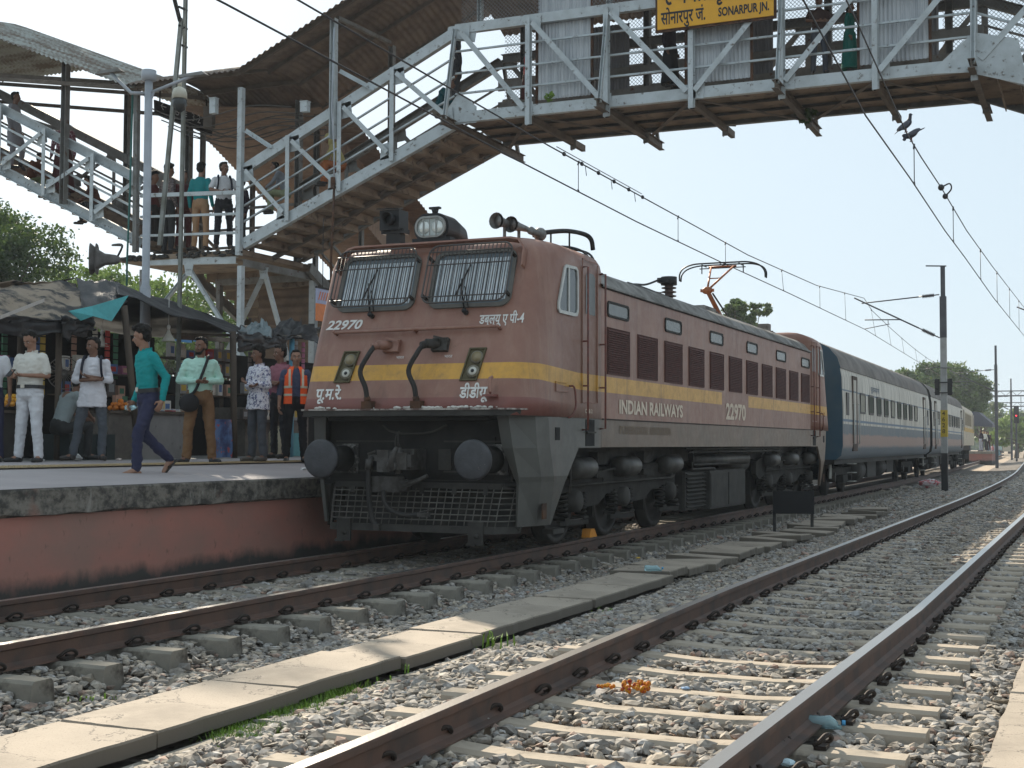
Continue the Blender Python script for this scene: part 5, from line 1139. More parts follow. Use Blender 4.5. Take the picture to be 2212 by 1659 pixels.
# roof over landing
corr_roof('landing_roof',LD,fzM,-13.3,-10.2,YB-.55,YF+1.6,RFU,.62)
for yy in (YB-.3,YB+.9,YF-.1,YF+1.0): mb=MB(); k=math.sin(math.pi*(yy-(YB-.55))/(WD+2.15))*.6-.08; mb.bar((-13.3,yy,9.55+k),(-10.2,yy,9.55+k),.07,.12); mb.build('purlin',CB,LD)
mb=MB()
for i in range(9): 
    y0_=YB+.2+.25*i; z0=8.9-.1*(i%4); mb.tube(smoothpath([(-13.2,y0_,z0+.3),(-12.2,y0_,z0-.1),(-11.4,y0_+.1,z0-.05-.05*(i%3)),(-10.4,y0_+.2,z0+.1),(-9.4,y0_+.3,z0+.0)],4),.016,5)
mb.build('cable_bundle',flat('cable_grey',(.12,.11,.10)),LD)
# hanging black direction board
p=bp(343,235,1.2); e=empty('direction_board',(0,0,0)); tag(e,'hanging black direction board with white platform arrows above the landing','sign')
a=at(332,216,'y',YB+.9); b_=at(458,262,'y',YB+3.0); a2=at(333,244,'y',YB+.9); b2=at(456,294,'y',YB+3.0)
mb=MB(); mb.prism([a,b_,b2,a2],(.05,-.02,0)); mb.build('board',flat('board_dark',(.02,.02,.022),.6),e)
d=(b_-a).normalized(); L=(b_-a).length; mb=MB()
text('board_text','←  1B  ≡  3-2 →',.30,flat('sign_white',(.6,.6,.6)),e,a2+d*.18+Vector((.06,-.03,.12)),d,(0,0,1),L*.82)
for s_ in (.1,.9): m_=MB(); q=a+(b_-a)*s_; m_.bar(q,q+Vector((0,0,.6)),.03,.03); m_.build('hanger',DARK,e)
# boxes on columns
for i,(u,v,y,w_,h,lab) in enumerate([(418,240,YB-.2,.16,.34,'pale grey junction box on the landing column'),(548-0,228,YB+1.0,.0,.0,''),(660,232,YB-.1,.18,.22,'small grey meter box hanging by the right staircase'),(453,255,YB+1.2,.26,.5,'brown switch box on the far landing column')]):
    if not lab: continue
    if i==0: u,v=463,230
    p=at(u,v,'y',y); mb=MB(); mb.box((p.x-w_/2,p.y-.08,p.z-h/2),(p.x+w_/2,p.y+.05,p.z+h/2)); mb.box((p.x-w_/2-.01,p.y-.095,p.z+h/2),(p.x+w_/2+.01,p.y+.06,p.z+h/2+.02)); mb.cyl((p.x+w_*.3,p.y-.08,p.z),(p.x+w_*.3,p.y-.095,p.z),.015,6); o=mb.build('junction_box',GAL if i<3 else CB); tag(o,lab,'box')
# flight to the platform behind, with brown sheet roof
RB=empty('rear_staircase',(0,0,0)); tag(RB,'roofed staircase going down from the landing to the platform, behind the columns','staircase')
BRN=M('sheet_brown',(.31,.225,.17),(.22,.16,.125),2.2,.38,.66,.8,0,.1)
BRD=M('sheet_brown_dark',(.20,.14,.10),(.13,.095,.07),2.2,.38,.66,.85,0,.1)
def corr_y(name,pts,mat,parent,per=.15,amp=.02,along=0):
    """bilinear corrugated sheet between 4 corners a b c d ; ridges run from a->d"""
    a,b_,c,d=[Vector(q) for q in pts]; L=(b_-a).length; nx=max(8,int(L/per*4)); nrm=(b_-a).cross(d-a).normalized(); mb=MB(); mb.smooth=True
    mb.sheet(lambda s,t:((a*(1-s)+b_*s)*(1-t)+(d*(1-s)+c*s)*t)+nrm*amp*math.sin(2*math.pi*s*L/per),nx,4); return mb.build(name,mat,parent)
yA,yZ=YF+.2,24.5
def rz(y): return 9.6-.42*(y-yA)
corr_y('roof_sheet',[(-14.3,yA,9.9),(-14.3,yZ,rz(yZ)+.2),(-9.2,yZ,rz(yZ)-.3),(-9.2,yA,9.3)],BRN,RB)
corr_y('side_sheet',[(-10.0,yA+.2,9.3),(-10.0,yZ,rz(yZ)-.3),(-10.0,yZ,rz(yZ)-2.0),(-10.0,yA+.2,7.9)],BRN,RB)
mb=MB(); ns=24
for k in range(ns):
    y=yA+k*.4; z=lz-.19*k; mb.box((-13.5,y,z-.05),(-10.3,y+.42,z)); mb.box((-13.5,y+.40,z-.19),(-10.3,y+.419,z-.05))
mb.build('steps',DKM,RB)
for x in (-13.6,-10.2):
    mb=MB(); mb.channel((x,yA,lz-.1),(x,yA+9.6,lz-4.66),.12,.25,.014); mb.build('stringer',GALD,RB)
    for k in range(5):
        y=yA+.3+2.2*k; mb=MB(); mb.channel((x,y,lz-.45*(y-yA)-.1),(x,y,rz(y)-.1),.12,.1,.012,up=(1,0,0)); mb.build('post',GALD,RB)
    mb=MB(); mb.bar((x,yA,lz+1.1),(x,yA+9.6,lz+1.1-4.5),.05,.07); mb.bar((x,yA,lz+.6),(x,yA+9.6,lz+.6-4.5),.04,.05); mb.build('handrail',GALD,RB)
# brown cladding sheets under and behind the landing (laid horizontally)
CL=empty('sheet_cladding',(0,0,0)); tag(CL,'brown corrugated sheet wall behind the landing columns','wall')
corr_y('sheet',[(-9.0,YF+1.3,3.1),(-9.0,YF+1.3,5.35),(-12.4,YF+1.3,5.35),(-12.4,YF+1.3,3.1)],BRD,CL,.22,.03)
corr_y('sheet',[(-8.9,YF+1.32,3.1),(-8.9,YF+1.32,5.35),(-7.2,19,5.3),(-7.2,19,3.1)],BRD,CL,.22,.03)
# platform canopy in the distance
PC=empty('platform_canopy',(0,0,0)); tag(PC,'brown platform canopy on steel posts beyond the staircase','canopy')
def cz(y): return 0
corr_y('roof_sheet',[(-13.5,17,5.6),(-13.5+bend(60),60,5.6),(-7.6+bend(60),60,5.2),(-7.6,17,5.2)],BRN,PC,.3,.03)
corr_y('roof_sheet',[(-5.0,17.5,5.5),(-5.0+bend(60),60,5.5),(-7.4+bend(60),60,5.1),(-7.4,17.5,5.1)],BRN,PC,.3,.03)
for y in (20,26,32,38,46,54):
    mb=MB(); x=-8+bend(y); mb.channel((x,y,1),(x,y,5.3),.16,.16,.014,up=(1,0,0)); mb.bar((x,y,4.2),(x+2.6,y,5.3),.07,.07); mb.bar((x,y,4.2),(x-3,y,5.3),.07,.07); mb.build('post',GALD,PC)
mb=MB(); mb.bar((-5.0,17.5,5.42),(-5.0,20,5.42),.05,.1); 
# station name board
SB=empty('station_nameboard',(0,0,0)); tag(SB,'yellow station nameboard with black lettering hung on the bridge','sign')
YS=YB-.25; a=at(1420,62,'y',YS); b_=at(1671,36,'y',YS); zlow=(a.z+b_.z)/2; x0,x1=a.x,b_.x; 
mb=MB(); mb.box((x0,YS,zlow),(x1,YS+.03,zlow+1.15)); mb.build('panel',M('sign_yellow',(.72,.36,.015),(.64,.32,.02),2,.4,.7,.5,0,0),SB)
mb=MB(); mb.box((x0-.05,YS+.031,zlow-.05),(x1+.05,YS+.06,zlow+1.2)); mb.build('frame',RUST,SB)
SBK=flat('sign_black',(.012,.012,.014),.5); sc=(x1-x0)/251.
text('hindi_name','सोनारपुर जं.',.36,SBK,SB,(x0+8*sc,YS-.003,zlow+.09),(1,0,0),(0,0,1),98*sc,.02)
text('english_name','SONARPUR JN.',.235,SBK,SB,(x0+134*sc,YS-.003,zlow+.115),(1,0,0),(0,0,1),108*sc,.03)
text('bengali_name','েসানারপুর জং',.50,SBK,SB,(x0+16*sc,YS-.003,zlow+.47),(1,0,0),(0,0,1),215*sc,.02)
# ================= people =================
SK=[M('skin_brown',(.29,.155,.10),(.24,.125,.08),18,.4,.7,.55,0,.05),M('skin_dark',(.19,.098,.063),(.15,.078,.05),18,.4,.7,.55,0,.05)]
HAIRM=M('hair_black',(.008,.007,.006),(.016,.013,.011),40,.4,.6,.6,0,.6)
EYEW=flat('eye_white',(.55,.52,.48),.3); LIP=flat('lip',(.13,.05,.04),.5)
def remesh(mb,vox,smooth=2,amp=0,freq=9,seed=0):
    me=bpy.data.meshes.new('r'); me.from_pydata([tuple(v) for v in mb.v],[],mb.f); me.update()
    bm=bmesh.new(); bm.from_mesh(me); bmesh.ops.recalc_face_normals(bm,faces=bm.faces); bm.to_mesh(me); bm.free()
    o=bpy.data.objects.new('r',me); COL.objects.link(o)
    r=o.modifiers.new('r','REMESH'); r.mode='VOXEL'; r.voxel_size=vox
    if smooth: s=o.modifiers.new('s','SMOOTH'); s.iterations=smooth; s.factor=.5
    dg=bpy.context.evaluated_depsgraph_get(); dg.update(); m2=bpy.data.meshes.new_from_object(o.evaluated_get(dg))
    bpy.data.objects.remove(o); bpy.data.meshes.remove(me)
    if amp:
        off=Vector((seed*3.1,seed*1.7,seed)); nn=[v.normal.copy() for v in m2.vertices]
        for v,n_ in zip(m2.vertices,nn):
            q=v.co+off; a=mnoise.noise(Vector((q.x*freq,q.y*freq,q.z*freq*.8))); b_=abs(mnoise.noise(Vector((q.x*freq*1.6+5,q.y*freq*1.6,q.z*freq*2.2))))
            v.co+=n_*amp*(a*.8+(b_-.25)*1.3)
    m2.polygons.foreach_set('use_smooth',[True]*len(m2.polygons)); return m2
def mo(name,me,mat,parent):
    me.name=name; me.materials.clear(); me.materials.append(mat); me.polygons.foreach_set('material_index',[0]*len(me.polygons)); o=bpy.data.objects.new(name,me); COL.objects.link(o); o.parent=parent; return o
V3=lambda *a:Vector(a)
def person(label,loc,face,h=1.7,pose=None,shirt=('s',(.5,.5,.5)),pants=(.1,.1,.12),skin=0,hair='short',sleeve='long',look=0,tilt=0,bulk=1.0,hi=False,shoes=(.03,.03,.03),extras=(),shirtlen=.0,beard=False,sandal=False,group=None,skirt=None,belt=None):
    """facing +y in local space; face=rotation about z"""
    J=dict(pel=V3(0,0,.93),che=V3(0,.0,1.22),nec=V3(0,-.01,1.45),hea=V3(0,.015,1.60),
      shL=V3(-.172,-.01,1.375),shR=V3(.172,-.01,1.375),elL=V3(-.235,-.04,1.12),elR=V3(.235,-.04,1.12),wrL=V3(-.25,.03,.87),wrR=V3(.25,.03,.87),
      hiL=V3(-.095,0,.90),hiR=V3(.095,0,.90),knL=V3(-.115,.02,.48),knR=V3(.115,.02,.48),anL=V3(-.13,-.01,.085),anR=V3(.13,-.01,.085),toL=V3(-.155,.15,.03),toR=V3(.155,.15,.03),
      haL=None,haR=None)
    for k,v in (pose or {}).items(): J[k]=V3(*v)
    s=h/1.72; E_=empty('person',loc,face); E_.scale=(s,s,s); tag(E_,label,'person',group)
    vb=.0085 if hi else .017; vc=.011 if hi else .019; sk=SK[skin]
    # head frame
    hr=Matrix.Rotation(look,3,'Z')@Matrix.Rotation(-tilt,3,'X'); H=J['hea']
    def hp(x,y,z): return H+hr@V3(x,y,z)
    b=MB()
    b.ball(hp(0,-.008,.035),(.074,.092,.088),16,10,hr); b.ball(hp(0,.022,-.035),(.056,.066,.07),14,9,hr); b.ball(hp(0,.055,-.078),(.030,.024,.024),10,6,hr)
    b.cap(hp(0,.082,.012),hp(0,.104,-.022),.009,.014,8); b.ball(hp(-.074,-.005,-.005),(.012,.022,.033),8,6,hr); b.ball(hp(.074,-.005,-.005),(.012,.022,.033),8,6,hr)
    b.cap(hp(-.03,.076,.03),hp(.03,.076,.03),.013,.013,8); b.ball(hp(-.035,.06,-.02),(.024,.02,.02),8,6,hr); b.ball(hp(.035,.06,-.02),(.024,.02,.02),8,6,hr)
    b.cap(hp(-.016,.083,-.048),hp(.016,.083,-.048),.0095,.0095,8)
    b.cap(J['nec']+V3(0,0,-.05),hp(0,-.01,-.05),.058,.052,12)
    b.ball(J['che']+V3(0,0,.06),(.12,.08,.17),12,8); b.ball(J['pel'],(.12,.08,.10),12,8); b.cap(J['pel'],J['che'],.09,.09,10)
    for S_ in 'LR':
        sg=-1 if S_=='L' else 1
        b.cap(J['che']+V3(sg*.08,0,.14),J['sh'+S_],.05,.045); b.cap(J['sh'+S_],J['el'+S_],.045*bulk,.036); b.cap(J['el'+S_],J['wr'+S_],.036,.025)
        b.cap(J['hi'+S_],J['kn'+S_],.075,.05); b.cap(J['kn'+S_],J['an'+S_],.048,.034); b.cap(J['an'+S_],J['to'+S_],.034,.03); b.ball(J['an'+S_]+V3(0,-.03,-.04),(.03,.035,.03),8,6)
        # hand
        wr=J['wr'+S_]; fd=(wr-J['el'+S_]).normalized(); hd=J['ha'+S_]-wr if J['ha'+S_] is not None else fd+V3(0,.25,0); hd.normalize()
        ref=V3(0,1,0) if abs(hd.y)<.8 else V3(0,0,1); pn=hd.cross(ref).normalized(); side=pn.cross(hd).normalized() # side = across palm
        pc=wr+hd*.048
        b.cap(wr,wr+hd*.04,.024,.026,8); 
        for q in (-.022,-.007,.008,.022): b.cap(wr+hd*.02+side*q*.7,wr+hd*.085+side*q,.013,.0115,7)
        curl=pn*(-sg)
        for qi,q in enumerate((-.027,-.009,.009,.026)):
            L1=(.040,.046,.043,.034)[qi]; p0=wr+hd*.085+side*q; p1=p0+(hd*.85+curl*.5).normalized()*L1; p2=p1+(hd*.35+curl*.9).normalized()*L1*.8
            b.cap(p0,p1,.0105,.0095,7); b.cap(p1,p2,.0095,.0082,7)
        t0=wr+hd*.03+side*.026; t1=t0+(side*.9+hd*.6+curl*.3).normalized()*.036; t2=t1+(hd*.9+curl*.5).normalized()*.032
        b.cap(t0,t1,.0135,.011,7); b.cap(t1,t2,.011,.009,7)
    body=mo('body',remesh(b,vb,1 if hi else 2),sk,E_)
    # shirt
    c=MB(); bu=bulk
    rings=[]; pe,ch,ne=J['pel'],J['che'],J['nec']; up=(ne-pe).normalized(); 
    def el(cn,rx,ry,n_=20,fwd=0): 
        ax=(J['shR']-J['shL']); ax.z=0; ax.normalize(); ay=up.cross(ax).normalized()
        return [cn+ax*rx*math.cos(2*math.pi*k/n_)+ay*(ry*math.sin(2*math.pi*k/n_)+fwd) for k in range(n_)]
    def sp_(t): return pe.lerp(ch,t/.5) if t<.5 else ch.lerp(ne,(t-.5)/.5)
    prof=([(-(shirtlen+.05)/.5,.208*bu,.152*bu),(-.08,.196*bu,.142*bu),(.06,.190*bu,.140*bu)] if shirtlen else [(-.04,.150*bu,.108*bu),(.10,.156*bu,.114*bu),])+[(.18,(.165 if shirtlen else .150)*bu,.108*bu*(1.15 if bulk>1.08 else 1)),(.40,.160*bu,.116*bu),(.62,.178*bu,.120*bu),(.80,.175*bu,.105*bu),(.92,.12,.085),(1.0,.068,.068)]
    for t,rx,ry in prof: rings.append(el(sp_(t) if t>=0 else pe+up*(t*.5),rx,ry))
    c.loft(rings)
    for S_ in 'LR':
        sg=-1 if S_=='L' else 1; sh,elb,wr=J['sh'+S_],J['el'+S_],J['wr'+S_]
        c.cap(ch+V3(sg*.08,0,.12),sh,.072*bu,.058*bu,12)
        if sleeve=='long': c.cap(sh,elb,.060*bu,.050*bu,12); c.cap(elb,wr-(wr-elb).normalized()*.015,.050*bu,.038,12)
        elif sleeve=='rolled': c.cap(sh,elb,.060*bu,.052*bu,12); c.cap(elb,elb.lerp(wr,.25),.055*bu,.048,12)
        elif sleeve=='short': c.cap(sh,sh.lerp(elb,.72),.061*bu,.062*bu,12)
    smt=shirt if isinstance(shirt,bpy.types.Material) else M(shirt[0],shirt[1],tuple(x*.88 for x in srgb(shirt[1])),7,.35,.65,.85,0,.35)
    so_=mo('shirt',remesh(c,vc,2,.013 if hi else .008,8,random.random()*9),smt,E_)
    if hi: # collar, placket, cuffs
        m_=MB()
        for sg in (-1,1): m_.loft([[ne+V3(sg*.012,.066,-.035),ne+V3(sg*.05,.058,-.055),ne+V3(sg*.062,.03,.0),ne+V3(sg*.055,.045,.02)],[ne+V3(sg*.014,.072,-.036),ne+V3(sg*.052,.066,-.058),ne+V3(sg*.068,.032,.0),ne+V3(sg*.06,.05,.022)]]); m_.loft([[ne+V3(sg*.062,.03,.02),ne+V3(sg*.064,.03,-.02),ne+V3(sg*.05,-.055,-.01),ne+V3(sg*.05,-.055,.035)],[ne+V3(sg*.069,.032,.02),ne+V3(sg*.071,.032,-.02),ne+V3(sg*.056,-.062,-.01),ne+V3(sg*.056,-.062,.035)]])
        m_.build('collar',smt,so_)
    # trousers / skirt
    pm=M(pants[0],pants[1],tuple(x*.8 for x in srgb(pants[1])),7,.35,.65,.85,0,.3) if isinstance(pants[0],str) else flat('trouser_%s'%str(pants),pants)
    c=MB()
    if skirt: c.loft([[V3(pe.x+r*math.cos(2*math.pi*k/20),pe.y+r*.8*math.sin(2*math.pi*k/20),z) for k in range(20)] for z,r in ((.10,.26),(.5,.22),(.85,.19),(1.0,.165))])
    else:
        c.loft([el(pe+up*.085,.158*bu,.116*bu),el(pe+up*.0,.168*bu,.124*bu),el(pe-V3(0,0,.06),.15*bu,.12*bu),el(pe-V3(0,0,.12),.09,.07)])
        for S_ in 'LR': c.cap(J['hi'+S_]-V3(0,0,.02),J['kn'+S_],.087*bu,.064*bu,14); c.cap(J['kn'+S_],J['an'+S_]+(J['kn'+S_]-J['an'+S_]).normalized()*.02,.064*bu,.056*bu,14)
    mo('skirt' if skirt else 'trousers',remesh(c,vc,2,.013 if hi else .008,7,random.random()*9),pm,E_)
    # footwear
    shm=flat('shoe_%s'%str(shoes),shoes,.5)
    for S_ in 'LR':
        an,to=J['an'+S_],J['to'+S_]; d=(to-an); d.normalize(); c=MB()
        if sandal:
            f=(to-an); f=f.normalized(); heel=an-f*.05+V3(0,0,-.055) if abs(f.z)<.7 else an-f*.02+V3(0,-.05,0)
            a_=an+V3(0,-.05,-.07) if abs(f.z)<.75 else an+V3(0,-.07,.0); z_=to+f*.05
            c.bar(a_,z_,.09,.018,up=(0,0,1) if abs(f.z)<.75 else (0,1,0)); c.bar(a_.lerp(z_,.55)+V3(-.045,0,.01),a_.lerp(z_,.55)+V3(.045,0,.05),.04,.02); c.build('sandal',shm,E_)
        else:
            c.cap(an+V3(0,-.02,-.035),to+V3(0,.015,.01),.042,.036,10); c.cap(an+V3(0,0,0),an+V3(0,.02,-.03),.042,.045,10); mo('shoe',remesh(c,vc,1),shm,E_)
            if hi and shoes[0]>.02: pass
    # hair
    c=MB()
    if hair=='short': c.ball(hp(0,-.03,.062),(.080,.088,.078),14,9,hr); c.ball(hp(0,-.05,.02),(.077,.060,.082),12,8,hr); c.ball(hp(.01,.04,.110),(.055,.035,.024),10,6,hr)
    elif hair=='full': c.ball(hp(0,-.028,.072),(.086,.092,.083),14,9,hr); c.ball(hp(0,-.05,.02),(.083,.062,.088),12,8,hr); c.ball(hp(-.02,.062,.108),(.055,.038,.035),10,6,hr); c.ball(hp(.03,.05,.115),(.045,.038,.035),10,6,hr); c.ball(hp(0,.0,.135),(.06,.06,.03),10,6,hr)
    elif hair=='long': c.ball(hp(0,-.018,.055),(.084,.092,.085),14,9,hr); c.ball(hp(0,-.06,-.02),(.075,.05,.11),12,8,hr)
    elif hair=='scarf': c.ball(hp(0,-.015,.04),(.098,.105,.10),14,9,hr); c.ball(hp(0,-.05,-.06),(.10,.07,.12),12,8,hr)
    hm=HAIRM if hair!='scarf' else smt
    ho=mo('hair' if hair!='scarf' else 'head_scarf',remesh(c,.008 if hi else .015,0,.010 if hi and hair!='scarf' else .004,34,3),hm,E_)
    if beard:
        c=MB(); c.ball(hp(0,.048,-.078),(.042,.036,.034),10,7,hr); c.cap(hp(-.055,.015,-.03),hp(-.03,.06,-.085),.016,.02,8); c.cap(hp(.055,.015,-.03),hp(.03,.06,-.085),.016,.02,8); c.cap(hp(-.022,.086,-.038),hp(.022,.086,-.038),.009,.009,7); mo('beard',remesh(c,.008,1),HAIRM,E_)
    if hi:
        for sg in (-1,1):
            m_=MB(); m_.ball(hp(sg*.031,.077,.008),(.0125,.006,.0065),8,6,hr); e_=m_.build('eye',EYEW,E_); m_=MB(); m_.ball(hp(sg*.031,.081,.008),(.0058,.004,.0058),8,6,hr); m_.build('iris',BLK,e_)
            m_=MB(); m_.tube([hp(sg*.014,.088,.030),hp(sg*.032,.088,.036),hp(sg*.050,.078,.030)],[.003,.0045,.003],6); m_.build('eyebrow',HAIRM,E_)
        m_=MB(); m_.cap(hp(-.014,.0905,-.048),hp(.014,.0905,-.048),.0042,.0042,7); m_.build('mouth',LIP,E_)
        if not beard and skin==1: m_=MB(); m_.cap(hp(-.016,.091,-.038),hp(.016,.091,-.038),.004,.004,6); m_.build('moustache',HAIRM,E_)
    if belt is not None:
        m_=MB(); r_=el(pe+up*.045,.165*bu,.122*bu,28); r2=el(pe+up*.088,.163*bu,.121*bu,28); q_=[[a*1.0 for a in r_],[a for a in r2]]
        ctr=pe+up*.07; o1=[ctr+(a-ctr)*1.06 for a in r_]; o2=[ctr+(a-ctr)*1.06 for a in r2]; m_.loft([r_,o1,o2,r2],cap=False); m_.build('belt',flat('belt_black',(.015,.015,.016),.4),E_)
        m_=MB(); fr=ctr+V3(0,.133*bu,0); m_.box((fr.x-.03,fr.y,fr.z-.022),(fr.x+.03,fr.y+.008,fr.z+.024)); m_.build('buckle',flat('buckle',(.45,.42,.36),.3,.8),E_)
    for fnx in extras: fnx(E_,J,hp)
    return E_
def backpack(mat,big=1.0):
    def f(E_,J,hp):
        m_=MB(); c_=J['che']; m_.ball(c_+V3(0,-.20,.0),(.14*big,.10*big,.22*big),12,9); m_.box((-.10,-.30,.98),(.10,-.26,1.15)); mo('backpack',remesh(m_,.015,2),mat,E_)
        for sg in (-1,1): m_=MB(); m_.tube(smoothpath([J['sh'+'LR'[sg>0]]+V3(-sg*.06,-.09,.06),J['sh'+'LR'[sg>0]]+V3(-sg*.06,.03,.085),c_+V3(sg*.125,.125,.12),c_+V3(sg*.14,.125,-.02),c_+V3(sg*.165,.02,-.12)],5),.019,6); m_.build('backpack_strap',mat,E_)
    return f
def phone(E_,J,hp):
    p=(J['haR'] if J['haR'] is not None else J['wrR']); m_=MB(); m_.hexa([p+V3(*q) for q in ((-.035,.0,-.0),(.035,.0,-.0),(.035,.012,.0),(-.035,.012,.0),(-.035,.06,.09),(.035,.06,.09),(.035,.072,.085),(-.035,.072,.085))]); o=m_.build('phone',BLK); return o
def held(name,lab,cat,build,base):
    """a thing held by a person, top-level at world position"""
    o=build(); o.location=base; tag(o,lab,cat); return o
def wpt(loc,face,h,p):
    s=h/1.72; v=Vector(p)*s; c,s_=math.cos(face),math.sin(face); return Vector((loc[0]+v.x*c-v.y*s_,loc[1]+v.x*s_+v.y*c,loc[2]+v.z))
def ppos(u,v,vt,h):
    d=h*FL/(v-vt); q=CP+(cF+cR2*((u-1106)/FL)-cU2*((v-829.5)/FL))*d; return q
# direction to the camera from the platform: camera sits to the +x,-y side.  face: rotation so that +y local -> dir
def face_to(q,extra=0):
    d=CP-q; return math.atan2(d.y,d.x)-math.pi/2+extra
cross=dict(elL=(-.235,.0,1.13),elR=(.235,.0,1.13),wrL=(.02,.185,1.17),wrR=(-.03,.20,1.13),haL=(.10,.19,1.19),haR=(-.12,.17,1.12))
fronth=dict(elL=(-.27,-.02,1.14),elR=(.27,-.02,1.14),wrL=(-.075,.19,1.12),wrR=(.075,.19,1.12),haL=(.0,.24,1.10),haR=(.0,.24,1.12))
q=ppos(62,1001,716,1.72)
f=face_to(q,R(-38)); person('man in white short-sleeved shirt and white trousers looking down at his phone',q,f,1.72,dict(elL=(-.25,-.03,1.14),elR=(.25,-.02,1.14),wrL=(-.05,.22,1.14),wrR=(.10,.24,1.12),haL=(.04,.30,1.15),haR=(.05,.33,1.13),knL=(-.13,.03,.48),anL=(-.16,.0,.085),toL=(-.2,.15,.03),anR=(.16,.0,.085),toR=(.23,.14,.03),pel=(0,.0,.93)),('white_cotton',(.62,.60,.54)),('white_trousers',(.60,.60,.62)),0,'short','short',R(-5),R(28),1.12,True,(.02,.02,.02),belt=1)
def mk_phone():
    m_=MB(); m_.box((-.035,-.006,-.07),(.035,.006,.07)); m_.box((-.03,-.0075,-.06),(.03,-.006,.06)); o=m_.build('mobile_phone',BLK); o.rotation_euler=(R(50),0,f); return o
held('mobile_phone','dark mobile phone held by the man in white','phone',mk_phone,wpt(q,f,1.72,(.045,.335,1.165)))
q=ppos(197,996,733,1.66); f=face_to(q,R(-8))
person('young man in white shirt with crossed arms and a dark backpack',q,f,1.68,dict(cross,hiL=(-.10,0,.9),knL=(-.15,.03,.48),anL=(-.14,.02,.085),toL=(-.2,.14,.03),knR=(.17,.05,.48),anR=(.24,.05,.085),toR=(.38,.1,.03)),('white_shirt',(.66,.65,.68)),('slate_trousers',(.09,.10,.115)),1,'short','rolled',R(-45),R(4),.98,True,(.03,.025,.022),extras=[backpack(flat('pack_navy',(.02,.022,.035),.7))],shirtlen=.13,sandal=False)
q=ppos(318,1031,706,1.75); f=R(98)
f=face_to(q,R(-62))+R(0)
f=math.pi/2+R(12)
WK=dict(pel=(0,.0,.93),che=(0,.03,1.22),nec=(0,.05,1.45),hea=(0,.09,1.60),hiL=(-.09,0,.9),hiR=(.09,0,.9),knL=(-.09,.16,.50),anL=(-.09,.17,.09),toL=(-.09,.33,.03),knR=(.09,.02,.50),anR=(.10,-.32,.20),toR=(.10,-.25,.06),elR=(.26,-.05,1.13),wrR=(.27,.06,.88),elL=(-.24,-.10,1.14),wrL=(-.24,-.06,.88),shL=(-.172,.03,1.375),shR=(.172,.03,1.375))
f=R(153)
person('young man in teal long-sleeved shirt striding along the platform edge looking back',q,f,1.75,dict(WK),('teal_shirt',(.012,.27,.27)),('navy_jeans',(.035,.037,.075)),0,'full','long',R(-38),R(8),1.0,True,(.025,.02,.018),belt=1,sandal=True)
def mk_bot():
    m_=MB(); m_.tube([(-.09,0,0),(-.085,0,0),(-.02,0,0),(.05,0,0),(.075,0,0),(.09,0,0)],[.02,.03,.03,.028,.012,.012],12); o=m_.build('water_bottle',BOT); o.rotation_euler=(0,0,R(-10)); return o
held('water_bottle','small clear water bottle in the hand of the striding man','bottle',mk_bot,wpt(q,f,1.75,(.27,.09,.80)))
q=ppos(430,1003,733,1.72); f=face_to(q,R(6))
def sling(E_,J,hp):
    m_=MB(); m_.tube(smoothpath([V3(-.11,-.10,1.47),V3(-.10,.05,1.46),V3(-.02,.145,1.25),V3(.08,.155,1.0),V3(.16,.13,.93)],6),.019,6); m_.build('bag_strap',flat('bag_black',(.018,.018,.02),.6),E_)
    m_=MB(); m_.ball(V3(.16,.17,.83),(.14,.07,.13),14,10); m_.box((.05,.13,.74),(.27,.21,.88)); mo('shoulder_bag',remesh(m_,.014,3),flat('bag_black',(.018,.018,.02),.6),E_)
person('bearded man in mint green shirt with a black shoulder bag and brown trousers',q,f,1.74,dict(fronth,knL=(-.14,.02,.48),anL=(-.17,0,.085),toL=(-.25,.13,.03),knR=(.15,.02,.48),anR=(.17,0,.085),toR=(.30,.10,.03)),('mint_shirt',(.42,.66,.56)),('brown_trousers',(.20,.115,.06)),1,'short','long',R(-40),R(4),1.10,True,(.03,.03,.035),extras=[sling],beard=True,belt=None)
q=ppos(556,998,752,1.64); f=face_to(q,R(-50))
m,n,l,b=nodes('floral_cloth'); tc=n.new('ShaderNodeTexCoord').outputs['Object']; c=mixc(n,l,ramp(n,l,nz(n,l,tc,26,3,.6),.53,.56),(.62,.61,.65),(.10,.11,.20)); c=mixc(n,l,ramp(n,l,nz(n,l,tc,40,2,.5),.62,.64),c,(.35,.33,.45)); l.new(c,b.inputs['Base Color']); b.inputs['Roughness'].default_value=.85; FLOR=m
person('man in white floral-print shirt with folded arms, his face turned away',q,f,1.66,dict(cross),FLOR,('grey_jeans',(.075,.082,.095)),1,'full','long',R(-15),R(2),1.02,True,(.10,.09,.08),shirtlen=.10)
q=ppos(583,992,748,1.68); person('man in dusky pink shirt half hidden behind the man in floral print',q+V3(0,.25,0),face_to(q,R(-50)),1.70,dict(cross),('pink_shirt',(.30,.12,.15)),('dark_trousers',(.025,.025,.03)),1,'short','short',R(-10),0,1.0,True)
q=ppos(637,1000,760,1.66); f=face_to(q,R(4))
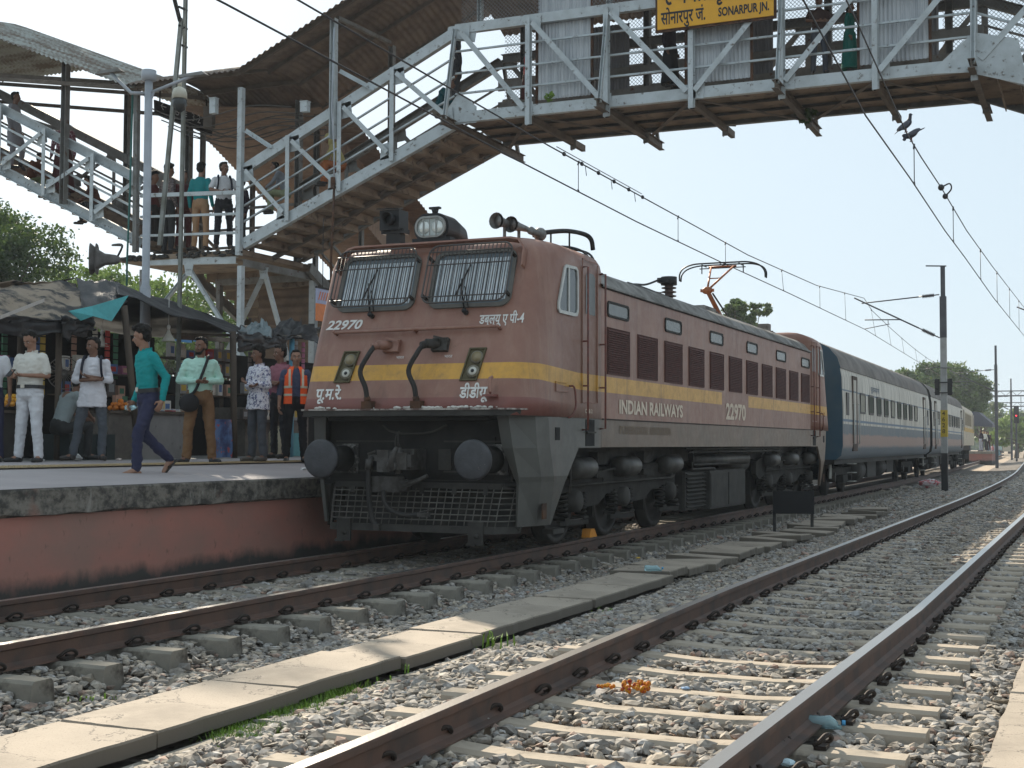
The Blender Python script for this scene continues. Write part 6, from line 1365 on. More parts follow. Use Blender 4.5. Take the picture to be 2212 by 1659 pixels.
def vest(E_,J,hp):
    OR=flat('hi_vis_orange',(.95,.13,.03),.6); m_=MB(); pe,ch,ne=J['pel'],J['che'],J['nec']
    for sg in (-1,1):
        R_=[]
        for z,rx,ry in ((.90,.185,.135),(1.05,.178,.130),(1.2,.180,.132),(1.33,.185,.125),(1.42,.13,.10),(1.475,.085,.055)):
            row=[]
            for k in range(9):
                a=R(90-sg*(20+160*k/8)); row.append(V3(rx*math.cos(a),ry*math.sin(a)-.0,z))
            R_.append(row)
        m_.loft(R_,closed=False)
    v_=m_.build('safety_vest',OR,E_); m_=MB()
    for sg in (-1,1):
        for z in (1.02,1.14): 
            rows=[]
            for zz in (z,z+.035):
                rows.append([V3(.184*math.cos(R(90-sg*(20+160*k/8))),.137*math.sin(R(90-sg*(20+160*k/8))),zz) for k in range(9)])
            m_.loft(rows,closed=False)
        m_.bar((sg*.10,.135,1.15),(sg*.10,.10,1.43),.035,.006,up=(0,1,0))
    m_.build('reflective_tape',flat('reflective_tape',(.62,.55,.42),.4),v_)
person('railway worker in an orange safety vest standing beside the nose of the locomotive',q,f,1.68,dict(wrL=(-.27,.0,.85)),('slate_blue_shirt',(.06,.075,.13)),('black_trousers',(.015,.015,.018)),0,'short','rolled',R(4),R(-3),1.0,True,(.02,.02,.02),extras=[vest])
# seated man in grey, vendor's legs etc.
q=ppos(140,958,800,1.0); q=V3(q.x,q.y,1.0)
sit=dict(pel=(0,-.05,.50),che=(0,.07,.80),nec=(0,.18,1.0),hea=(0,.26,1.12),shL=(-.185,.13,.96),shR=(.185,.13,.96),elL=(-.25,.25,.72),elR=(.25,.25,.72),wrL=(-.12,.42,.62),wrR=(.12,.42,.62),hiL=(-.1,-.05,.48),hiR=(.1,-.05,.48),knL=(-.14,.36,.52),knR=(.14,.36,.52),anL=(-.13,.34,.09),anR=(.13,.34,.09),toL=(-.14,.5,.03),toR=(.14,.5,.03))
p=at(152,905,'x',-6.2); 
person('person in pale grey shirt seated bent forward beside the stall, seen from behind',V3(-6.35,p.y,1.02),face_to(p,R(120)),1.68,dict(sit),('grey_shirt',(.27,.31,.31)),('dark_trousers2',(.04,.04,.04)),1,'short','short',0,R(25),1.05)
q=ppos(-24,1001,716,1.72); person('person in white shirt cut off by the left edge of the photo',q,face_to(q,R(-10)),1.7,{},('white_shirt2',(.6,.6,.62)),('navy_trousers',(.03,.03,.06)),1,'short','short')
# ---- people up on landing, stairs and bridge (smaller)
def up_person(label,u,v,vt,y,h,extra,**k):
    p=at(u,v,'y',y); t=at(u,vt,'y',y); hh=abs(t.z-p.z); return person(label,p,extra,hh,**k)
toC=lambda d:R(160+d) # local +y towards camera is about rotation 200 deg -> computed
def fc(u,v,y,d): return face_to(at(u,v,'y',y),R(d))
lean=dict(elL=(-.27,.06,1.17),elR=(.27,.06,1.17),wrL=(-.10,.28,1.10),wrR=(.08,.28,1.10))
up_person('man in white t-shirt with a backpack leaning on the landing rail',482,540,352,YB+.45,1,fc(482,500,YB,8),pose=dict(lean),shirt=('white_tee',(.62,.62,.63)),pants=('black_trs',(.025,.025,.03)),skin=1,sleeve='short',look=R(35),extras=[backpack(flat('pack_navy',(.02,.022,.035),.7),.8)],hi=True)
up_person('man in teal shirt and tan trousers on the landing, seen from behind',432,541,354,YB+.75,1,fc(432,500,YB,150),pose={},shirt=('teal_shirt2',(.02,.22,.23)),pants=('tan_trs',(.42,.26,.15)),skin=0,sleeve='long',hair='full')
m,n,l,b=nodes('plaid_cloth'); tc=n.new('ShaderNodeTexCoord').outputs['Object']; c=mixc(n,l,ramp(n,l,nz(n,l,tc,22,2,.5,(1,1,2)),.48,.56),(.05,.035,.035),(.16,.12,.11)); l.new(c,b.inputs['Base Color']); PLAID=m
up_person('man in dark plaid shirt standing on the landing behind the poles',362,546,356,YB+.6,1,fc(362,500,YB,120),pose={},shirt=PLAID,pants=('dark_trs',(.04,.04,.04)),skin=1,hair='full')
up_person('woman in maroon standing between the plaid and the teal shirts on the landing',395,541,370,YB+1.0,1,fc(395,500,YB,30),pose={},shirt=('maroon_top',(.10,.03,.035)),pants=('maroon_pt',(.09,.03,.03)),skin=1,hair='long')
up_person('person in dark red at the left end of the landing, mostly behind the lamp post',330,548,372,YB+1.2,1,fc(330,500,YB,60),pose={},shirt=('darkred_top',(.10,.03,.03)),pants=('dark_trs',(.04,.04,.04)),skin=1,hair='full')
up_person('person in black at the right of the landing behind the corner column',520,545,385,YB+1.5,1,fc(520,500,YB,-60),pose={},shirt=('black_top',(.03,.02,.03)),pants=('dark_trs',(.04,.04,.04)),skin=1)
# left staircase
up_person('grey-shirted man climbing at the top of the left staircase',30,368,200,YB+1.0,1,R(-70),pose=dict(knL=(-.11,.15,.55),anL=(-.11,.1,.2)),shirt=('grey_long',(.30,.30,.33)),pants=('grey_pt',(.26,.26,.29)),skin=1,shirtlen=.35)
up_person('woman in a maroon patterned dress on the left staircase',135,425,253,YB+1.3,1,fc(135,400,YB,-20),pose={},shirt=M('maroon_pattern',(.17,.06,.08),(.42,.34,.36),30,.52,.58,.85),pants=('maroon_pt',(.09,.03,.03)),skin=1,hair='long',skirt=True)
ssit=dict(sit)
up_person('person sitting low on the left staircase in brown, head resting forward',200,470,372,YB+.9,1,fc(200,400,YB,-60),pose={k:v for k,v in ssit.items()},shirt=('brown_top',(.11,.05,.035)),pants=('grey_dark2',(.06,.06,.06)),skin=1,hair='full') if False else None
def sitp(label,u,v,y,d,sh,pt,**k):
    p=at(u,v,'y',y); return person(label,p,fc(u,v,y,d),1.66,dict(sit),sh,pt,**k)
sitp('person in brown sitting low on the left staircase beside the landing',208,488,YB+1.0,-70,('brown_top',(.12,.055,.04)),('grey_dark2',(.06,.06,.06)),skin=1,hair='full')
sitp('person in green and brown sitting high on the left staircase',66,432,YB+.9,60,('rust_top',(.13,.05,.025)),('olive_pt',(.13,.15,.07)),skin=1,hair='long')
# right staircase
sitp('person in a yellow headscarf sitting on the right staircase',732,404,YB+.9,-80,('mustard_cloth',(.46,.40,.17)),('rust_pt',(.42,.14,.05)),skin=1,hair='scarf',bulk=1.15)
sitp('person with a pale green bag sitting at the bottom of the right staircase',615,462,YB+1.0,-100,('grey_blue_top',(.24,.26,.29)),('olive_pt2',(.30,.33,.20)),skin=1)
sitp('man in dark teal sitting near the top of the right staircase with his knees up',948,290,YB+.7,80,('teal_dark',(.01,.08,.10)),('khaki_pt',(.20,.17,.13)),skin=1)
up_person('person in a dark jacket standing at the top of the right staircase',985,255,82,YB+1.5,1,fc(985,200,YB,-80),pose={},shirt=('charcoal',(.035,.035,.04)),pants=('charcoal_pt',(.06,.06,.065)),skin=1,hair='scarf')
# bridge
up_person('person in red dress standing on the bridge left of the corrugated sheets',1137,218,122,YB+1.2,1,fc(1137,200,YB,90),pose={},shirt=('red_cloth',(.42,.03,.03)),pants=('maroon_pt',(.09,.03,.03)),skin=1,hair='scarf',skirt=True)
up_person('person in black standing behind the nameboard on the bridge',1448,193,32,YB+1.1,1,fc(1448,150,YB,60),pose={},shirt=('black_top',(.03,.02,.03)),pants=('black_trs',(.025,.025,.03)),skin=1,skirt=True)
up_person('man in a brown shirt leaning on the bridge rail right of the nameboard',1770,163,-8,YB+.7,1,fc(1770,100,YB,12),pose=dict(lean),shirt=('umber_shirt',(.06,.035,.03)),pants=('steel_pt',(.07,.08,.10)),skin=1,sleeve='short')
up_person('woman in a green dress on the bridge beside the leaning man',1836,160,5,YB+1.0,1,fc(1836,100,YB,80),pose={},shirt=('green_dress',(.01,.16,.13)),pants=('green_dress',(.01,.16,.13)),skin=1,hair='long',skirt=True)
# ================= market stalls on the platform =================
def GD(u,v,d): return CP+(cF+cR2*((u-1106)/FL)-cU2*((v-829.5)/FL))*d
TARP=M('tarpaulin_black',(.018,.018,.02),(.035,.034,.034),5,.4,.65,.5,0,.3,c3=(.10,.09,.08),s3=2.5,lo3=.62,hi3=.75)
TARB=M('tarpaulin_dusty',(.27,.215,.16),(.06,.055,.05),1.6,.5,.6,.7,0,.3,c3=(.04,.04,.04),s3=3,lo3=.5,hi3=.6)
TARQ=flat('tarpaulin_turquoise',(.10,.42,.44),.6)
WOOD=M('old_wood',(.11,.085,.065),(.06,.048,.04),4,.4,.65,.85,0,.4,st=(1,1,.3))
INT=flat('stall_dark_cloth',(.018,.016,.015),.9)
def tarp(name,cs,mat,parent,amp=.06,nu=26,nv=14,sag=.12,seed=0,thick=.012):
    a,b_,c,d=[Vector(q) for q in cs]; mb=MB()
    def fn(s,t):
        p=(a*(1-s)+b_*s)*(1-t)+(d*(1-s)+c*s)*t; w=.8*mnoise.noise(Vector((s*3.5+seed,t*2.5,seed)))+.55*(.5-abs(mnoise.noise(Vector((s*6+t*5+seed,t*2-s*1.5,seed+3)))))+.2*(.5-abs(mnoise.noise(Vector((s*14-t*6+seed,t*4,seed+5)))))
        e=math.sin(math.pi*s)*math.sin(math.pi*t)
        return p+Vector((mnoise.noise(Vector((s*5,t*5,seed+8)))*amp*.5,0,w*amp*1.15-sag*e))
    mb.smooth=True; nu=int(nu*1.6); nv=int(nv*1.6); mb.sheet(fn,nu,nv); top=[Vector(v) for v in mb.v]; o=mb.build(name,mat,parent); sd=o.modifiers.new('s','SOLIDIFY'); sd.thickness=thick; return o
def pole(p,z0,z1,r,mat,parent,name='post',lean=(0,0)):
    mb=MB(); mb.tube([(p[0],p[1],z0),(p[0]+lean[0]*.5,p[1]+lean[1]*.5,(z0+z1)/2+.0),(p[0]+lean[0],p[1]+lean[1],z1)],r,8); return mb.build(name,mat,parent)
XS_=-6.2
# stall A : left, roof ridge (160..250,610)
SA_=empty('market_stall',(0,0,0)); tag(SA_,'left market stall under dusty black tarpaulins with a turquoise flap','stall')
def ap(u,v,x=XS_): return at(u,v,'x',x)
h1=ap(-60,690); h2=ap(185,700); h3=ap(275,655)
r1=at(-80,622,'x',-7.6); r2=at(165,607,'x',-7.4); r3=at(255,612,'x',-7.0)
bk=lambda p,dx,dz: Vector((p.x+dx,p.y,p.z+dz))
tarp('roof_tarpaulin',[h1,h2,r2,r1],TARB,SA_,.10,34,14,.05,1)
tarp('roof_tarpaulin',[r1,r2,bk(r2,-2.6,-.5),bk(r1,-2.6,-.5)],TARB,SA_,.10,26,10,.05,2)
tarp('roof_tarpaulin',[h2,h3,r3,r2],TARP,SA_,.09,14,12,.04,3)
tarp('hanging_tarpaulin',[h1+Vector((.03,0,-.22)),h2+Vector((.03,0,-.18)),h2+Vector((.06,0,.05)),h1+Vector((.06,0,.05))],TARP,SA_,.06,36,8,0,4)
tarp('hanging_tarpaulin',[ap(130,735)+Vector((.05,0,0)),ap(200,716)+Vector((.05,0,0)),h2+Vector((.08,.1,.1)),ap(120,695)+Vector((.1,0,.05))],TARP,SA_,.10,12,8,0,5)
mb=MB(); f1,f2,f3,f4,f5=ap(147,672,XS_+.25),ap(199,661,XS_+.25),ap(277,638,XS_+.2),ap(240,694,XS_+.25),ap(174,693,XS_+.25)
mb.add([f1,f2,f5,ap(200,683,XS_+.3),f3,f4],[(0,1,3,2),(1,4,5,3)]); o=mb.build('turquoise_flap',TARQ,SA_); sd=o.modifiers.new('s','SOLIDIFY'); sd.thickness=.01
mb=MB(); mb.hexa([ap(0,690,XS_+.3),ap(96,652,XS_+.3),ap(96,652,XS_-.1),ap(0,690,XS_-.1)]+[q+Vector((0,0,.05)) for q in (ap(0,690,XS_+.3),ap(96,652,XS_+.3),ap(96,652,XS_-.1),ap(0,690,XS_-.1))]); mb.build('tin_sheet',flat('pale_tin',(.50,.46,.42),.5),SA_)
z0=1.02
for u,v,x in ((128,700,XS_-.3),(45,700,XS_-.6)): p=ap(u,v,x); pole(p,z0,p.z+.05,.045,WOOD,SA_)
p=ap(268,660); q=ap(300,1000); mb=MB(); mb.tube([(q.x,q.y,z0),(p.x,p.y,p.z)],.05,8); mb.build('post',WOOD,SA_)
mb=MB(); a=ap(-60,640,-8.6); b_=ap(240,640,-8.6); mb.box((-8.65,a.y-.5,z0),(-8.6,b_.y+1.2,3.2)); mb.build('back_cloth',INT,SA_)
# stall B: centre with black tarpaulin from (250,612) to (510,720)
SB_=empty('market_stall',(0,0,0)); tag(SB_,'middle market stall with a sloping black tarpaulin roof and a grey counter','stall')
a=ap(255,640); b_=ap(508,722); c=at(520,712,'x',-6.9); d=at(250,611,'x',-7.1)
m_=at(400,690,'x',-6.15)
tarp('roof_tarpaulin',[a,b_,c,d],TARP,SB_,.07,30,12,.03,6)
tarp('roof_tarpaulin',[d,c,bk(c,-2.4,-.1),bk(d,-2.4,-.2)],TARP,SB_,.07,26,10,.1,7)
for u,v in ((503,722),): p=ap(u,v); q=ap(506,992); mb=MB(); mb.tube([(q.x,q.y,z0),(p.x,p.y,p.z+.05)],.055,8); mb.build('post',WOOD,SB_)
p=ap(480,730,-8.2); pole(p,z0,3.2,.04,WOOD,SB_)
mb=MB(); 
p1=at(380,728,'x',-7.6); p2=at(560,738,'x',-7.6); mb.bar(p1,p2,.05,.08); mb.bar(at(360,722,'x',-7.6),at(650,727,'x',-6.4),.05,.05); mb.build('roof_beam',M('pale_wood',(.30,.26,.21),(.2,.17,.14),4,.4,.6,.8),SB_)
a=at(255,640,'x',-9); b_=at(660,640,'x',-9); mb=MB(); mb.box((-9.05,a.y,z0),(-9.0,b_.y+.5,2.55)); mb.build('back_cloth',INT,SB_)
# counters
def counter(name_,u0,u1,vt,x,dep,mat,parent,z0=1.02,front=None):
    a=at(u0,vt,'x',x); b_=at(u1,vt,'x',x); mb=MB(); mb.box((x-dep,a.y,z0),(x,b_.y,a.z-.03)); o=mb.build(name_,mat,parent); mb=MB(); mb.box((x-dep-.02,a.y-.04,a.z-.03),(x+.05,b_.y+.04,a.z+.01)); mb.build('counter_top',WOOD,parent); return a,b_
GRC=M('grey_counter_panel',(.23,.22,.21),(.17,.165,.16),2,.4,.65,.7,0,.2,c3=(.1,.09,.085),s3=6,lo3=.62,hi3=.72)
ca,cb=counter('counter_panel',302,397,888,-6.35,.9,GRC,SB_)
cc,cd=counter('counter_panel',-70,48,885,-6.5,.9,M('dark_counter',(.035,.03,.028),(.05,.045,.04),4),SA_)
ce,cf=counter('counter_panel',235,299,888,-6.4,.8,M('worn_ply',(.16,.14,.12),(.10,.09,.08),4),SA_)
# individual goods -----------------------------------------
CL_=[(.55,.50,.42),(.42,.06,.05),(.08,.20,.12),(.60,.42,.08),(.10,.17,.34),(.50,.30,.22),(.30,.30,.30),(.62,.60,.55),(.35,.12,.20),(.12,.10,.09)]
def goods_box(p,sx,sy,sz,col,rz,lab,name='packet',grp=None):
    mb=MB(); mb.box((-sx/2,-sy/2,0),(sx/2,sy/2,sz)); o=mb.build(name,flat('goods_%d'%col,CL_[col],.6)); o.location=p; o.rotation_euler=(0,0,rz)
    mb=MB(); mb.box((sx/2,-sy*.32,sz*.25),(sx/2+.002,sy*.32,sz*.75)); mb.build('packet_face',flat('goods_%d'%((col+7)%10),CL_[(col+7)%10],.6),o)
    tag(o,lab,'packet',grp); return o
rr=random.Random(5); GN={}
def gn(k=0):
    GN[k]=GN.get(k,0)+1; return GN[k]

cn=['cream','red','dark green','mustard','blue','tan','grey','white','wine red','brown']
# magazines and packets on the middle counter
yy=ca.y+.08; n0=0
while yy<cb.y+.3:
    col=rr.choice([7,0,1,6,2,7,5]); h_=rr.choice([.02,.03,.05,.09]); ztop=ca.z+.011
    for k in range(rr.choice([1,2,3])):
        goods_box((-6.45-rr.uniform(0,.1),yy,ztop),.16,.13,.022,col,rr.uniform(-.3,.3),nth(gn(1))+' flat %s magazine on the middle stall counter from the left'%cn[col],'magazine','magazines and packets stacked on the counter'); ztop+=.0235; col=rr.choice([7,0,1,6])
    goods_box((-6.85-rr.uniform(0,.1),yy+.03,ca.z+.011),.07,.15,rr.uniform(.16,.26),rr.choice([1,2,3,5,7,8]),rr.uniform(-.3,.3),nth(gn())+' upright packet behind the magazines, counted from the left','packet','upright packets behind the magazines')
    yy+=.20
# shelves with packets at the back of the stalls
for sh,(x,u0,u1,v) in enumerate([(-7.3,130,275,800),(-7.3,130,275,850),(-7.2,385,500,850),(-7.3,385,500,805),(-7.3,520,640,850),(-7.3,520,640,905),(-7.4,-60,50,800),(-7.2,360,500,770)]):
    a=at(u0,v,'x',x); b_=at(u1,v,'x',x); mb=MB(); mb.box((x-.25,a.y,a.z-.02),(x+.1,b_.y,a.z)); mb.build('shelf',WOOD,SA_ if sh<2 else SB_)
    y=a.y+.1
    while y<b_.y:
        c_=rr.randrange(10); goods_box((x,y,a.z),.08,rr.uniform(.12,.2),rr.uniform(.14,.26),c_,rr.uniform(-.15,.15),nth(gn(2))+' packet, %s, along the back shelves inside the stalls'%cn[c_],'packet','packets on the stall shelves'); y+=rr.uniform(.2,.3)
# oranges
for (u,v,x,n_,lab) in ((262,858,-6.75,26,'pile of oranges on the left stall counter behind the striding man'),(25,858,-6.8,34,'pile of yellow fruit on the stall counter at the left edge')):
    p=at(u,v,'x',x); zt=ca.z+.012
    E_=empty('fruit_pile',(p.x,p.y,zt)); tag(E_,lab,'fruit')
    fm=M('orange_fruit',(.80,.25,.03),(.65,.20,.03),10,.4,.6,.45) if n_<30 else M('yellow_fruit',(.75,.42,.03),(.7,.3,.03),10,.4,.6,.45)
    for i in range(n_):
        lay=i//12; a=(i%12)*2.4+lay; rad=(.20-.07*lay)*((i%12)/12)**.5; mb=MB(); mb.ball((rad*math.cos(a),rad*math.sin(a)*1.3,.037+.055*lay),.038,8,6); mb.build('fruit',fm,E_)
# table fan
p=at(137,860,'x',-7.0); e=empty('table_fan',(p.x,p.y,1.0+.8)); c=at(137,806,'x',-7.0); 
mb=MB(); N_=24; R0=.24; O_=Vector((.0,0,c.z-1.8)); ax=(CP-c); ax.z=0; ax.normalize(); sd=Vector((-ax.y,ax.x,0))
mb.tube([O_+sd*R0*math.cos(t*2*math.pi/N_)+Vector((0,0,R0*math.sin(t*2*math.pi/N_))) for t in range(N_+1)],.008,5)
for t in range(N_): mb.tube([O_+ax*.04,O_+sd*R0*math.cos(t*2*math.pi/N_)+Vector((0,0,R0*math.sin(t*2*math.pi/N_)))],.003,4)
mb.build('guard',flat('fan_grey',(.22,.2,.18),.5,.3),e); mb=MB()
for t in range(3):
    a=t*2.094; mb.add([O_+sd*.03*math.cos(a)+Vector((0,0,.03*math.sin(a))),O_+sd*.2*math.cos(a-.35)+Vector((0,0,.2*math.sin(a-.35)))+ax*.02,O_+sd*.2*math.cos(a+.35)+Vector((0,0,.2*math.sin(a+.35)))-ax*.02],[(0,1,2)])
mb.build('blade',flat('fan_blade',(.15,.12,.1)),e); mb=MB(); mb.cyl(O_-ax*.1,O_+ax*.0,.06,12); mb.tube([O_-ax*.06,O_-ax*.06-Vector((0,0,.35))],.02,8); mb.cyl((O_-ax*.06-Vector((0,0,.37))),(O_-ax*.06-Vector((0,0,.35))),.12,14); mb.build('stand',DARK,e); tag(e,'round table fan with a wire guard beside the man in white','fan')
# hanging bulbs
for u,v,x,lab in ((364,733,-6.6,'white hanging bulb with a conical shade beside the striding man'),(220,745,-7.3,'dim hanging white sachet strip inside the left stall'),):
    p=at(u,v,'x',x); e=empty('hanging_lamp',(p.x,p.y,p.z)); mb=MB(); mb.smooth=True; mb.tube([(0,0,.16),(0,0,.12),(0,0,.04),(0,0,-.03)],[.02,.03,.07,.12],14,cap=False); mb.build('lamp_shade',flat('shade_white',(.62,.60,.52),.4),e); mb=MB(); mb.ball((0,0,.20),(.03,.03,.045),8,6); mb.tube([(0,0,.23),(0,0,.7)],.005,4); mb.build('holder',WHITE,e); tag(e,lab,'lamp')
# hanging strings of sachets
for i,(u,v,x) in enumerate([(205,735,-7.2),(232,740,-7.2),(250,745,-7.4),(92,740,-7.2),(80,740,-7.2),(160,740,-7.6),(640,745,-7.6),(615,745,-7.8),(655,760,-7.4),(540,745,-8),(395,765,-8),(430,770,-8),(10,740,-7.4)]):
    p=at(u,v,'x',x); mb=MB(); z=p.z+.2; k=0
    while z>p.z-rr.uniform(.5,.9): mb.box((p.x-.01,p.y-.05,z-.1),(p.x+.01,p.y+.05,z-.01)); z-=.11
    o=mb.build('sachet_strip',flat('goods_%d'%(i%10),CL_[i%10],.35)); tag(o,'hanging sachet strip, %s under the stall roofs'%('%s from the left by hanging order, %s'%(nth(i+1),cn[i%10])),'sachets','sachet strips hanging in the stalls')
# posters, blue sheets
for u0,v0,u1,v1,x,colr,name,lab,cat in [(378,722,414,741,-8.9,(.12,.33,.62),'blue_sheet','left blue plastic sheet at the back of the middle stall','sheet'),(418,722,448,741,-8.9,(.12,.33,.62),'blue_sheet','right blue plastic sheet at the back of the middle stall','sheet'),(268,722,290,745,-8.9,(.35,.55,.66),'blue_sheet','pale blue sheet behind the head of the striding man','sheet'),(608,935,652,985,-6.6,(.10,.32,.36),'blue_banner','turquoise banner hung low by the water can','banner')]:
    a=at(u0,v0,'x',x); b_=at(u1,v1,'x',x); mb=MB(); mb.sheet(lambda s,t:(x+.02*math.sin(s*9),a.y+(b_.y-a.y)*s,b_.z+(a.z-b_.z)*t),10,4); o=mb.build(name,flat(name+str(u0),colr,.5)); sd=o.modifiers.new('s','SOLIDIFY'); sd.thickness=.006; tag(o,lab,cat)
# blue printed banner under the counter right of mint man
x=-6.15; a=at(455,905,'x',x); b_=at(500,990,'x',x); m,n,l,b=nodes('printed_banner'); tc=n.new('ShaderNodeTexCoord').outputs['Object']; c=mixc(n,l,ramp(n,l,nz(n,l,tc,5,3),.42,.6),(.02,.04,.13),(.06,.14,.30)); c=mixc(n,l,ramp(n,l,nz(n,l,tc,9,3),.60,.64),c,(.32,.06,.07)); l.new(c,b.inputs['Base Color']); b.inputs['Roughness'].default_value=.5
mb=MB(); mb.sheet(lambda s,t:(x+.02*math.sin(s*7+t*3),a.y+(b_.y-a.y)*s,1.03+(a.z-1.03)*t),10,6); o=mb.build('printed_banner',m); sd=o.modifiers.new('s','SOLIDIFY'); sd.thickness=.006; tag(o,'dark blue and red printed banner hanging to the floor beside the stall post','banner')
# cream water can
p=at(603,985,'x',-6.0); e=empty('water_can',(p.x,p.y,1.02)); mb=MB(); mb.smooth=True; mb.tube([(0,0,0),(0,0,.03),(0,0,.42),(0,0,.47),(0,0,.49)],[.17,.19,.19,.17,.10],20); mb.build('can_body',flat('cream_plastic',(.42,.36,.25),.5),e); mb=MB(); mb.cyl((0,0,.49),(0,0,.53),.11,16); mb.tube([(-.12,0,.46),(-.1,0,.55),(.1,0,.55),(.12,0,.46)],.012,6); mb.build('lid',flat('cream_lid',(.36,.31,.22)),e); tag(e,'cream plastic water can standing between the two men on the right','water can')
# stall C: right with torn black tarps
SC_=empty('market_stall',(0,0,0)); tag(SC_,'right market stall with torn grey and black plastic over the roof','stall')
XC=-6.4
tarp('roof_tarpaulin',[ap(512,735,XC),ap(690,742,XC+.2),at(680,715,'x',XC-1),at(520,712,'x',XC-1)],TARP,SC_,.16,34,12,0,11)
tarp('roof_tarpaulin',[ap(515,720,XC),ap(590,735,XC),at(575,690,'x',XC-.6),at(545,700,'x',XC-.6)],flat('tarp_bluegrey',(.17,.21,.22),.45),SC_,.14,14,10,0,12)
tarp('roof_tarpaulin',[ap(590,735,XC),ap(655,725,XC),at(650,700,'x',XC-.7),at(600,702,'x',XC-.7)],TARP,SC_,.16,14,10,0,13)
tarp('hanging_tarpaulin',[ap(515,765,XC+.1),ap(620,752,XC+.1),ap(615,728,XC+.1),ap(512,725,XC+.1)],TARP,SC_,.12,22,8,0,14)
tarp('roof_tarpaulin',[at(520,712,'x',XC-1),at(690,715,'x',XC-1),at(700,715,'x',XC-3),at(530,715,'x',XC-3)],TARP,SC_,.12,20,10,.1,15)
BLUP=flat('blue_painted_steel',(.12,.33,.45),.5)
p=ap(625,760,XC); q=ap(628,985,XC); pole(q,z0,p.z+.25,.05,BLUP,SC_,'post')
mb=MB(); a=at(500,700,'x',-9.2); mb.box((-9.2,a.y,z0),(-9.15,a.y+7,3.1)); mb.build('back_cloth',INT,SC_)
a=at(520,930,'x',-7.6); mb=MB(); mb.box((-8.2,a.y,z0),(-7.5,a.y+2.2,1.95)); mb.build('counter',M('worn_ply',(1,1,1)),SC_)
for i,(u,v) in enumerate([(560,880),(600,880),(640,890),(655,870)]):
    p=at(u,v,'x',-7.3); goods_box((p.x,p.y,1.95),.25,.3,.3,(4,7,1,6)[i],.2*i,'carton on the counter of the right stall, %s one'%(('blue','white','red','grey')[i]),'carton')
# orange and blue banner at the far right behind the loco nose
x=-4.6; a=at(682,622,'x',x); b_=at(712,697,'x',x); e=empty('hanging_banner',(0,0,0)); mb=MB(); zm=(a.z+b_.z)/2+.02
mb.box((x,a.y,zm),(x+.02,b_.y+.2,a.z)); mb.build('upper_panel',flat('banner_lilac',(.42,.44,.60),.5),e); mb=MB(); mb.box((x,a.y,b_.z),(x+.02,b_.y+.2,zm-.002)); mb.build('lower_panel',flat('banner_orange',(.75,.22,.06),.5),e)
mb=MB()
for i in range(6): 
    y0=a.y+.04+.075*i; mb.prism([(x+.021,y0,zm+.06),(x+.021,y0+.035,zm+.06),(x+.021,y0+.10,a.z-.05),(x+.021,y0+.065,a.z-.05)],(.003,0,0))
mb.build('stripe_print',flat('banner_stripe',(.62,.22,.12)),e); mb=MB(); mb.box((x,a.y-.02,a.z),(x+.03,b_.y+.25,a.z+.03)); mb.tube([(x+.01,a.y+.2,a.z),(x+.01,a.y+.2,a.z+1.2)],.008,4); mb.build('hanger',DARK,e); tag(e,'lilac and orange striped banner hanging beside the locomotive nose','banner')
# things lying on the platform
for u,v,s_,c_,lab in [(162,983,.10,(.62,.62,.6),'white crumpled bag on the platform behind the young man in white'),(258,998,.05,(.6,.5,.45),'small reddish wrapper on the platform near the stall post'),(655,1018,.05,(.7,.7,.68),'small white scrap at the platform edge beside the buffer'),(90,1000,.05,(.65,.63,.6),'white paper on the platform right of the man in white')]:
    p=at(u,v,'z',1.0 if v<1010 else .9); 
    if p.x<-6.6: p=at(u,v,'x',-5.6); p.z=1.02
    crumple(p,(s_,s_,s_*.6),flat('scrap_w%d'%u,c_),'litter_scrap',lab,'litter',u)
mb=MB(); p=at(165,940,'x',-6.6); mb.box((p.x-.3,p.y-.5,1.02),(p.x+.3,p.y+.5,1.4)); 
for k in range(5): mb.box((p.x+.3,p.y-.5+.2*k,1.02),(p.x+.315,p.y-.46+.2*k,1.4))
o=mb.build('wooden_crate',flat('crate_dark',(.035,.045,.045))); tag(o,'dark green crate used as a low seat beside the left stall','crate')
# ================= poles, lamps, overhead line, trees =================
GP=M('grey_pole_paint',(.36,.38,.41),(.28,.30,.32),3,.4,.7,.45,.1,.1)
# lamp post
p=at(318,400,'x',-7.0); lx,ly=p.x,p.y; e=empty('lamp_post',(lx,ly,1.02)); T=at(318,172,'x',-7.0).z-1.02
mb=MB(); mb.tube([(0,0,0),(0,0,T*.45),(0,0,T*.455),(0,0,T)],[.085,.085,.065,.065],14); mb.build('pole',GP,e)
mb=MB(); mb.tube([(0,0,T-.02),(0,0,T+.0),(0,0,T+.16)],[.06,.12,.12],16); mb.build('cap',GP,e)
for s_,u,v in ((-1,238,156),(1,418,163)):
    q=at(u,v,'y',ly+(.2 if s_>0 else -.1))-Vector((lx,ly,1.02)); mb=MB(); mb.tube([(0,0,T-.22),(q.x*.45,q.y*.45,T-.19 if s_<0 else T-.1),q],.03,8); mb.prism([(0,0,T-.45),(s_*.12,0,T-.2),(0,0,T-.2)],(0,.02,0)); ar=mb.build('arm',GP,e)
    d=q.normalized(); d.z=0; mb=MB(); mb.hexa([q+Vector(c) for c in ((-.28,-.06,-.02),(.28,-.06,-.02),(.28,.06,-.02),(-.28,.06,-.02),(-.22,-.05,.03),(.2,-.05,.04),(.2,.05,.04),(-.22,.05,.03))]); mb.build('lamp_head',GALD,ar)
tag(e,'tall grey twin-arm lamp post rising through the stall roofs','lamp post')
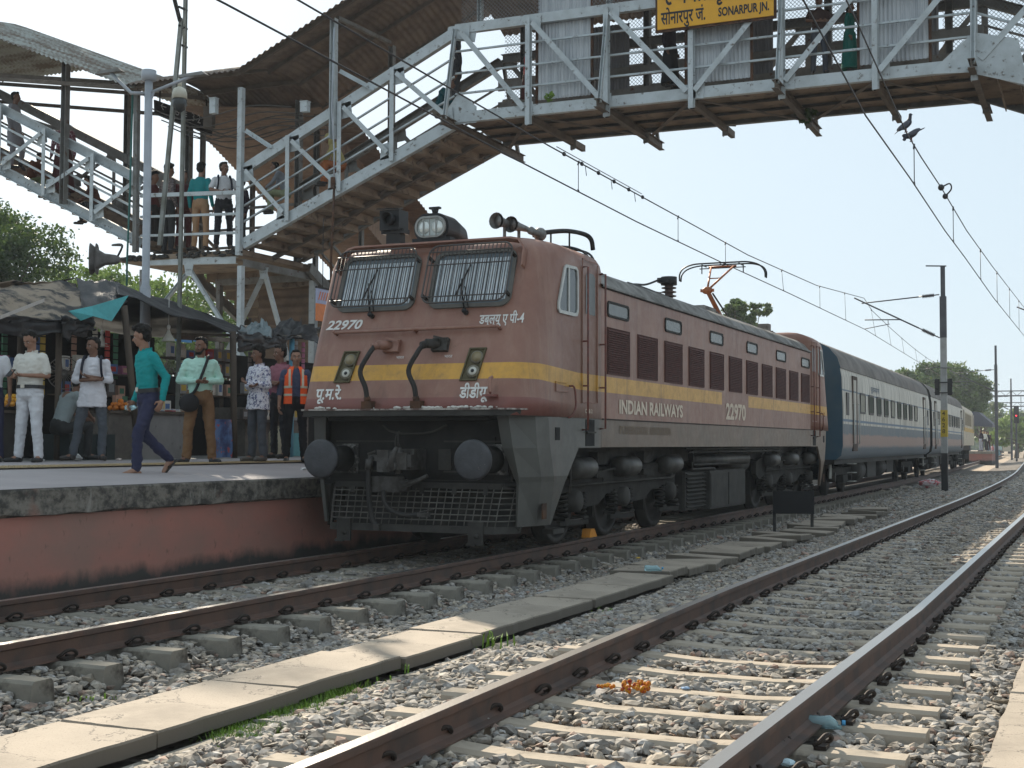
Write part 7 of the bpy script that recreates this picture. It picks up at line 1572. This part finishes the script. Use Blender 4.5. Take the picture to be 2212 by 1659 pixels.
# cctv pole and camera
c=at(391,330,'x',-6.9); e=empty('camera_pole',(c.x,c.y,1.02)); mb=MB(); tz=at(397,-60,'x',-6.9).z-1.02
l0=at(345,530,'x',-6.9)-Vector((c.x,c.y,1.02)); l1=at(392,40,'x',-6.9)-Vector((c.x,c.y,1.02)); l2=at(402,-60,'x',-6.9)-Vector((c.x,c.y,1.02))
r0=at(388,530,'x',-6.9)-Vector((c.x,c.y,1.02))
mb.channel(l0,l1,.07,.05,.01); mb.build('slanted_leg',M('grey_weathered',(.27,.28,.26),(.17,.17,.14),3,.4,.65,.7),e)
mb=MB(); mb.channel((0,0,0),l2,.06,.05,.01); mb.build('upright',M('grey_weathered',(1,1,1)),e)
mb=MB(); mb.bar(at(372,-20,'x',-6.9)-Vector((c.x,c.y,1.02)),at(389,46,'x',-6.9)-Vector((c.x,c.y,1.02)),.05,.05)
for v in (20,60,100): q=at(398,v,'x',-6.9)-Vector((c.x,c.y,1.02)); mb.bar(q+Vector((0,-.15,0)),q+Vector((0,.08,0)),.03,.03)
mb.build('cross_tie',DARK,e); tag(e,'pair of slim grey struts carrying the dome camera','pole')
q=at(388,205,'x',-6.8); e=empty('dome_camera',(q.x,q.y,q.z)); mb=MB(); mb.smooth=True; mb.tube([(0,0,.14),(0,0,.10),(0,0,.03),(0,0,-.07)],[.03,.10,.125,.125],18); mb.tube([(0,0,.14),(0,0,.28)],.035,8); mb.build('housing',flat('camera_cream',(.58,.56,.46),.4),e); mb=MB(); mb.tube([(0,0,-.07),(0,0,-.18),(0,0,-.25),(0,0,-.30)],[.12,.12,.09,.03],18); mb.build('dome',flat('camera_dark',(.04,.045,.045),.2),e); tag(e,'white dome security camera with a dark lower half on the strut','camera')
# green conduit pipe at the landing corner
mb=MB(); mb.tube([bp(302,200,-.25),bp(296,420,-.25),bp(290,560,-.25),bp(289,620,-.25)],.025,6); o=mb.build('green_pipe',flat('pipe_green',(.03,.13,.11),.5)); tag(o,'thin green drain pipe running down the left landing corner','pipe')
# white conduit pole in front of the right staircase
mb=MB(); mb.tube([at(722,60,'y',10.3),at(717,235,'y',10.3),at(722,330,'y',10.3),at(721,420,'y',10.3)],.02,6); o=mb.build('conduit_pipe',GP); tag(o,'thin pale conduit pipe fixed to the tall staircase column','pipe')
mb=MB(); mb.tube([at(722,405,'y',10.2),at(715,560,'y',10.2),at(715,640,'y',10.2)],.03,6); mb.box(tuple(at(719,395,'y',10.2)-Vector((.04,.03,.12))),tuple(at(719,395,'y',10.2)+Vector((.04,.03,.12)))); o=mb.build('rusty_pipe',RUST); tag(o,'rusty pipe hanging below the staircase to the locomotive nose','pipe')
# loudspeaker
q=at(212,560,'x',-8.5); e=empty('loudspeaker',(q.x,q.y,q.z)); dr=Vector((-.25,-.9,0)).normalized(); dr=Vector((-.8,-.5,0)).normalized()
mb=MB(); mb.smooth=True; rs=[]; sd=Vector((-dr.y,dr.x,0))
for t,hx,hz in ((-.36,.05,.05),(-.30,.08,.08),(-.12,.10,.10),(0,.15,.17),(.12,.24,.27)): rs.append([dr*t+sd*(hx*math.copysign(abs(math.cos(a))**.6,math.cos(a)))+Vector((0,0,hz*math.copysign(abs(math.sin(a))**.6,math.sin(a)))) for a in [2*math.pi*k/20 for k in range(20)]])
mb.loft(rs,cap=False); mb.add(rs[0],[tuple(range(20))]); mb.add([v-dr*.10 for v in rs[-1]],[tuple(range(20))]); o=mb.build('horn_mouth',M('speaker_grey',(.17,.16,.15),(.12,.11,.1),8),e); 
mb=MB(); w_=at(262,530,'x',-9.2)-q; mb.tube(smoothpath([-dr*.3,-dr*.4+Vector((0,0,.25)),w_*.6+Vector((0,0,.1)),w_],5),.02,6); mb.build('bracket',DARK,e); tag(e,'grey horn loudspeaker hanging by the landing above the stalls','loudspeaker')
# ------------- overhead line -------------
WIRE=flat('wire_dark',(.05,.05,.055),.5,.4)
def wire(pts,r,name,lab,mat=WIRE,cat='wire',grp='overhead wires',par=None):
    mb=MB(); mb.tube(pts,r,5); o=mb.build(name,mat,par); 
    if par is None: tag(o,lab,cat,grp)
    return o
M1=(2.47,33.2)
wA=[(.2,-14,5.30),(.1,-4,5.28),(0,3,5.2),(0,8,5.14),(0,13.7,5.14),(.05,20,5.15),(-.1,M1[1],5.25)]
wB=[(.0,-14,5.9),(0,-3,5.75),(0,4,5.64),(0,16,5.60),(.0,24,5.78),(-.15,M1[1],6.35)]
ct=[(bend(y)+.1*math.sin(y*.1),y,5.25) for y in (60,90,125)]; 
wire([Vector(p) for p in wA]+[Vector(p) for p in ct],.0115,'contact_wire','lower contact wire above the train, touched by the pantograph')
def cat_z(y,y0,y1,zt,sag): t=(y-y0)/(y1-y0); return zt-4*sag*t*(1-t)
cat2=[Vector((bend(y)-.15,y,cat_z(y,M1[1],78,6.35,.55))) for y in np.linspace(M1[1]+3,78,8)]+[Vector((bend(y)-.15,y,cat_z(y,78,125,6.35,.55))) for y in np.linspace(84,125,6)]
wire([Vector(p) for p in wB]+cat2,.0115,'messenger_wire','upper messenger wire above the train')
wC=[(5.1,-14,5.1),(5.1,-5,5.02)]+[tuple(at(u,v,'x',5.1)) for u,v in ((1735,0),(1870,250),(1966,385),(2041,498),(2085,557),(2146,643))]+[(5.12+bend(40),40,5.2),(5.1+bend(80),80,5.2),(5.1+bend(125),125,5.2)]
wD=[(5.1,-14,6.4),(5.1,-5,5.9)]+[tuple(at(u,v,'x',5.1)) for u,v in ((1850,45),(1957,285),(1990,340),(2033,405),(2088,498),(2144,576))]+[(5.1+bend(38),38,6.2),(5.1+bend(58),58,5.75),(5.1+bend(80),80,6.3),(5.1+bend(125),125,6.3)]
print('WIRES',[tuple(round(c,2) for c in p) for p in wC],[tuple(round(c,2) for c in p) for p in wD])
wire([Vector(p) for p in wC],.009,'contact_wire','contact wire above the empty track on the right'); wire([Vector(p) for p in wD],.009,'messenger_wire','messenger wire above the empty track on the right, pigeons on it')
def interp(W,y):
    for a,b_ in zip(W,W[1:]):
        if a[1]<=y<=b_[1]: t=(y-a[1])/(b_[1]-a[1]); return Vector(a).lerp(Vector(b_),t)
WAl=[tuple(p) for p in [Vector(p) for p in wA]+[Vector(p) for p in ct]]; WBl=[tuple(p) for p in [Vector(p) for p in wB]+cat2]
for W1,W2,ysl,g in ((WAl,WBl,(5.2,10.5,14.0,19.5,24.5,29,36,41,46,52,58),'droppers over the train'),(wC,wD,(4.4,9.5,15,20,26,32,42,50,58,66),'droppers over the empty track')):
    for yi,y in enumerate(ysl):
        a,b_=interp(W1,y),interp(W2,y)
        if a is None or b_ is None or (b_.z-a.z)<.15: continue
        mb=MB(); mb.tube([a,b_],.006,4); mb.tube([b_+Vector((0,-.02,-.05)),b_+Vector((0,.03,.02))],.014,5); mb.tube([a+Vector((0,-.02,.03)),a+Vector((0,.03,0))],.012,5); o=mb.build('dropper_wire',WIRE); tag(o,nth(yi+1)+' of the thin '+g+', counted from the camera','dropper',g)
# insulated section on messenger (clamps)
mb=MB(); 
for k in range(6): q=interp(WBl,4.6+.75*k); mb.ball(q,(.03,.06,.035),6,5)
mb.tube([interp(WBl,4.3+.4*k)+Vector((0,0,.05)) for k in range(11)],.007,5)
for k in range(3): q=interp(WBl,5.5+1.2*k); mb.tube([q,q+Vector((.02,0,-.16))],.006,4)
o=mb.build('splice_clamps',WIRE); tag(o,'dark clamps on the messenger wire just past the bridge','clamp')
q=at(2033,405,'x',5.1); mb=MB(); mb.ball(q,(.05,.09,.05),8,6); mb.ball(q+Vector((.03,.3,-.09)),(.045,.08,.045),8,6); mb.tube(smoothpath([q,q+Vector((.12,.05,.06)),q+Vector((.13,.2,-.0)),q+Vector((.03,.3,-.09))],5),.012,6); o=mb.build('wire_joint',WIRE); tag(o,'looped wire joint on the right messenger wire below the pigeons','clamp')
MSTP=M('mast_pale',(.36,.36,.35),(.27,.27,.26),3,.4,.65,.7,0,.1); MSTD=M('mast_steel',(.10,.105,.115),(.07,.07,.08),3,.4,.65,.6,.2,.1)
INSL=flat('insulator_grey',(.06,.05,.055),.35)
def mast(x,y,H,lab,side=-1,detail=True,arm=2.4,zc=5.25,zm=6.35,base=-.3):
    e=empty('overhead_mast',(x,y,base)); H=H-base; tag(e,lab,'mast')
    f=lambda z:z-base
    mb=MB(); mb.channel((0,0,0),(0,0,H),.20,.20,.02,up=(0,1,0)) if False else mb.box((-.10,-.09,0),(.10,.09,H-1.3)); mb.build('post',MSTD if not detail else MSTP,e)
    mb=MB(); mb.channel((0,0,H-1.3),(0,0,H),.14,.12,.014,up=(0,1,0)); mb.build('top_extension',MSTD,e)
    if detail:
        mb=MB(); mb.box((-.105,-.096,0),(.105,.096,1.3)); mb.build('black_base',BLK,e); mb=MB(); mb.box((-.105,-.096,f(4.9)),(.105,.096,f(6.3))); mb.build('dark_section',MSTD,e)
        mb=MB(); mb.box((-.11,-.10,f(1.55)),(.11,.10,f(2.45))); yb_=mb.build('number_plate',flat('plate_yellow',(.50,.36,.05),.6),e)
        for k,t in enumerate(('4','6','2','8')): text('plate_digit',t,.2,flat('plate_dark',(.1,.07,.03)),yb_,(-.06,-.101,f(2.27)-.2*k),(1,0,0),(0,0,1),.10,.02)
        mb=MB(); mb.box((-.28,-.13,f(2.95)),(-.125,-.09,f(3.5))); mb.box((.125,-.13,f(2.95)),(.28,-.09,f(3.5))); mb.box((-.30,-.14,f(3.36)),(.30,-.095,f(3.40))); mb.box((-.30,-.14,f(3.02)),(.30,-.095,f(3.05))); mb.build('side_plate',BLK,e)
        mb=MB(); mb.bar((-.55,0,H+.02),(.12,0,H-.02),.05,.04); mb.tube([(-.6,0,f(3.85)),(-.3,-.05,f(3.9)),(0,-.12,f(3.87)),(.5,-.05,f(3.86)),(.7,.0,f(3.80))],.012,5); mb.build('top_bracket',MSTD,e)
    s_=side; mb=MB(); a=Vector((s_*.12,0,f(zm)+.02)); b_=Vector((s_*(arm+.25),0,f(zm)-.18)); lo=Vector((s_*.12,0,f(zc)-.35)); tip=Vector((s_*(arm+.5),0,f(zm)+.02))
    st=a.lerp(b_,.26); mb.tube([st,b_],.022,6); mb.tube([lo.lerp(tip,.24),tip],.026,6); k0=lo.lerp(tip,.45); r1=Vector((s_*(arm+.15),0,k0.z+.03)); mb.tube([k0,r1],.02,6); mb.tube([Vector((s_*arm*.72,0,k0.z-.14)),Vector((s_*(arm+.15),0,f(zc)+.03))],.014,6); mb.bar(Vector((s_*arm*.74,0,k0.z)),Vector((s_*arm*.74,0,k0.z-.15)),.02,.02); mb.build('cantilever',MSTD,e)
    mb=MB()
    for p0,p1 in ((a,st),(lo,lo.lerp(tip,.24))):
        pts=[];rs=[]
        for k in range(9): pts+=[p0.lerp(p1,.25+.6*k/9),p0.lerp(p1,.25+.6*(k+.5)/9)]; rs+=[.03,.075]
        mb.tube(pts,rs,10); mb.tube([p0,p1],.02,6)
    mb.build('insulator',INSL,e); return e
mast(M1[0],M1[1],7.35,'nearest overhead mast with a pale shaft, black foot and yellow number plate',-1,True,2.45)
mast(2.6+bend(82),82,8.0,'second overhead mast, dark and slim, beyond the train',-1,False,2.5)
mast(2.6+bend(135),135,8.2,'third overhead mast, farther along the curve',-1,False,2.5)
# cantilever reaching in from the right edge for the empty track
mast(7.95,38,8.2,'overhead mast standing just outside the right edge, only its arm in view',-1,False,2.9,5.2,6.3)
# portal gantries and signals in the far distance
for y,lab in ((185,'far portal gantry spanning the tracks, nearest of the gantries'),(240,'portal gantry farther in the haze'),(310,'faintest portal gantry in the haze')):
    e=empty('portal_gantry',(bend(y)-5,y,-.3)); tag(e,lab,'gantry'); mb=MB(); 
    for x in (-9,9,18): mb.box((x-.15,-.15,0),(x+.15,.15,9)); 
    mb.box((-9,-.2,8.3),(24,-.1,8.5)); mb.box((-9,-.2,9.0),(24,-.1,9.15)); 
    for k in range(22): mb.bar((-9+1.5*k,-.15,8.4),(-8.25+1.5*k,-.15,9.1),.06,.06); mb.bar((-8.25+1.5*k,-.15,9.1),(-7.5+1.5*k,-.15,8.4),.06,.06)
    for k in range(6): mb.bar((-7+5*k,-.15,8.3),(-7+5*k,-.15,6.2),.08,.08); mb.bar((-7+5*k,-.15,6.3),(-5.5+5*k,-.15,6.9),.05,.05)
    mb.build('truss',MSTD,e)
q=at(2196,970,'y',120); e=empty('signal_post',(q.x,120,-.3)); mb=MB(); mb.box((-.08,-.08,0),(.08,.08,5.2)); mb.build('post',MSTD,e); mb=MB(); mb.box((-.2,-.2,3.6),(.25,-.0,5.2)); mb.build('signal_head',BLK,e)
m,n,l,b=nodes('red_lamp'); b.inputs['Base Color'].default_value=(.9,.03,.05,1); b.inputs['Emission Color'].default_value=(1,.04,.06,1); b.inputs['Emission Strength'].default_value=1.2
mb=MB(); mb.cyl((.02,-.2,4.3),(.02,-.24,4.3),.075,14); mb.build('red_lens',m,e); tag(e,'signal post showing a red light beside the far masts','signal')
# ------------- pigeons -------------
PG=M('pigeon_grey',(.05,.055,.075),(.04,.043,.055),20,.4,.6,.6,0,.2)
def pigeon(p,face,bent,lab):
    e=empty('pigeon',p,face); e.scale=(.82,.82,.82); mb=MB()
    tl=R(38) if not bent else R(-28)
    rt=Matrix.Rotation(tl,3,'X'); P_=lambda y,z:rt@Vector((0,y,z))
    up_=Vector((0,0,.11))
    mb.ball(up_+P_(0,0),(.055,.115,.055),12,8,rt); mb.cap(up_+P_(.06,.012),up_+P_(.12,.045),.04,.027); 
    hd=up_+(P_(.155,.085) if not bent else P_(.14,-.02)); mb.cap(up_+P_(.10,.03),hd,.03,.024); mb.ball(hd,(.024,.03,.024),8,6); mb.cap(hd+Vector((0,.02,0)),hd+Vector((0,.05,-.006)),.007,.003)
    mb.hexa([up_+P_(-.08,0)+Vector((x,0,z)) for x,z in ((-.03,-.01),(.03,-.01))]+[up_+P_(-.235,-.01)+Vector((x,0,0)) for x in (.032,-.032)]+[up_+P_(-.08,0)+Vector((x,0,z)) for x,z in ((-.03,.02),(.03,.02))]+[up_+P_(-.235,-.01)+Vector((x,0,.01)) for x in (.032,-.032)])
    me=remesh(mb,.009,1); mo('body',me,PG,e)
    for s_ in (-1,1):
        m_=MB(); m_.ball(up_+P_(-.045,.012)+Vector((s_*.05,0,0)),(.014,.115,.04),10,7,rt); m_.build('wing',flat('pigeon_wing',(.10,.105,.13),.7),e)
        m_=MB(); m_.tube([up_+Vector((s_*.02,0,-.03)),(s_*.02,0,.0)],.007,5); m_.tube([(s_*.02,-.02,.0),(s_*.02,.025,0)],.006,5); m_.build('leg',flat('pigeon_leg',(.25,.08,.07)),e)
    tag(e,lab,'pigeon'); return e
q=interp(wD,2.95)
a=at(1955,296,'x',5.1); b2=at(1966,312,'x',5.1)
q1=interp(wD,a.y) ; q2=interp(wD,b2.y+.45)
yp=at(1957,285,'x',5.1).y
pigeon(interp(wD,yp),R(-68),False,'upright pigeon perched on the wire, head raised'); pigeon(interp(wD,yp+.55),R(112),True,'lower pigeon on the wire leaning forward and down')
# ------------- trees -------------
def leaf_mat(name,c1,c2):
    m,n,l,b=nodes(name); a=n.new('ShaderNodeAttribute'); a.attribute_name='tint'; sp=n.new('ShaderNodeSeparateColor'); l.new(a.outputs['Color'],sp.inputs[0]); c=mixc(n,l,sp.outputs[0],c1,c2); l.new(c,b.inputs['Base Color']); b.inputs['Roughness'].default_value=.6
    tl=n.new('ShaderNodeBsdfTranslucent'); l.new(mixc(n,l,.5,c,(.11,.17,.03)),tl.inputs[0]); mx=n.new('ShaderNodeMixShader'); mx.inputs[0].default_value=.25; l.new(b.outputs[0],mx.inputs[1]); l.new(tl.outputs[0],mx.inputs[2]); l.new(mx.outputs[0],n['Material Output'].inputs['Surface']); return m
LD1=leaf_mat('leaves_dark',(.03,.06,.02),(.08,.13,.035)); LY1=leaf_mat('leaves_bright',(.10,.17,.03),(.24,.33,.07)); LM1=leaf_mat('leaves_mid',(.045,.085,.025),(.12,.18,.05))
def tree(loc,H,blobs,mat,nl,ls,lab,seed=0,trunk=.25,grp=None,lf=.3):
    """blobs: (dx,dy,z,rx,ry,rz)"""
    r=np.random.default_rng(seed); e=empty('tree',loc); tag(e,lab,'tree',grp)
    mb=MB(); mb.tube(smoothpath([(0,0,-.3),(.1,0,H*.25),(-.05,.1,H*.5),(.0,0,H*.75)],4),[trunk*(1-.8*i/12) for i in range(13)],8)
    for b_ in blobs[:8]: mb.tube(smoothpath([(0,0,H*lf),(b_[0]*.5,b_[1]*.5,(H*(lf+.05)+b_[2])*.5),(b_[0],b_[1],b_[2])],4),[trunk*.45,trunk*.4,trunk*.35,trunk*.3,trunk*.25,trunk*.2,trunk*.15,trunk*.1,.03],6)
    mb.build('trunk',M('bark',(.12,.09,.065),(.07,.055,.04),5,.4,.6,.9,0,.5),e)
    P=[];T=[]
    w_=np.array([b_[3]*b_[4]*b_[5] for b_ in blobs]); w_=w_**.66; w_/=w_.sum()
    for b_,ww in zip(blobs,w_):
        n_=int(nl*ww); ncl=max(6,n_//45); cd=r.normal(size=(ncl,3)); cd/=np.linalg.norm(cd,axis=1)[:,None]; cr=r.uniform(.55,1.08,ncl)**.7; cc=np.array(b_[:3])+cd*cr[:,None]*np.array(b_[3:6])
        idx=r.integers(0,ncl,n_); csz=.22*min(b_[3:6]); p=cc[idx]+r.normal(size=(n_,3))*csz*np.array([1,1,.6]); P.append(p); T.append(np.clip(r.uniform(.1,.9,ncl)[idx]+r.normal(0,.12,n_),0,1))
    P=np.concatenate(P); T=np.concatenate(T); N=len(P); a=r.normal(size=(N,3)); a/=np.linalg.norm(a,axis=1)[:,None]; c=r.normal(size=(N,3)); b_=np.cross(a,c); b_/=np.linalg.norm(b_,axis=1)[:,None]; s_=(ls*r.uniform(.6,1.4,N))[:,None]
    V=np.stack([P-a*s_,P+b_*s_*.55,P+a*s_,P-b_*s_*.55],1).reshape(-1,3); F=np.arange(4*N).reshape(-1,4)
    npmesh('crown',V,F,mat,e,cols=np.repeat(np.stack([T]*3,1),4,0)); return e
def crownblobs(seed,n,rx,ry,z,rz,br):
    r=random.Random(seed); return [(r.uniform(-1,1)*rx,r.uniform(-1,1)*ry,z+r.uniform(-1,1)*rz,br*r.uniform(.7,1.2),br*r.uniform(.7,1.2),br*r.uniform(.55,.95)) for _ in range(n)]
def tloc(u,v,y): p=at(u,v,'y',y); return p
# left dark tree, behind the left staircase
p=at(20,530,'y',24); tree((p.x-2.3,24,0),7.6,[(a,b_,c,d,e_,f_) for a,b_,c,d,e_,f_ in crownblobs(2,16,2.3,3,7.5,2.2,1.3)],LD1,30000,.085,'dark leafy tree at the left edge behind the staircase',3,.3)
p=at(330,600,'y',40); tree((p.x,40,0),9,crownblobs(5,14,4.6,3,7.6,2.0,1.7),LY1,26000,.12,'bright green tree seen below the stair landing',4,.25)
p=at(215,620,'y',46); tree((p.x,46,0),8.5,crownblobs(7,12,2.2,3,6.4,1.8,1.4),LM1,20000,.13,'mid green tree between the left tree and the landing',5,.25)
p=at(450,640,'y',48); tree((p.x,48,0),8,crownblobs(8,12,5,3,7.4,2.2,1.8),LM1,16000,.13,'green tree glimpsed between the landing columns',6,.25)
# small tree top over the loco roof
p=at(1606,690,'y',62); tree((p.x,62,0),9.6,[(a,b_,c,d,e_,f_) for a,b_,c,d,e_,f_ in crownblobs(11,9,.8,.8,8.3,1.2,.6)],LM1,7000,.13,'small green treetop rising behind the locomotive roof',7,.2)
p=at(1560,700,'y',75); tree((p.x+1.5,75,0),8.2,crownblobs(12,5,.8,.8,6.2,.8,.6),LM1,4000,.14,'lower treetop right of the small one behind the locomotive roof',8,.2)
# big spreading tree beyond the coaches
p=at(2030,860,'y',118); k=118/FL
bl=[]
for u,v,rx,rz in ((1960,822,3.0,1.3),(1985,835,2.6,1.5),(2015,810,2.2,1.6),(2040,805,2.2,1.5),(2070,820,2.2,1.8),(2095,835,2.2,1.8),(2060,850,2.6,2),(2090,865,2.0,1.8),(2030,840,2.5,1.8),(2108,850,1.6,1.5),(2100,885,1.4,1.6),(1940,815,1.6,.7),(2075,880,2,1.5)):
    q=at(u,v,'y',118); bl.append((q.x-p.x,random.uniform(-2,2),q.z,rx*.8,rx*.8,rz*.72))
tree((p.x,118,0),8,bl,LM1,30000,.15,'large spreading tree beyond the coaches beside the nearest mast',9,.5)
for i,(u,y,H,R_) in enumerate([(2150,210,7.5,5),(2165,260,8,6),(2180,240,6.5,5),(2135,230,8,6),(2195,160,5.5,3.0),(2215,150,5.0,3.5),(2240,170,5.5,4),(2120,200,8,5),(2205,300,8,7),(2260,260,8,8)]):
    p=at(u,940,'y',y); tree((p.x,y,-.3),H,crownblobs(20+i,7,R_*.8,2,H*.6,H*.22,R_*.38),LM1 if i not in(4,5) else LY1,2600,.3,('distant hazy tree %s'%['left of the far platform end','behind the yellow sheds','near the far red signal','behind the far platform people','right of the far masts, bright green','at the right edge, bright and low','at the right edge, taller','nearest the cream locomotive','faint, far behind the gantries','widest and faintest at the right'][i]),30+i,.3,'trees in the far haze')
# unseen tree crown added high on the left to shade the platform
tree((-27.2,19.6,0),19,[(5.6-.0+random.uniform(-5.2,0),random.uniform(-3.2,3.2),18.3+random.uniform(0,1.4),1.5,1.5,1.0) for _ in range(20)],LD1,24000,.13,'unseen tall tree added at the left to shade the platform',12,.35,None,.84)
# far platform end with people, sheds
def fb(u,v,y): return at(u,v,'y',y)
e=empty('far_platform',(0,0,0)); tag(e,'red-sided platform end beyond the train with people on it','platform'); a=fb(2120,966,100); b_=fb(2152,966,100)
mb=MB(); mb.box((a.x-4,98,-.3),(b_.x-.2,103,.55)); mb.build('side_wall',REDW,e); mb=MB(); mb.box((a.x-4,97.9,.55),(b_.x-.15,103.1,.75)); mb.build('edge',CONC,e)
e=empty('far_canopy',(0,0,0)); tag(e,'dark sloping canopy roof end beyond the cream locomotive','canopy'); a=fb(2113,890,104); b_=fb(2144,916,104); mb=MB(); mb.prism([(a.x-6,104,a.z+.6),(a.x,104,a.z),(b_.x,104,b_.z),(b_.x,104,b_.z-.25),(a.x-6,104,a.z-.7)],(0,4,0)); mb.build('roof',flat('slate_roof',(.10,.105,.13),.7),e); mb=MB()
for y in (104.5,107): mb.box((a.x-1.1,y,.7),(a.x-.9,y+.2,a.z-.3))
mb.build('post',MSTD,e)
def far_person(u,v,y,h,sh,pt,lab):
    p=at(u,v,'y',y); p.z=.755 if y<110 else -.34; return person(lab,p,face_to(p,R(random.uniform(-60,60))),h,{},sh,pt,skin=1)
far_person(2119,952,97,1.7,('black_top',(.03,.02,.03)),('pale_trs',(.4,.4,.45)),'person in black top standing at the near end of the far platform')
far_person(2126,953,99,1.65,('white_cotton',(.6,.6,.55)),('dark_trs',(.04,.04,.04)),'person in white behind the one in black on the far platform')
far_person(2131,953,101,1.6,('charcoal',(.035,.035,.04)),('dark_trs',(.04,.04,.04)),'person in charcoal at the right of the far platform group')
far_person(2135,954,104,1.6,('maroon_top',(.10,.03,.035)),('maroon_pt',(.09,.03,.03)),'person in maroon at the far platform edge')
far_person(2144,973,150,1.7,('dusky_pink',(.45,.2,.2)),('grey_pt',(.26,.26,.29)),'pedestrian in pink crossing the far tracks')
far_person(2156,973,160,1.7,('white_shirt2',(.6,.6,.62)),('teal_pt',(.1,.25,.3)),'pedestrian in white nearest the second mast'); far_person(2160,973,165,1.7,('mint_top',(.4,.6,.6)),('dark_trs',(.04,.04,.04)),'pedestrian in pale mint beside the second mast')
e=empty('shed',(0,0,0)); tag(e,'small pale yellow shed with blue walls far along the tracks','shed'); a=fb(2131,937,190); b_=fb(2155,960,190); mb=MB(); mb.box((a.x,190,-.3),(b_.x,198,a.z-.6)); mb.build('wall',flat('shed_blue',(.28,.36,.42)),e); mb=MB(); mb.box((a.x-.5,189,a.z-.6),(b_.x+.5,199,a.z+.3)); mb.build('roof',flat('shed_yellow',(.55,.42,.2)),e)
mb=MB(); mb.box((a.x+2.2,189.9,.3),(a.x+3.4,189.99,2)); mb.build('door',flat('shed_door',(.5,.45,.35)),e)
# hazy wood on the horizon
r=np.random.default_rng(5); N=26000; X=r.uniform(-330,170,N); Yw=r.uniform(380,420,N); hz=5+3.5*np.array([mnoise.noise(Vector((x*.03,1,0))) for x in X])+2*np.array([mnoise.noise(Vector((x*.12,5,0))) for x in X]); Z=r.uniform(-.5,1,N)*hz
Pq=np.stack([X,Yw,np.maximum(Z,0)],1); a=r.normal(size=(N,3)); a/=np.linalg.norm(a,axis=1)[:,None]; c=r.normal(size=(N,3)); b_=np.cross(a,c); b_/=np.linalg.norm(b_,axis=1)[:,None]; s_=r.uniform(.8,1.8,N)[:,None]
V=np.stack([Pq-a*s_,Pq+b_*s_*.6,Pq+a*s_,Pq-b_*s_*.6],1).reshape(-1,3)
o=npmesh('distant_wood',V,np.arange(4*N).reshape(-1,4),LM1,cols=np.repeat(np.stack([r.uniform(0,1,N)]*3,1),4,0)); tag(o,'hazy belt of trees along the horizon','woodland',kind='stuff')
# haze
HZ=True
if HZ:
    mb=MB(); mb.box((-460,-70,-1.5),(420,600,16)); m=bpy.data.materials.new('haze'); m.use_nodes=True; n=m.node_tree.nodes; l=m.node_tree.links; n.remove(n['Principled BSDF']); v=n.new('ShaderNodeVolumePrincipled'); v.inputs['Color'].default_value=(.86,.93,1,1); v.inputs['Density'].default_value=.0006; l.new(v.outputs[0],n['Material Output'].inputs['Volume']); o=mb.build('haze',m); tag(o,kind='stuff')
